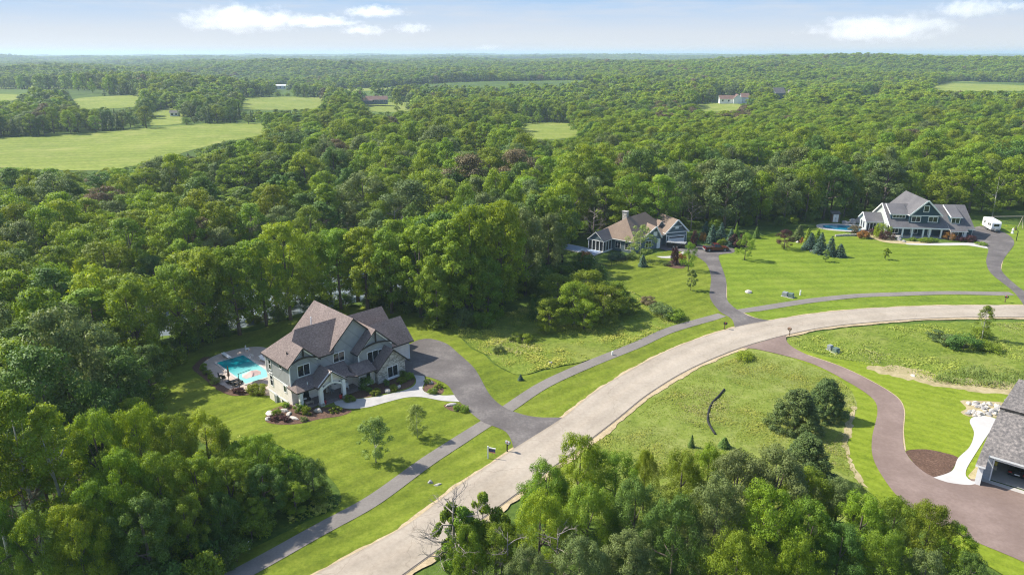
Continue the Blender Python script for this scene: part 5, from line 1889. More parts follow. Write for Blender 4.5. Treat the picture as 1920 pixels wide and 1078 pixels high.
MB().box(.96, 6.88, 4.0, 8.9, 3.0, 3.06).build('raised_door', M['white'], H4)
MB().cyl((8, 5, zs(5) + .3), (0, 0, 1), .08, .7).build('vent_pipe', M['metal_dark'], H4)

# ===== far houses, barns and sheds among the trees
def far_house(name, label, u, v, w, dpt, zw, rise, yaw, wall, roof, wings=(), cat='house', zo=0.0):
    x, y = on_ground(u, v)
    h = thing(name, label, cat, (x, y, hz(x, y) + zo), yaw)
    def blk(x0, x1, y0, y1, zw_, rise_, along='x'):
        b = MB()
        b.box(x0, x1, y0, y1, -1, zw_)
        if along == 'x':
            ym = (y0 + y1) / 2
            for xx in (x0, x1):
                b.poly([(xx, y0, zw_), (xx, y1, zw_), (xx, ym, zw_ + rise_)])
        else:
            xm = (x0 + x1) / 2
            for yy in (y0, y1):
                b.poly([(x0, yy, zw_), (x1, yy, zw_), (xm, yy, zw_ + rise_)])
        b.build('wall', M[wall], h)
        r = MB()
        o = .5
        if along == 'x':
            k = rise_ / (ym - y0)
            for s, yy in ((-1, y0), (1, y1)):
                r.slab([(x0 - o, ym, zw_ + rise_ + .15), (x1 + o, ym, zw_ + rise_ + .15), (x1 + o, yy + s * o, zw_ - k * o + .15), (x0 - o, yy + s * o, zw_ - k * o + .15)], .15)
        else:
            k = rise_ / (xm - x0)
            for s, xx in ((-1, x0), (1, x1)):
                r.slab([(xm, y0 - o, zw_ + rise_ + .15), (xm, y1 + o, zw_ + rise_ + .15), (xx + s * o, y1 + o, zw_ - k * o + .15), (xx + s * o, y0 - o, zw_ - k * o + .15)], .15)
        r.build('roof', [M[roof], M['white']], h)
    blk(-w / 2, w / 2, 0, dpt, zw, rise)
    for wg in wings:
        blk(*wg)
    n = max(2, int(w / 5))
    for i in range(n):
        xx = -w / 2 + w * (i + .5) / n
        opening(h, 'y', 0, xx - .7, xx + .7, zw * .3, zw * .75, 1, fw=.12)
    return h
far_house('ranch_house', 'low grey ranch house with two brown gables, backed by dark pines', 706, 199, 22, 10, 3.8, 3.2, R(6), 'siding_blue', 'shingle_red', [(-15, -4, -2, 8, 3.0, 2.2, 'x')], zo=2.5)
far_house('brick_roof_house', 'white house with red-brown roofs at the top of a lawn in the woods', 1366, 195, 17, 9, 3.6, 3.0, R(-8), 'siding_white', 'shingle_red', [(4, 12, -3, 9, 4.2, 3.6, 'y'), (12, 19, 2, 11, 5.2, 3.4, 'x')], zo=1.0)
far_house('grey_roof_house', 'grey-roofed house with a tall stone chimney among the trees', 1462, 191, 12, 9, 5.5, 4.5, R(20), 'siding_blue', 'shingle_dark', zo=3)
far_house('white_shed', 'small white shed behind the house with red-brown roofs', 1408, 181, 9, 6, 3.0, 1.2, R(0), 'siding_white', 'white', cat='shed', zo=5)
far_house('long_barn', 'long low white metal barn on a wood edge', 530, 171, 22, 8, 4.0, 1.2, R(2), 'siding_white', 'white', cat='barn', zo=3)
far_house('hidden_house', 'brown-roofed house half hidden by blue-green spruces', 1122, 224, 11, 8, 4.4, 3.0, R(-30), 'siding_grey', 'shingle_tan', zo=2)
far_house('white_garage', 'pale blue-white outbuilding between two rounded trees', 1216, 206, 6, 8, 5.6, 2.4, R(25), 'siding_white', 'white', cat='outbuilding', zo=2)
far_house('ridge_house', 'small white house high on the wooded ridge', 1432, 141, 9, 7, 4, 2, R(10), 'siding_white', 'white', zo=5)
far_house('cream_shed', 'cream-coloured low shed between willows', 1177, 167, 14, 7, 4.0, 1.8, R(-5), 'siding_white', 'paver', cat='shed', zo=6)
far_house('field_shed', 'small white shed beside the hedge past the hay field', 327, 219, 6, 4, 3.0, 1.2, R(5), 'siding_white', 'shingle_grey', cat='shed')
far_house('grey_shed', 'tiny blue-grey roof between tree tops near the round meadow', 972, 187, 10, 7, 3.5, 2.0, R(-15), 'siding_lgrey', 'shingle_grey', cat='shed', zo=6)
far_house('pale_house', 'pale house with a grey roof right of the one with red-brown roofs', 1488, 190, 10, 8, 4.0, 3.0, R(-10), 'siding_grey', 'shingle_dark', zo=3.5)
# ------------------------------------------------------------------ gardens, pools, vehicles, street furniture
def at_px(u, v):
    x, y = on_ground(u, v)
    return x, y, hz(x, y)

def loc1(x, y, z=0):
    c, s = math.cos(H1Y), math.sin(H1Y)
    return H1O[0] + x * c - y * s, H1O[1] + x * s + y * c, z

def loc3(x, y, z=0):
    c, s = math.cos(H3Y), math.sin(H3Y)
    return H3O[0] + x * c - y * s, H3O[1] + x * s + y * c, z

# --- pool of the grey house
deck = catmull([loc1(*p)[:2] for p in [(-2.3, 13.4), (-2.9, 17), (-2.6, 22), (-2.5, 25.5), (.5, 28), (5, 28.2), (8.2, 26), (8.6, 20), (7.6, 14), (6.5, 8.6, ), (.6, 8.4), (.5, 11.6), (-1.2, 12)]], True, .7)
sheet('patio', deck, 0.085, M['paver'], 1.2)
bedp = catmull([loc1(*p)[:2] for p in [(-2.2, 13.0), (-2.9, 16.8), (-2.6, 22), (-2.6, 25.5), (.2, 28.2), (-.6, 28.8), (-3.6, 26), (-3.8, 22), (-4.0, 16.5), (-3.3, 12.2), (-1.4, 10.6), (.2, 9.0), (.5, 10.6), (-1.2, 12)]], True, .7)
sheet('mulch_bed', bedp, 0.1, M['mulch'], .9, rag=.1)
def pool_mat(name, deep, shallow, axis='Y', lo=0.35, hi=.75):
    m, nt, bs = new_mat(name)
    co = coords(nt)
    sp = nt.nodes.new('ShaderNodeSeparateXYZ')
    tc = nt.nodes.new('ShaderNodeTexCoord')
    nt.links.new(tc.outputs['Generated'], sp.inputs[0])
    f = math_n(nt, 'ADD', sp.outputs[axis], math_n(nt, 'MULTIPLY', math_n(nt, 'SUBTRACT', noise(nt, co, .5, 3), .5), .3))
    nt.links.new(ramp(nt, f, [(lo, shallow), (hi, deep)]), bs.inputs['Base Color'])
    bs.inputs['Roughness'].default_value = .08
    bs.inputs['Specular IOR Level'].default_value = .4
    add_bump(nt, bs, noise(nt, co, 2.2, 4), .2, .04)
    return m
M['pool'] = pool_mat('turquoise_pool_water', (.0, .27, .30), (.26, .60, .57), 'Y', .3, .72)  # far end darker for water depth, with tree shade put into the colour
M['pool_blue'] = pool_mat('blue_pool_water', (.0, .10, .2), (.02, .22, .34), 'X', .2, .8)
pl = thing('swimming_pool', 'rectangular turquoise swimming pool with a pale coping beside the grey house', 'pool', loc1(0, 0, -1.44), H1Y)
cp = MB()
X0, X1, Y0, Y1 = -.1, 4.3, 14.3, 25.0
cp.box(X0 - .35, X1 + .35, Y0 - .35, Y0, -.1, .13)
cp.box(X0 - .35, X1 + .35, Y1, Y1 + .35, -.1, .13)
cp.box(X0 - .35, X0, Y0, Y1, -.1, .13)
cp.box(X1, X1 + .35, Y0, Y1, -.1, .13)
cp.build('coping', M['concrete'], pl)
wt = MB()
for i in range(12):
    wt.poly([(X0, Y0 + (Y1 - Y0) * i / 12, .07), (X1, Y0 + (Y1 - Y0) * i / 12, .07), (X1, Y0 + (Y1 - Y0) * (i + 1) / 12, .07), (X0, Y0 + (Y1 - Y0) * (i + 1) / 12, .07)])
wt.build('water', M['pool'], pl)
rl = MB()
for dx in (0, .5):
    rl.tube([(4.9, 22.2 + dx, .05), (4.9, 22.2 + dx, .75), (4.5, 22.2 + dx, .85), (4.2, 22.2 + dx, .4)], .035, 6)
rl.build('ladder', M['white'], pl)
db = thing('diving_board', 'white diving board over the far end of the turquoise pool', 'diving board', loc1(1.9, 26.0, -1.46), H1Y)
MB().box(-.28, .28, -1.6, 1.3, .5, .57).build('board', M['white'], db)
MB().box(-.35, .35, .4, .75, 0, .5).build('stand', M['metal_grey'], db)

def umbrella(name, label, p, rz, canopy, lean=0.0):
    t = thing(name, label, 'umbrella', p, rz)
    MB().box(-.4, .4, -.4, .4, 0, .12).build('base', M['metal_dark'], t, bevel=.03)
    MB().tube([(0, 0, .1), (lean, 0, 2.6)], .05, 8).build('pole', M['metal_dark'], t)
    return t
um = umbrella('patio_umbrella', 'closed dark patio umbrella on a tall pole at the pool corner by the bushes', loc1(-1.7, 16.6, -1.4), H1Y, None, .1)
mb = MB()
mb.tube([(.05, 0, 1.1), (.06, 0, 1.3), (.08, 0, 2.2), (.1, 0, 2.75)], [.2, .17, .12, .02], 10)
mb.build('canopy', M['wood'], um)
um2 = umbrella('patio_umbrella', 'cantilever umbrella with a faded pink canopy hanging over the pool corner', loc1(-1.5, 13.2, -1.4), H1Y, None)
ab = MB()
ab.beam((0, 0, 2.5), (2.3, .9, 2.2), .06)
ab.build('arm', M['metal_dark'], um2)
cn = MB()
n = 10
for i in range(n):
    a0, a1_ = 2 * PI * i / n, 2 * PI * (i + 1) / n
    cx0, cy0 = 2.4, 1.0
    p0 = (cx0 + 1.45 * math.cos(a0), cy0 + 1.15 * math.sin(a0), 1.35 + .12 * math.sin(3 * a0))
    p1 = (cx0 + 1.45 * math.cos(a1_), cy0 + 1.15 * math.sin(a1_), 1.35 + .12 * math.sin(3 * a1_))
    cn.prism([(cx0, cy0, 1.95), p0, p1], (0, 0, -.03))
cn.build('canopy', M['pink_cloth'], um2)

def lounger(label, p, rz, mat='metal_dark', cush='screen'):
    t = thing('sun_lounger', label, 'lounger', p, rz, 'loungers round the turquoise pool')
    f = MB()
    f.box(-.33, .33, -.9, .9, .26, .32)
    f.build('frame', M[mat], t)
    for sx in (-.28, .28):
        for sy in (-.8, .7):
            MB().box(sx - .03, sx + .03, sy - .03, sy + .03, 0, .26).build('leg', M[mat], t)
    MB().prism([(-.3, -.85, .32), (-.3, .35, .32), (-.3, .9, .75), (-.3, .84, .82), (-.3, .33, .4), (-.3, -.85, .4)], (.6, 0, 0)).build('cushion', M[cush], t)
    return t
lounger('dark lounger nearest the pink umbrella', loc1(-1.1, 15.0, -1.4), H1Y + 1.9)
lounger('dark lounger between the two umbrella poles', loc1(-1.2, 16.0, -1.4), H1Y + 1.7)
lounger('pale lounger past the long side of the pool', loc1(5.7, 20.4, -1.4), H1Y + .2, 'white', 'white')
lounger('pale lounger at the shaded end of the patio by the house', loc1(6.0, 17.4, -1.4), H1Y + .5, 'white', 'white')

def chair(label, p, rz, mat='white', group=None, name='patio_chair'):
    t = thing(name, label, 'chair', p, rz, group)
    MB().box(-.26, .26, -.26, .26, .38, .46).build('seat', M[mat], t)
    MB().box(-.26, .26, .2, .28, .46, .95).build('backrest', M[mat], t)
    for sx in (-.22, .22):
        for sy in (-.22, .22):
            MB().box(sx - .03, sx + .03, sy - .03, sy + .03, 0, .38).build('leg', M[mat], t)
    return t
chair('dark wire chair beside the closed umbrella', loc1(-1.9, 17.9, -1.4), H1Y + 2.5, 'metal_dark')
chair('dark wire chair beyond the closed umbrella', loc1(-2.0, 19.0, -1.4), H1Y + 1.5, 'metal_dark')
chair('white chair in the shade at the far pool corner', loc1(5.6, 26.2, -1.4), H1Y + .9)
chair('white wicker chair on the porch right of the arch', loc1(8.3, -.7, .22), H1Y - .4)
chair('dark wicker chair under the porch arch', loc1(6.1, -.2, .22), H1Y + .3, 'metal_grey')
bn = thing('porch_bench', 'dark bench with a white cushion on the left of the porch', 'bench', loc1(2.0, -.1, .22), H1Y)
MB().box(-.8, .8, -.25, .25, .38, .45).build('seat', M['metal_dark'], bn)
MB().box(-.8, .8, .2, .26, .45, .95).build('backrest', M['metal_dark'], bn)
for sx in (-.72, .72):
    MB().box(sx - .04, sx + .04, -.22, .22, 0, .38).build('leg', M['metal_dark'], bn)
MB().box(-.2, .25, -.2, .1, .45, .6).build('cushion', M['white'], bn, bevel=.04)
tb_ = thing('porch_table', 'low wooden table in front of the porch bench', 'table', loc1(2.1, -1.2, .22), H1Y)
MB().box(-.5, .5, -.28, .28, .36, .42).build('table_top', M['wood_light'], tb_)
for sx in (-.45, .45):
    for sy in (-.23, .23):
        MB().box(sx - .03, sx + .03, sy - .03, sy + .03, 0, .36).build('leg', M['wood_light'], tb_)
for nm, lx in (('red planter left of the front walk, by the middle porch column', 3.75), ('red planter right of the front walk, by the last porch column', 6.25)):
    t = thing('planter', nm, 'planter', loc1(lx, -2.35, .12), H1Y)
    MB().tube([(0, 0, 0), (0, 0, .45), (0, 0, .5)], [.17, .26, .22], 12).build('pot', M['red_plastic'], t)
    v, ti, sh, C, CR = crown_parts(int(lx * 10), .3, .4, .85, 8, 160, .1)
    link(bpy.data.objects.new('flowers', foliage_mesh('flowers', v, ti, sh, [LEAF['purple']])), t)

# --- shrubs, small trees, boulders
def shrub(u, v, h, r, hue, label, name='shrub', kind='bush', z=None):
    x, y, _ = at_px(u, v)
    return plant(kind, x, y, h, r, hue, name, label, 'shrub' if 'shrub' in name or 'bush' in name else name.split('_')[-1], rng=rng)
for u, v, h, r, hue, lb in [
    (474, 737, 1.3, 1.0, 'yellow', 'rounded yellow-green shrub at the patio edge, nearer the umbrella'),
    (491, 737, 1.3, 1.25, 'yellow', 'wide yellow-green shrub at the patio edge against the house wall'),
    (446, 738, .9, .8, 'purple', 'dark red barberry at the patio edge below the pink umbrella'),
    (383, 689, .7, .5, 'mid', 'first small shrub of the curved pool bed, next to the diving board end'),
    (381, 695, .7, .55, 'mid', 'second small shrub along the curved pool bed'),
    (388, 703, .8, .6, 'mid', 'third small shrub along the curved pool bed'),
    (396, 710, .7, .55, 'mid', 'fourth small shrub along the curved pool bed'),
    (404, 719, .9, .7, 'birch', 'pale green shrub of the curved pool bed by the closed umbrella'),
    (688, 731, 1.9, 1.15, 'dark', 'large round dark shrub in front of the porch, left of the stone gable'),
    (655, 751, .8, .85, 'yellow', 'yellow-green mound where the walk meets the porch'),
    (705, 739, .8, .75, 'yellow', 'yellow-green mound in the bed between the dark round shrub and boulder'),
    (738, 732, .8, .7, 'yellow', 'yellow-green mound beside the white boulder under the stone gable'),
    (753, 718, .9, .65, 'yellow', 'yellow-green shrub below the stone gable window box'),
    (766, 710, 1.0, .8, 'mid', 'green shrub at the outer corner of the stone gable'),
    (757, 708, 1.1, .6, 'dark', 'dark upright shrub against the stone gable wall'),
    (724, 723, .9, .55, 'dark', 'dark small shrub at the inner corner of the stone gable'),
    (630, 772, .8, .7, 'yellow', 'yellow-green mound on the lawn side of the front walk'),
    (519, 779, .9, .55, 'mid', 'green shrub between the limestone slabs of the corner bed'),
    (514, 788, .7, .6, 'purple', 'red-leaved shrub at the outer tip of the corner bed'),
    (533, 789, .7, .7, 'purple', 'red-leaved shrub nearest the lawn in the corner bed'),
    (563, 772, 1.4, .7, 'mid', 'tall green perennial clump in the corner bed below the porch post'),
    (576, 777, 1.2, .6, 'yellow', 'yellow-green perennial clump beside the silvery mound'),
    (570, 789, .6, .5, 'olive', 'silvery lavender mound on the lawn edge of the corner bed'),
    (537, 764, .8, .5, 'mid', 'green shrub at the house corner by the basement window'),
    (812, 738, .8, .6, 'mid', 'green shrub in the bed between walk and driveway'),
    (822, 728, .8, .6, 'bright', 'bright shrub by the pale rock between walk and driveway'),
    (803, 719, .7, .5, 'dark', 'dark shrub at the top of the bed between walk and driveway'),
    (858, 768, .8, .6, 'mid', 'green shrub behind the flat boulder at the walk end'),
    (869, 771, .9, .7, 'mid', 'green shrub at the driveway edge by the walk end'),
    (1097, 492, 2.6, 1.9, 'orange', 'orange-brown shrub below the screened porch'),
    (1150, 487, 1.7, 1.3, 'spruce', 'blue-green shrub below the chimney house wall, by the porch'),
    (1163, 486, 1.6, 1.3, 'spruce', 'blue-green shrub in front of the blue wall'),
    (1185, 485, 1.4, 1.2, 'birch', 'pale flowering shrub left of the weeping birch'),
    (1265, 497, 4.0, .75, 'purple', 'narrow dark purple shrub in the island bed by the driveway'),
    (1275, 494, 2.2, 1.1, 'orange', 'golden shrub in the island bed by the driveway'),
    (1250, 499, .9, .8, 'olive', 'grey-green mound at the tip of the island bed'),
    (1300, 466, 4.6, .8, 'purple', 'slender dark purple tree at the garage end of the chimney house'),
    (1381, 464, 3.4, 1.9, 'purple', 'dusty purple shrub behind the dark red pickup'),
    (1355, 462, 1.8, 1.4, 'yellow', 'yellow shrub at the foot of the blue spruces'),
    (1318, 452, 2.2, .9, 'orange', 'orange shrub at the foot of the leftmost blue spruce'),
    (1507, 458, 1.7, 1.0, 'orange', 'golden shrub beside the spruce group on the lawn'),
    (1618, 446, 2.0, 1.7, 'orange', 'rust-coloured shrub at the corner of the side wing'),
    (1651, 445, 3.6, 1.8, 'bright', 'tall bright green shrub left of the white porch'),
    (1660, 449, 2.2, 1.5, 'purple', 'dark red shrub in front of the first porch column'),
    (1637, 440, 1.6, 1.8, 'purple', 'low dark red shrub beneath the side wing windows'),
    (1711, 452, 1.0, .9, 'mid', 'low green mound in front of the porch columns'),
    (1735, 454, 1.1, 1.4, 'mid', 'wide low green shrub before the porch, left of its neighbour'),
    (1749, 454, 1.1, 1.0, 'mid', 'low round shrub before the porch, next to the bay'),
    (1778, 449, 2.0, 1.4, 'orange', 'rust-brown shrub at the foot of the bay window'),
    (1800, 452, 1.2, 1.1, 'purple', 'small dark red shrub right of the bay window'),
    (1819, 453, 1.6, 1.3, 'purple', 'dark red shrub at the garage corner of the navy house'),
    (1841, 460, .8, 1.2, 'mid', 'low green shrub in the small bed at the driveway'),
    (1603, 437, 2.0, 1.6, 'brown', 'brownish shrub at the pool edge beside the side wing'),
    (935, 662, 1.2, .9, 'olive', 'lone shrub at the edge of the mown curve behind the driveway'),
    (900, 612, 2.6, 2.0, 'mid', 'round green bush in the weedy hollow beyond the driveway'),
    (845, 602, 1.6, 1.0, 'mid', 'small bush at the shaded edge of the hollow'),
    (980, 640, 1.4, 1.6, 'yellow', 'low yellow-green bush in the weedy hollow'),
    (1240, 592, 2.0, 2.6, 'olive', 'spreading bush on the bank above the footpath'),
    (1265, 598, 1.6, 1.8, 'mid', 'low bush on the bank nearest the footpath'),
    (1215, 570, 1.4, 1.6, 'brown', 'brownish bush beside the bright thicket'),
    (1806, 655, 2.2, 2.4, 'dark', 'dark bush in the weeds below the far road'),
    (1770, 640, 1.4, 2.4, 'olive', 'low greyish bush in the weeds below the far road'),
    (1838, 632, 1.5, 1.8, 'yellow', 'yellow bush at the foot of the leaning sapling'),
    (1850, 655, 1.2, 2.2, 'yellow', 'spreading yellow bush in the weeds'),
    (1395, 672, 1.0, 1.6, 'bright', 'bright leafy clump in the meadow by the driveway mouth'),
    (1505, 800, .8, .8, 'yellow', 'bright little shrub between the two dark cedars')]:
    shrub(u, v, h, r, hue, lb)

for u, vb, vt, r, kind, hue, lb, nm in [
    (705, 867, 785, 1.9, 'river_birch', 'birch', 'pale young birch on the front lawn, nearer the footpath', 'birch_tree'),
    (783, 821, 759, 1.4, 'river_birch', 'birch', 'pale young birch on the front lawn, nearer the driveway', 'birch_tree'),
    (1200, 490, 421, 3.0, 'weeping', 'birch', 'airy weeping birch in front of the blue wall', 'birch_tree'),
    (1396, 488, 437, 1.9, 'oak_low', 'mid', 'young green tree on the striped lawn by the pickup', 'lawn_tree'),
    (1290, 508, 455, 1.6, 'oak_low', 'mid', 'dense young tree beside the driveway of the chimney house', 'lawn_tree'),
    (1295, 545, 505, 1.2, 'young', 'birch', 'pale young tree lowest along that driveway', 'lawn_tree'),
    (1470, 467, 431, 2.2, 'oak_low', 'purple', 'purple-leaved tree alone on the lawn', 'plum_tree'),
    (1547, 491, 468, .9, 'young', 'birch', 'thin pale sapling before the spruce group', 'sapling'),
    (1660, 487, 465, .9, 'young', 'bright', 'small sapling alone in the middle of the striped lawn', 'sapling'),
    (1840, 638, 574, 1.2, 'aspen', 'yellow', 'leaning bright sapling below the far road', 'sapling'),
    (1860, 408, 318, 5.0, 'weeping', 'yellow', 'large thin yellowish tree behind the travel trailer', 'deciduous_tree')]:
    x, y, h = px_height(u, vb, vt)
    plant(kind, x, y, h, r, hue, nm, lb, 'tree', rng=rng)

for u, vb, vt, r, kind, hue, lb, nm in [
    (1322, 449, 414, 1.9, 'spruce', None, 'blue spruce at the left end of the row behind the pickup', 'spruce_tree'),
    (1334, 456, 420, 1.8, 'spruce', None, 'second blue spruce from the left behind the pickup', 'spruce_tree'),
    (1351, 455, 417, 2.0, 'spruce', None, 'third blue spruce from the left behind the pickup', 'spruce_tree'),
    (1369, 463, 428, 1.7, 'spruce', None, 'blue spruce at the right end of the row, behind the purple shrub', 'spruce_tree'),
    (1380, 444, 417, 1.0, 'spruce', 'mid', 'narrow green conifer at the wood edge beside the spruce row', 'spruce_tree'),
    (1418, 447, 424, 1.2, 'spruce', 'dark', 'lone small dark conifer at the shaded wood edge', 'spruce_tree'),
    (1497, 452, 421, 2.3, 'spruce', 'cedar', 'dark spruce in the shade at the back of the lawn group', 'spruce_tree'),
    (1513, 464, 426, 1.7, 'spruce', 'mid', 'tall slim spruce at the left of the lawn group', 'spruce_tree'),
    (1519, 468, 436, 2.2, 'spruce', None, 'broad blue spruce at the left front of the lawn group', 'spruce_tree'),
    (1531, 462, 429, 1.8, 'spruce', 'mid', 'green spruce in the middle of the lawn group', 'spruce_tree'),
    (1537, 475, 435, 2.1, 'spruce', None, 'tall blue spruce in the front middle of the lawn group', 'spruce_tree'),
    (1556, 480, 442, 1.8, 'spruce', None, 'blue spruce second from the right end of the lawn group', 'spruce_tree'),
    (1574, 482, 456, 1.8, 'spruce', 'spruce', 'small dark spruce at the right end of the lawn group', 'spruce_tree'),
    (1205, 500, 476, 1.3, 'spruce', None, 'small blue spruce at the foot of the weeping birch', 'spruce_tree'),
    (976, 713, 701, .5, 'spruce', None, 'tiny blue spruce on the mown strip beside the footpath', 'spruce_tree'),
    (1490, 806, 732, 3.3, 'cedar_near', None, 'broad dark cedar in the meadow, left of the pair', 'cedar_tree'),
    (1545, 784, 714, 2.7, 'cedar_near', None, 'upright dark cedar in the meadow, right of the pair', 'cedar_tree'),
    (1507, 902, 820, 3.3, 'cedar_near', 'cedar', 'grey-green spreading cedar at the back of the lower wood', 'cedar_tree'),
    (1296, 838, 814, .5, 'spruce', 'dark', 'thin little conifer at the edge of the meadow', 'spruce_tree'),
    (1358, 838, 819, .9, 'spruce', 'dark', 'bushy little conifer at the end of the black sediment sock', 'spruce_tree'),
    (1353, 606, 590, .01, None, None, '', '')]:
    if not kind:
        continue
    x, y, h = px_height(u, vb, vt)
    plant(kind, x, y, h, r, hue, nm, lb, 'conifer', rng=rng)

def rock_mesh(seed, sx, sy, sz, mat):
    bm = bmesh.new()
    bmesh.ops.create_icosphere(bm, subdivisions=2, radius=1)
    rg = random.Random(seed)
    ax = [Vector((rg.gauss(0, 1), rg.gauss(0, 1), rg.gauss(0, 1))).normalized() for _ in range(7)]
    for v in bm.verts:
        c = v.co.copy()
        for a in ax:
            d = c.dot(a)
            if d > .62:
                c -= a * (d - .62) * .85
        v.co = Vector((c.x * sx, c.y * sy, max(c.z, -.35) * sz))
    me = bpy.data.meshes.new('boulder')
    bm.to_mesh(me)
    bm.free()
    me.materials.append(M[mat])
    return me
def rock(u, v, sx, sy, sz, mat, label, seed, rz=0.0, name='boulder'):
    x, y, z = at_px(u, v)
    o = bpy.data.objects.new(name, rock_mesh(seed, sx, sy, sz, mat))
    o.location = (x, y, z + .25 * sz)
    o.rotation_euler = (0, 0, rz)
    link(o)
    return tag(o, label, 'rock')
for i, (u, v, sx, sy, sz, mat, lb) in enumerate([
    (727, 736, .6, .45, .5, 'rock_pale', 'white boulder in the bed under the stone gable'),
    (747, 727, .8, .4, .35, 'rock_pale', 'flat white boulder in the bed near the walk bend'),
    (597, 772, .8, .5, .5, 'rock_pale', 'pointed grey-white boulder in front of the porch'),
    (506, 776, .5, 1.1, .3, 'rock_pale', 'long limestone slab curving along the corner bed edge'),
    (503, 786, .5, .5, .3, 'rock_pale', 'pale limestone block at the tip of the corner bed'),
    (533, 771, .7, .45, .35, 'rock_pale', 'upper limestone slab in the corner bed'),
    (541, 778, .8, .4, .3, 'rock_pale', 'middle limestone slab in the corner bed'),
    (551, 785, 1.0, .35, .3, 'rock_pale', 'lowest limestone slab in the corner bed'),
    (809, 719, .5, .35, .35, 'rock_pale', 'pale rock at the top of the bed by the driveway'),
    (814, 732, .4, .35, .3, 'rock_pale', 'white rock in the middle of the bed by the driveway'),
    (844, 760, 1.0, .4, .3, 'rock_pale', 'flat pale boulder where the walk meets the driveway'),
    (1403, 549, .95, .7, .6, 'rock_pale', 'tan boulder alone on the lawn near the footpath'),
    (1033, 682, .45, .35, .4, 'rock_grey', 'grey stone in the weeds beside the mown strip'),
    (1495, 455, .6, .5, .45, 'rock_pale', 'white rock beside the golden shrub'),
    (1522, 471, .6, .5, .4, 'rock_pale', 'pale rock in front of the spruce group'),
    (1686, 451, 1.0, .7, .6, 'rock_pale', 'pale boulder left of the porch walk'),
    (1694, 454, .7, .5, .5, 'rock_grey', 'grey boulder beside the pale one at the porch walk'),
    (1838, 459, .7, .5, .4, 'rock_pale', 'pale rock in the small bed at the upper driveway'),
    (1598, 419, 2.0, 1.2, 1.4, 'rock_grey', 'large grey boulder behind the blue pool'),
    (1586, 420, 1.6, 1.0, .9, 'rock_grey', 'broad grey boulder between pool and white cabinet'),
    (1610, 418, 1.5, 1.1, 1.6, 'rock_grey', 'tall grey boulder next to the side wing'),
    (807, 905, .45, .35, .3, 'rock_grey', 'dark stone at the culvert in the grass strip'),
    (820, 910, .6, .25, .2, 'rock_pale', 'pale stone at the culvert in the grass strip'),
    (1712, 705, .5, .4, .2, 'rock_pale', 'pale stone on the bare soil patch')]):
    rock(u, v, sx, sy, sz, mat, lb, i + 3, i * 1.3)
# the dry stone bed above the white walkway: single stones
rb = []
srng = random.Random(4)
poly_a = [on_ground(*p) for p in [(1812, 757), (1840, 756), (1880, 762), (1888, 775), (1870, 780), (1846, 772), (1826, 765)]]
poly_b = [on_ground(*p) for p in [(1808, 774), (1830, 773), (1856, 777), (1850, 781), (1812, 780)]]
meshes = [rock_mesh(60 + i, .42, .3, .3, 'rock_pale' if i % 3 else 'rock_grey') for i in range(6)]
for poly, cnt, where in ((poly_a, 44, 'stone in the heap of fieldstones above the white walkway'), (poly_b, 14, 'stone in the short row of pale stones at the walkway head')):
    xs, ys = [p[0] for p in poly], [p[1] for p in poly]
    k = 0
    while k < cnt:
        x, y = srng.uniform(min(xs), max(xs)), srng.uniform(min(ys), max(ys))
        if not inside(np.array([x]), np.array([y]), poly)[0]:
            continue
        o = bpy.data.objects.new('fieldstone', meshes[srng.randrange(6)])
        s_ = srng.uniform(.6, 1.35)
        o.scale = (s_, s_, s_)
        o.location = (x, y, hz(x, y) + .13)
        o.rotation_euler = (0, 0, srng.uniform(0, 6))
        link(o)
        tag(o, where, 'rock', 'fieldstones of the dry stone bed' if cnt > 20 else 'pale stones at the walkway head')
        k += 1

# --- street furniture
def mailbox(u, v, rz, label, post='wood', body='metal_dark', h=1.05):
    x, y, z = at_px(u, v)
    t = thing('mailbox', label, 'mailbox', (x, y, z), rz)
    MB().box(-.06, .06, -.06, .06, -.2, h).build('post', M[post], t)
    MB().beam((0, 0, h - .35), (.35, 0, h), .07).build('brace', M[post], t)
    b = MB()
    prof = [(-.16, 0)] + [(-.16 * math.cos(a), .2 + .16 * math.sin(a)) for a in np.linspace(0, PI, 9)] + [(.16, 0)]
    b.prism([(-.2, p[0], h + p[1]) for p in prof], (.62, 0, 0))
    bo = b.build('box', M[body], t)
    MB().box(.1, .2, -.19, -.165, h + .2, h + .42).build('flag', M['red_plastic'], bo)
    return t
mailbox(951, 847, -.7, 'pale mailbox on a dark post by the driveway mouth of the grey house', 'metal_dark', 'metal_grey', 1.2)
mailbox(1358, 618, -.5, 'dark mailbox on the verge before the chimney house driveway', 'wood', 'metal_dark')
mailbox(1480, 630, 2.4, 'brown mailbox across the road at the red-brown driveway mouth', 'wood', 'wood', 1.15)
mailbox(1884, 567, -1.2, 'dark mailbox at the far end of the verge, by the navy house driveway')
x, y, z = at_px(915, 860)
sg = thing('sale_sign', 'white real-estate sign post with a small hanging navy panel on the verge', 'sign', (x, y, z), -.35)
MB().box(-.06, .06, -.06, .06, -.2, 1.75).build('post', M['white'], sg)
MB().box(.06, 1.0, -.04, .04, 1.52, 1.62).build('arm', M['white'], sg)
pn = MB().box(.12, .95, -.02, .02, .92, 1.46).build('sign_panel', M['navy_sign'], sg)
MB().box(.13, .94, -.03, -.02, .94, 1.07).build('sign_strip', M['orange_sign'], pn)

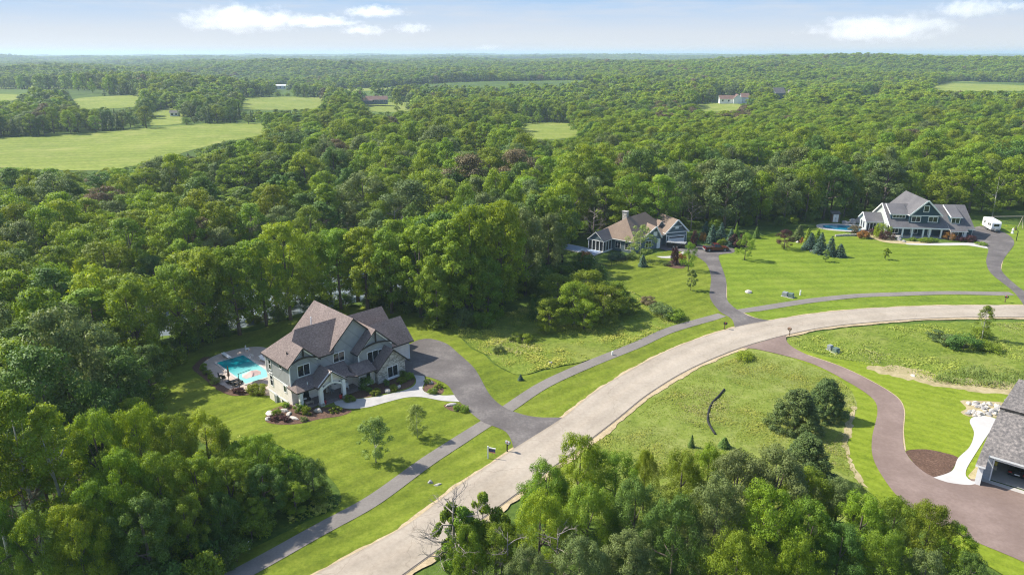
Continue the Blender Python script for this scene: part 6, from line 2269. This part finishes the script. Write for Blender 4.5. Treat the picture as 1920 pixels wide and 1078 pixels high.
def utility_box(u, v, w, d, h, rz, mat, label, name='transformer_box', cat='utility box'):
    x, y, z = at_px(u, v)
    t = thing(name, label, cat, (x, y, z), rz)
    MB().box(-w / 2 - .15, w / 2 + .15, -d / 2 - .15, d / 2 + .15, -.1, .08).build('pad', M['concrete'], t)
    MB().prism([(-w / 2, -d / 2, .08), (-w / 2, d / 2, .08), (-w / 2, d / 2, h), (-w / 2, -d / 2 + .12, h), (-w / 2, -d / 2, h * .62)], (w, 0, 0)).build('cabinet', M[mat], t)
    MB().box(w * .12, w * .4, -d / 2 - .012, -d / 2, h * .25, h * .5).build('label_plate', M['white'], t)
    return t
utility_box(1472, 555, 1.2, 1.0, .8, .9, 'metal_grey', 'grey transformer box on the lawn, left of its pair near the footpath')
utility_box(1483, 558, 1.0, .9, .9, .9, 'metal_green', 'green-grey transformer box on the lawn, right of its pair near the footpath')
utility_box(1556, 656, .75, .7, .85, .5, 'metal_grey', 'grey utility box beside the red-brown driveway, left one')
utility_box(1567, 661, .85, .8, .8, .5, 'metal_green', 'dark green utility box beside the red-brown driveway, right one')
utility_box(411, 1035, 1.2, 1.0, .8, -.6, 'metal_green', 'green transformer box half hidden under the trees by the footpath')
utility_box(424, 1046, .9, .8, .8, -.6, 'metal_grey', 'pale green transformer box nearest the footpath, under the trees')
def pedestal(u, v, label, h=.85):
    x, y, z = at_px(u, v)
    t = thing('cable_pedestal', label, 'pedestal', (x, y, z), .4)
    MB().box(-.11, .11, -.11, .11, -.1, h).build('housing', M['white'], t, bevel=.03)
    MB().box(-.13, .13, -.13, .13, h, h + .08).build('cap', M['white'], t, bevel=.02)
pedestal(442, 1036, 'white cable pedestal by the trees, next to the transformers')
pedestal(467, 1030, 'white cable pedestal by the trees, nearer the footpath bend')
pedestal(1500, 554, 'white cable pedestal on the lawn beside the transformer pair', 1.0)
pedestal(1148, 666, 'small white marker post on the footpath edge', .6)
# black sediment sock lying in the meadow
ck = [(1358, 731), (1346, 745), (1334, 758), (1328, 775), (1327, 790), (1333, 803), (1341, 815)]
pts_ = catmull([on_ground(*p) for p in ck], False, .5)
so_ = MB().tube([(p[0], p[1], hz(p[0], p[1]) + .12) for p in pts_], .14, 8).build('sediment_sock', M['rubber'], smooth=True)
tag(so_, 'black sediment sock curving through the rough meadow', 'barrier')

# --- black fence and beds of the chimney house
fx = [on_ground(*p) for p in [(1108, 503), (1126, 503), (1146, 500), (1164, 494), (1180, 487)]]
fe = thing('fence', 'thin black metal fence around the garden below the screened porch', 'fence', (fx[0][0], fx[0][1], hz(*fx[0])))
rails = MB()
for a, b in zip(fx, fx[1:]):
    n = int(math.dist(a, b) / 2.2) + 1
    for i in range(n):
        x0, y0 = a[0] + (b[0] - a[0]) * i / n - fx[0][0], a[1] + (b[1] - a[1]) * i / n - fx[0][1]
        MB().box(x0 - .04, x0 + .04, y0 - .04, y0 + .04, -.2, 1.25).build('post', M['metal_dark'], fe)
    for zz in (.15, .7, 1.15):
        rails.beam((a[0] - fx[0][0], a[1] - fx[0][1], zz), (b[0] - fx[0][0], b[1] - fx[0][1], zz), .035)
    m = int(math.dist(a, b) / .16)
    for i in range(m):
        x0, y0 = a[0] + (b[0] - a[0]) * i / m - fx[0][0], a[1] + (b[1] - a[1]) * i / m - fx[0][1]
        rails.box(x0 - .012, x0 + .012, y0 - .012, y0 + .012, .1, 1.2)
rails.build('rail', M['metal_dark'], fe)
# pool cover of the chimney house seen behind the porch
x, y, z = at_px(1092, 470)
pc = thing('covered_pool', 'pool with a pale blue cover behind the screened porch', 'pool', (x, y, z), -.702)
MB().box(-6, 5, -2.4, 2.4, 0, .22).build('coping', M['concrete'], pc)
MB().box(-5.6, 4.6, -2.0, 2.0, .22, .26).build('cover', M['blue_tarp'], pc)
for i, (u, v) in enumerate(((1092, 486), (1104, 488), (1112, 489))):
    x, y, z = at_px(u, v)
    chair(['white garden chair left below the screened porch', 'white garden chair in the middle below the screened porch', 'white garden chair nearest the black fence'][i], (x, y, z), i * 1.3, 'white', 'garden chairs below the porch', 'garden_chair')

# --- the navy house's pool, cabinet, wall, trailer, hoop, swing
x, y, z = at_px(1590, 428)
p3 = thing('swimming_pool', 'blue swimming pool with rounded ends beside the navy house', 'pool', (x, y, z), -.2)
oc = MB()
n = 40
def oval(a, b, t):
    return (a * abs(math.cos(t)) ** .8 * (1 if math.cos(t) > 0 else -1), b * abs(math.sin(t)) ** .8 * (1 if math.sin(t) > 0 else -1))
for i in range(n):
    t0, t1 = 2 * PI * i / n, 2 * PI * (i + 1) / n
    a, b = oval(8.2, 4.6, t0), oval(8.2, 4.6, t1)
    c, d = oval(6.6, 3.3, t0), oval(6.6, 3.3, t1)
    oc.prism([(c[0], c[1], -.1), (a[0], a[1], -.1), (b[0], b[1], -.1), (d[0], d[1], -.1)], (0, 0, .24))
oc.build('coping', M['concrete'], p3)
MB().poly([(*oval(6.6, 3.3, 2 * PI * i / n), .08) for i in range(n)]).build('water', M['pool_blue'], p3)
x, y, z = at_px(1566, 417)
cb = thing('pool_shed', 'small brown shed with white double doors beyond the blue pool', 'shed', (x, y, z), -.15)
MB().box(-1.1, 1.1, 0, 1.8, 0, 2.5).build('wall', M['wood'], cb)
rf = MB()
rf.slab([(-1.3, -.3, 2.5), (1.3, -.3, 2.5), (1.3, 2.1, 2.9), (-1.3, 2.1, 2.9)], .15)
rf.build('roof', [M['shingle_grey'], M['fascia_dark']], cb)
for sx in (-.72, .02):
    d_ = MB().box(sx, sx + .7, -.05, 0, .1, 2.3).build('door', M['white'], cb)
    MB().box(sx + (.58 if sx < 0 else .06), sx + (.64 if sx < 0 else .12), -.09, -.05, 1.0, 1.3).build('handle', M['metal_dark'], d_)
rwl = [on_ground(*p) for p in [(1566, 444), (1585, 443), (1603, 443), (1616, 441)]]
rw = MB()
for a, b in zip(rwl, rwl[1:]):
    dv = Vector((b[0] - a[0], b[1] - a[1])).normalized()
    nn = Vector((-dv.y, dv.x)) * .25
    rw.prism([(a[0] - nn.x, a[1] - nn.y, -.2), (b[0] - nn.x, b[1] - nn.y, -.2), (b[0] + nn.x, b[1] + nn.y, -.2), (a[0] + nn.x, a[1] + nn.y, -.2)], (0, 0, .75))
tag(rw.build('retaining_wall', M['stone']), 'low grey stone retaining wall at the edge of the navy house pool yard', 'wall')

def wheel(parent, x, y, z, r, w, name='wheel'):
    o = MB().cyl((x, y, z), (0, 1, 0), r, w, 20).build(name, M['rubber'], parent, smooth=False)
    MB().cyl((x, y, z), (0, 1, 0), r * .58, w * 1.06, 14).build('rim', M['metal_grey'], o)
    return o

x, y, z = at_px(1857, 431)
tv = thing('travel_trailer', 'white travel trailer parked on the upper driveway of the navy house', 'trailer', (x, y, z), R(-104))
bd = MB()
bd.prism([(-3.3, -1.15, .6), (3.0, -1.15, .6), (3.35, -1.15, 1.2), (3.3, -1.15, 2.5), (3.0, -1.15, 2.95), (-3.1, -1.15, 2.95), (-3.35, -1.15, 2.7)], (0, 2.3, 0))
bd.build('body', M['white'], tv, bevel=.08)
MB().box(-1.2, .2, -.4, .5, 2.95, 3.2).build('roof_unit', M['white'], tv, bevel=.04)
for side, o_ in ((-1.15, -1), (1.15, 1)):
    for a in (-1.9, .9, 1.9):
        opening(tv, 'y', side, a, a + .65, 1.65, 2.2, 1, out=o_, fw=.04, frame='metal_dark', deep=.03)
opening(tv, 'x', 3.33, -.6, .6, 1.7, 2.3, 1, out=1, fw=.04, frame='metal_grey', deep=.03)
MB().box(-.5, .2, -1.18, -1.15, .75, 2.5).build('door', M['siding_white'], tv)
for yy in (-1.02, 1.02):
    for xx in (-.75, .1):
        wheel(tv, xx, yy, .36, .36, .24)
hb_ = MB()
hb_.beam((3.2, -.7, .55), (4.5, 0, .5), .1)
hb_.beam((3.2, .7, .55), (4.5, 0, .5), .1)
hb_.box(4.3, 4.4, -.05, .05, 0, .6)
hb_.build('tow_bar', M['metal_dark'], tv)
MB().box(3.4, 3.9, -.3, .3, .6, 1.05).build('gas_locker', M['metal_grey'], tv)
x, y, z = at_px(1905, 452)
bh = thing('basketball_hoop', 'black basketball hoop post at the edge of the upper driveway', 'hoop', (x, y, z), R(150))
MB().tube([(0, 0, -.2), (0, 0, 2.6), (.6, 0, 3.1)], .09, 8).build('post', M['metal_dark'], bh)
MB().box(.6, .68, -.85, .85, 2.8, 3.8).build('backboard', M['metal_dark'], bh)
hr = MB().tube([(.92 + .23 * math.cos(t), .23 * math.sin(t), 3.0) for t in np.linspace(0, 2 * PI, 17)], .02, 6, cap=False)
hr.build('hoop_ring', M['red_plastic'], bh)
x, y, z = at_px(1885, 428)
sw_ = thing('swing_set', 'tall pale timber swing frame at the wood edge past the trailer', 'swing', (x, y, z), .05)
MB().beam((-4.5, 0, 3.3), (4.5, 0, 3.3), .16).build('top_beam', M['wood_light'], sw_)
for sx in (-4.3, 4.3):
    for dy in (-1, 1):
        MB().beam((sx, dy * .9, 0), (sx, 0, 3.3), .12).build('leg', M['wood_light'], sw_)
for sx in (-1.8, .2):
    s_ = MB().box(sx - .3, sx + .3, -.12, .12, .5, .56).build('swing_seat', M['yellow'], sw_)
    cbm = MB()
    for d_ in (-.27, .27):
        cbm.beam((sx + d_, 0, .56), (sx + d_, 0, 3.25), .02)
    cbm.build('rope', M['metal_dark'], s_)
x, y, z = at_px(1898, 438)
gp = thing('garden_pump', 'small white garden ornament on a stand by the swing frame', 'ornament', (x, y, z), .3)
MB().tube([(0, 0, 0), (0, 0, .5), (0, 0, .9), (0, 0, 1.5)], [.4, .2, .3, .12], 8).build('body', M['white'], gp)
MB().beam((-.5, 0, 1.0), (.5, 0, 1.1), .08).build('arm', M['white'], gp)

# pickup
x, y, z = at_px(1342, 471)
pk = thing('pickup_truck', 'dark red crew-cab pickup parked across the driveway of the chimney house', 'pickup', (x, y, z + .07), R(4))
bm_ = MB()
L_, W_ = 2.95, .98
low = [(-L_, .5), (-L_, 1.12), (-.75, 1.15), (1.05, 1.15), (2.75, 1.02), (L_, .85), (L_, .5), (2.55, .45), (2.35, .82), (1.95, .95), (1.55, .82), (1.35, .45), (-1.35, .45), (-1.55, .82), (-1.95, .95), (-2.35, .82), (-2.55, .45)]
bm_.prism([(p[0], -W_, p[1]) for p in low], (0, 2 * W_, 0))
bm_.build('body', M['red_paint'], pk)
cab = MB()
c0 = [(-.85, 1.15), (1.25, 1.15), (.55, 1.82), (-.65, 1.85)]
n0 = len(cab.v)
for s_, ww in ((-1, .9), (1, .9)):
    pass
a_ = [(c0[0][0], -.92, 1.15), (c0[1][0], -.92, 1.15), (c0[2][0], -.74, 1.82), (c0[3][0], -.74, 1.85)]
b_ = [(p[0], -p[1], p[2]) for p in a_]
for q in ((a_[0], a_[1], a_[2], a_[3]), (b_[3], b_[2], b_[1], b_[0]), (a_[1], b_[1], b_[2], a_[2]), (a_[2], b_[2], b_[3], a_[3]), (a_[3], b_[3], b_[0], a_[0]), (a_[0], b_[0], b_[1], a_[1])):
    cab.poly(q)
cab.build('cab', M['red_paint'], pk)
gl = MB()
def inset(q, t, off):
    c = sum((Vector(p) for p in q), Vector()) / len(q)
    nrm = (Vector(q[1]) - Vector(q[0])).cross(Vector(q[2]) - Vector(q[0])).normalized()
    return [tuple(Vector(p).lerp(c, t) + nrm * off) for p in q]
for q, off in (((a_[0], a_[1], a_[2], a_[3]), .012), ((b_[3], b_[2], b_[1], b_[0]), .012), ((a_[1], b_[1], b_[2], a_[2]), .012), ((a_[3], b_[3], b_[0], a_[0]), .012)):
    gl.poly(inset(q, .16, off))
gl.build('window', M['glass'], pk)
MB().box(-2.8, -.95, -.8, .8, 1.16, 1.17).build('bed_liner', M['rubber'], pk)
for xx in (-1.95, 1.95):
    for yy in (-.88, .88):
        wheel(pk, xx, yy, .42, .42, .26)
MB().box(2.9, 3.08, -.95, .95, .42, .66).build('bumper', M['metal_grey'], pk, bevel=.03)
MB().box(-3.08, -2.92, -.95, .95, .42, .66).build('bumper', M['metal_grey'], pk, bevel=.03)
for yy in (-.72, .72):
    MB().box(2.93, 2.98, yy - .2, yy + .2, .72, .9).build('headlight', M['lamp_clear'], pk)
    MB().box(-2.97, -2.93, yy - .12, yy + .12, .75, 1.05).build('tail_light', M['lamp_red'], pk)
# open trailer with white runners in front of the garage
x, y, z = at_px(1268, 464)
ot = thing('flatbed_trailer', 'dark trailer loaded with white runners in front of the white garage door', 'trailer', (x, y, z + .07), R(-25))
MB().box(-2.2, 2.2, -1.0, 1.0, .5, .68).build('deck', M['metal_dark'], ot)
sd_ = MB()
sd_.box(-2.2, 2.2, -1.05, -1.0, .5, 1.0)
sd_.box(-2.2, 2.2, 1.0, 1.05, .5, 1.0)
sd_.box(-2.25, -2.2, -1.05, 1.05, .5, 1.0)
sd_.build('side_board', M['metal_dark'], ot)
for yy in (-.75, 0, .75):
    MB().beam((-2.3, yy, 1.25), (2.3, yy + .1, 1.3), .14, .12).build('runner', M['white'], ot)
for xx in (-1.2, 1.2):
    MB().box(xx - .08, xx + .08, -.9, .9, .68, 1.18).build('cross_stand', M['metal_dark'], ot)
for yy in (-1.15, 1.15):
    for xx in (-.4, .4):
        wheel(ot, xx, yy, .34, .34, .2)
MB().beam((2.2, 0, .5), (3.4, 0, .45), .1).build('tow_bar', M['metal_dark'], ot)

# car inside the open garage
c4, s4 = math.cos(H4Y), math.sin(H4Y)
def loc4(x, y, z=0):
    return H4O[0] + x * c4 - y * s4, H4O[1] + x * s4 + y * c4, z
ca = thing('parked_car', 'black car seen from behind inside the open garage', 'car', loc4(3.8, 6.4, .08), H4Y + PI / 2)
prof = [(-2.2, .35), (-2.25, .75), (-2.05, 1.0), (-1.35, 1.05), (-.75, 1.45), (.55, 1.47), (1.25, 1.02), (2.1, .85), (2.25, .6), (2.2, .35), (1.75, .3), (1.6, .58), (1.35, .66), (1.1, .58), (.95, .3), (-.95, .3), (-1.1, .58), (-1.35, .66), (-1.6, .58), (-1.75, .3)]
MB().prism([(p[0], -.88, p[1]) for p in prof], (0, 1.76, 0)).build('body', M['black_paint'], ca, bevel=.03)
gq_ = MB()
gq_.box(-.7, .5, -.9, -.885, 1.08, 1.38)
gq_.box(-.7, .5, .885, .9, 1.08, 1.38)
gq_.poly([(-1.3, -.7, 1.09), (-1.3, .7, 1.09), (-.8, .65, 1.43), (-.8, -.65, 1.43)])
gq_.build('window', M['glass'], ca)
for xx in (-1.35, 1.35):
    for yy in (-.8, .8):
        wheel(ca, xx, yy, .32, .32, .2)
for yy in (-.68, .68):
    MB().box(-2.29, -2.25, yy - .16, yy + .16, .72, .88).build('tail_light', M['lamp_red'], ca)
MB().box(-2.29, -2.25, -.25, .25, .6, .72).build('number_plate', M['white'], ca)
tw = thing('storage_crate', 'yellowish boxes stacked against the inner wall of the open garage', 'box', loc4(1.5, 5.2, .08), H4Y)
MB().box(-.35, .35, -.3, .3, 0, .6).build('crate', M['wood_light'], tw, bevel=.02)
MB().box(-.25, .3, -.2, .3, .6, 1.05).build('carton', M['yellow'], tw, bevel=.02)
# ------------------------------------------------------------------ tall grass and weeds
def grass_patch(name, outline_px, dens, h0, h1, mats, seed, width=.4, clump=.5, upright=.3):
    rg = np.random.default_rng(seed)
    poly = [on_ground(*p[:2]) for p in outline_px]
    xs, ys = [p[0] for p in poly], [p[1] for p in poly]
    area = (max(xs) - min(xs)) * (max(ys) - min(ys))
    n = int(area * dens)
    X, Y = rg.uniform(min(xs), max(xs), n), rg.uniform(min(ys), max(ys), n)
    keep = inside(X, Y, poly)
    pat = np.sin(X * .9 + 1.7 * np.sin(Y * .6)) * np.sin(Y * .8 + 1.3 * np.sin(X * .5)) + .7 * np.sin(X * .23 + Y * .31)
    keep &= rg.uniform(0, 1, n) < np.clip(.55 + clump * pat, .08, 1)
    X, Y, pat = X[keep], Y[keep], pat[keep]
    n = len(X)
    hh = rg.uniform(h0, h1, n) * np.clip(1 + .35 * pat, .5, 1.6)
    Z = height(X, Y)
    pos = np.stack([X, Y, Z + hh * rg.uniform(.2, .8, n)], 1)
    al = unit(np.stack([rg.normal(size=n), rg.normal(size=n), rg.normal(size=n) * .45 + upright], 1))
    nr = unit(np.stack([rg.normal(size=n) * .4, rg.normal(size=n) * .4 - .35, np.full(n, .9)], 1))
    v = leaf_arrays(rg, pos, nr, np.maximum(hh, .2) * rg.uniform(.6, 1.1, n), along=al, aspect=width, bend=.2)
    sh = unit(nr + np.array([-.1, 0, .5]))
    tint = np.clip(.5 + .3 * pat + rg.normal(size=n) * .2, 0, 1)
    me = foliage_mesh(name, v, tint, sh, [LEAF[m] for m in mats])
    if len(mats) > 1:
        dry = (np.sin(X * .31 - Y * .22) + .8 * np.sin(X * .13 + Y * .17 + 2) + rg.normal(size=n) * .7) > 1.6
        me.polygons.foreach_set('material_index', dry.astype(np.int32))
    o = link(bpy.data.objects.new(name, me))
    return tag(o, kind='stuff')
grass_patch('meadow_grass', MEADOW_TRI, 70, .1, .26, ['grass', 'straw'], 1, .4, .4)
grass_patch('weedy_grass', MEADOW_HOLLOW, 42, .14, .4, ['grass', 'straw'], 2, .4, .5)
grass_patch('weedy_grass', MEADOW_FAR, 36, .14, .38, ['grass', 'straw'], 3, .4, .5)
grass_patch('reed_bed', [(1745, 716), (1770, 702), (1830, 690), (1925, 694), (1990, 700), (1990, 736), (1925, 727), (1850, 724), (1790, 724)], 46, .5, .95, ['reed'], 4, .12, .25, 1.6)
grass_patch('weedy_grass', [(600, 935), (640, 935), (640, 950), (590, 972), (540, 985), (545, 970)], 30, .3, .6, ['grass'], 5, .45, .3)
grass_patch('weedy_grass', [(320, 800), (345, 770), (400, 790), (430, 800), (470, 830), (420, 840), (370, 830)], 14, .25, .5, ['grass', 'straw'], 6, .45, .5)

# ------------------------------------------------------------------ clouds
def cloud_mat(i, dens):
    m = bpy.data.materials.new('cloud_vapour')
    m.use_nodes = True
    nt = m.node_tree
    nt.nodes.clear()
    out = nt.nodes.new('ShaderNodeOutputMaterial')
    pv = nt.nodes.new('ShaderNodeVolumePrincipled')
    pv.inputs['Color'].default_value = (.985, .985, .99, 1)
    pv.inputs['Anisotropy'].default_value = 0.0
    tc = nt.nodes.new('ShaderNodeTexCoord')
    ob = tc.outputs['Object']
    sp = nt.nodes.new('ShaderNodeSeparateXYZ')
    nt.links.new(ob, sp.inputs[0])
    ln = nt.nodes.new('ShaderNodeVectorMath')
    ln.operation = 'LENGTH'
    nt.links.new(ob, ln.inputs[0])
    mp = nt.nodes.new('ShaderNodeMapping')
    mp.inputs['Location'].default_value = (i * 7.3, i * 3.1, i * 1.7)
    mp.inputs['Scale'].default_value = (3.4, 1.8, 1.5)
    nt.links.new(ob, mp.inputs[0])
    nz = noise(nt, mp.outputs[0], 1.35, 7, .58)
    shape = math_n(nt, 'SUBTRACT', 1.0, ln.outputs['Value'])
    base = math_n(nt, 'SUBTRACT', shape, math_n(nt, 'MULTIPLY', math_n(nt, 'MAXIMUM', math_n(nt, 'MULTIPLY', sp.outputs['Z'], -1.0), 0.0), .5))
    f = math_n(nt, 'ADD', math_n(nt, 'MULTIPLY', base, 1.05), math_n(nt, 'MULTIPLY', math_n(nt, 'SUBTRACT', nz, .62), 2.3))
    d = math_n(nt, 'MULTIPLY', math_n(nt, 'MINIMUM', math_n(nt, 'MAXIMUM', f, 0.0), .5), dens * .6)
    nt.links.new(d, pv.inputs['Density'])
    nt.links.new(pv.outputs[0], out.inputs['Volume'])
    return m
CD = 30000.0
for i, (u, v, hw, hh, dens, lb) in enumerate([
    (455, 42, 118, 34, .0042, 'largest white cumulus cloud, over the hay field'),
    (590, 43, 92, 17, .0042, 'long flat cloud trailing from the largest one'),
    (703, 25, 68, 16, .005, 'white cloud highest above the pond woods'),
    (682, 60, 56, 15, .004, 'soft low cloud under the highest white one'),
    (772, 56, 46, 15, .004, 'small soft cloud at the end of the cloud row'),
    (1650, 60, 130, 34, .0028, 'wide grey-bottomed cloud above the wooded ridge'),
    (1822, 20, 66, 22, .0042, 'bright cloud near the upper corner, above the ridge field'),
    (1903, 14, 28, 9, .006, 'small cloud cut by the edge of the view'),
    (915, 91, 30, 9, .003, 'faint little cloud low over the horizon')]):
    du, yy = (u - 960) / FOC, (539 - v) / FOC
    d = Vector((du, CP + yy * SP, -SP + yy * CP)).normalized()
    bm = bmesh.new()
    bmesh.ops.create_icosphere(bm, subdivisions=4, radius=1.02)
    me = bpy.data.meshes.new('cloud')
    bm.to_mesh(me)
    bm.free()
    me.materials.append(cloud_mat(i + 1, dens))
    o = link(bpy.data.objects.new('cloud', me))
    o.location = Vector((0, 0, CAM_H)) + d * CD
    o.rotation_euler = (0, 0, math.atan2(d.y, d.x) - PI / 2)
    o.scale = (hw / FOC * CD, hw / FOC * CD * .6, hh / FOC * CD)
    tag(o, lb, 'cloud')
# ------------------------------------------------------------------ labels for the woods
ORD = 'first second third fourth fifth sixth seventh eighth ninth tenth eleventh twelfth thirteenth fourteenth fifteenth sixteenth seventeenth eighteenth nineteenth'.split()
TENS = {2: 'twenty', 3: 'thirty', 4: 'forty', 5: 'fifty', 6: 'sixty', 7: 'seventy', 8: 'eighty', 9: 'ninety'}
def ordinal(n):
    if n < 20:
        return ORD[n - 1]
    t, o = divmod(n, 10)
    if t >= 10:
        return 'hundred-and-' + ordinal(n - 100) if n > 100 else 'hundredth'
    return (TENS[t][:-1] + 'ieth') if o == 0 else TENS[t] + '-' + ORD[o - 1]
grp = {}
for c in CREATED:
    if c['force']:
        c['o']['label'] = c['force']
        continue
    noun = {'bare': 'leafless tree', 'cedar': 'cedar', 'aspen_near': 'white-stemmed aspen', 'bush': 'shrub', 'tall': 'upright tree', 'young': 'slender young tree', 'thicket': 'bare thicket'}.get(c['kind'], 'round-crowned tree')
    k = (HUE_WORD.get(c['hue'], 'green'), noun, c['zone'])
    grp.setdefault(k, []).append(c)
for (hw, noun, zone), lst in grp.items():
    lst.sort(key=lambda c: c['u'])
    for i, c in enumerate(lst):
        if len(lst) == 1:
            c['o']['label'] = 'the only %s %s %s' % (hw, noun, zone)
        else:
            c['o']['label'] = '%s %s %s, %s from left' % (hw, noun, zone, ordinal(i + 1))
        c['o']['group'] = 'trees ' + zone
        c['o']['category'] = 'shrub' if noun == 'shrub' else 'tree'
# ------------------------------------------------------------------ sky, sun, haze
SUN_AZ, SUN_EL = R(163), R(45)
sd = Vector((math.cos(SUN_AZ) * math.cos(SUN_EL), math.sin(SUN_AZ) * math.cos(SUN_EL), math.sin(SUN_EL)))
sl = bpy.data.lights.new('sun', 'SUN')
sl.energy = 4.9
sl.angle = R(0.53)
sl.color = (1.0, .94, .84)
so = bpy.data.objects.new('sun', sl)
so.rotation_euler = (-sd).to_track_quat('-Z', 'Y').to_euler()
so.location = (-60, 20, 120)
link(so)
w = bpy.data.worlds.new('World')
SC.world = w
w.use_nodes = True
nt = w.node_tree
bg = nt.nodes['Background']
sky = nt.nodes.new('ShaderNodeTexSky')
sky.sky_type = 'NISHITA'
sky.sun_disc = False
sky.sun_elevation = SUN_EL
sky.sun_rotation = (PI / 2 - SUN_AZ) % (2 * PI)
sky.altitude = 300
sky.air_density = 1.0
sky.dust_density = 1.2
sky.ozone_density = 1.2
# the lowest few degrees: pale lilac at the horizon to clear blue, with thin streaks of high cloud
geo = nt.nodes.new('ShaderNodeTexCoord')
sep = nt.nodes.new('ShaderNodeSeparateXYZ')
nt.links.new(geo.outputs['Generated'], sep.inputs[0])
el = sep.outputs['Z']
K = 1.0 / (0.15 * 2 ** SC.view_settings.exposure)
low = ramp(nt, math_n(nt, 'MULTIPLY', el, 4.0), [(0.0, tuple(v * K for v in (.86, .85, .845))), (0.10, tuple(v * K for v in (.74, .79, .86))), (0.28, tuple(v * K for v in (.41, .63, .93))), (0.9, tuple(v * K for v in (.30, .48, .80)))])
mp = nt.nodes.new('ShaderNodeMapping')
mp.inputs['Scale'].default_value = (3.0, 3.0, 34.0)
mp.inputs['Rotation'].default_value = (R(2.5), 0, 0)
nt.links.new(geo.outputs['Generated'], mp.inputs[0])
wis = noise(nt, mp.outputs[0], 2.2, 6, .62)
low = mix_c(nt, ramp(nt, wis, [(.45, (0, 0, 0)), (.75, (.65, .65, .65))]), low, tuple(v * K for v in (.74, .78, .85)))
fade = ramp(nt, el, [(0.16, (0, 0, 0)), (0.34, (1, 1, 1))])
nt.links.new(mix_c(nt, fade, low, sky.outputs[0]), bg.inputs[0])
bg.inputs[1].default_value = 0.15

hm = bpy.data.materials.new('haze_air')
hm.use_nodes = True
hn = hm.node_tree
hn.nodes.clear()
ho = hn.nodes.new('ShaderNodeOutputMaterial')
pv = hn.nodes.new('ShaderNodeVolumePrincipled')
pv.inputs['Color'].default_value = (.66, .83, 1.0, 1)
pv.inputs['Density'].default_value = 0.00015
pv.inputs['Anisotropy'].default_value = 0.2
hn.links.new(pv.outputs[0], ho.inputs['Volume'])
zmin = float(ZZ.min()) - 1.0
hb = MB().box(gx[0] - 10, gx[-1] + 10, gy[0] - 10, gy[-1] + 10, zmin, 75.0).build('haze', hm)
tag(hb, kind='stuff')
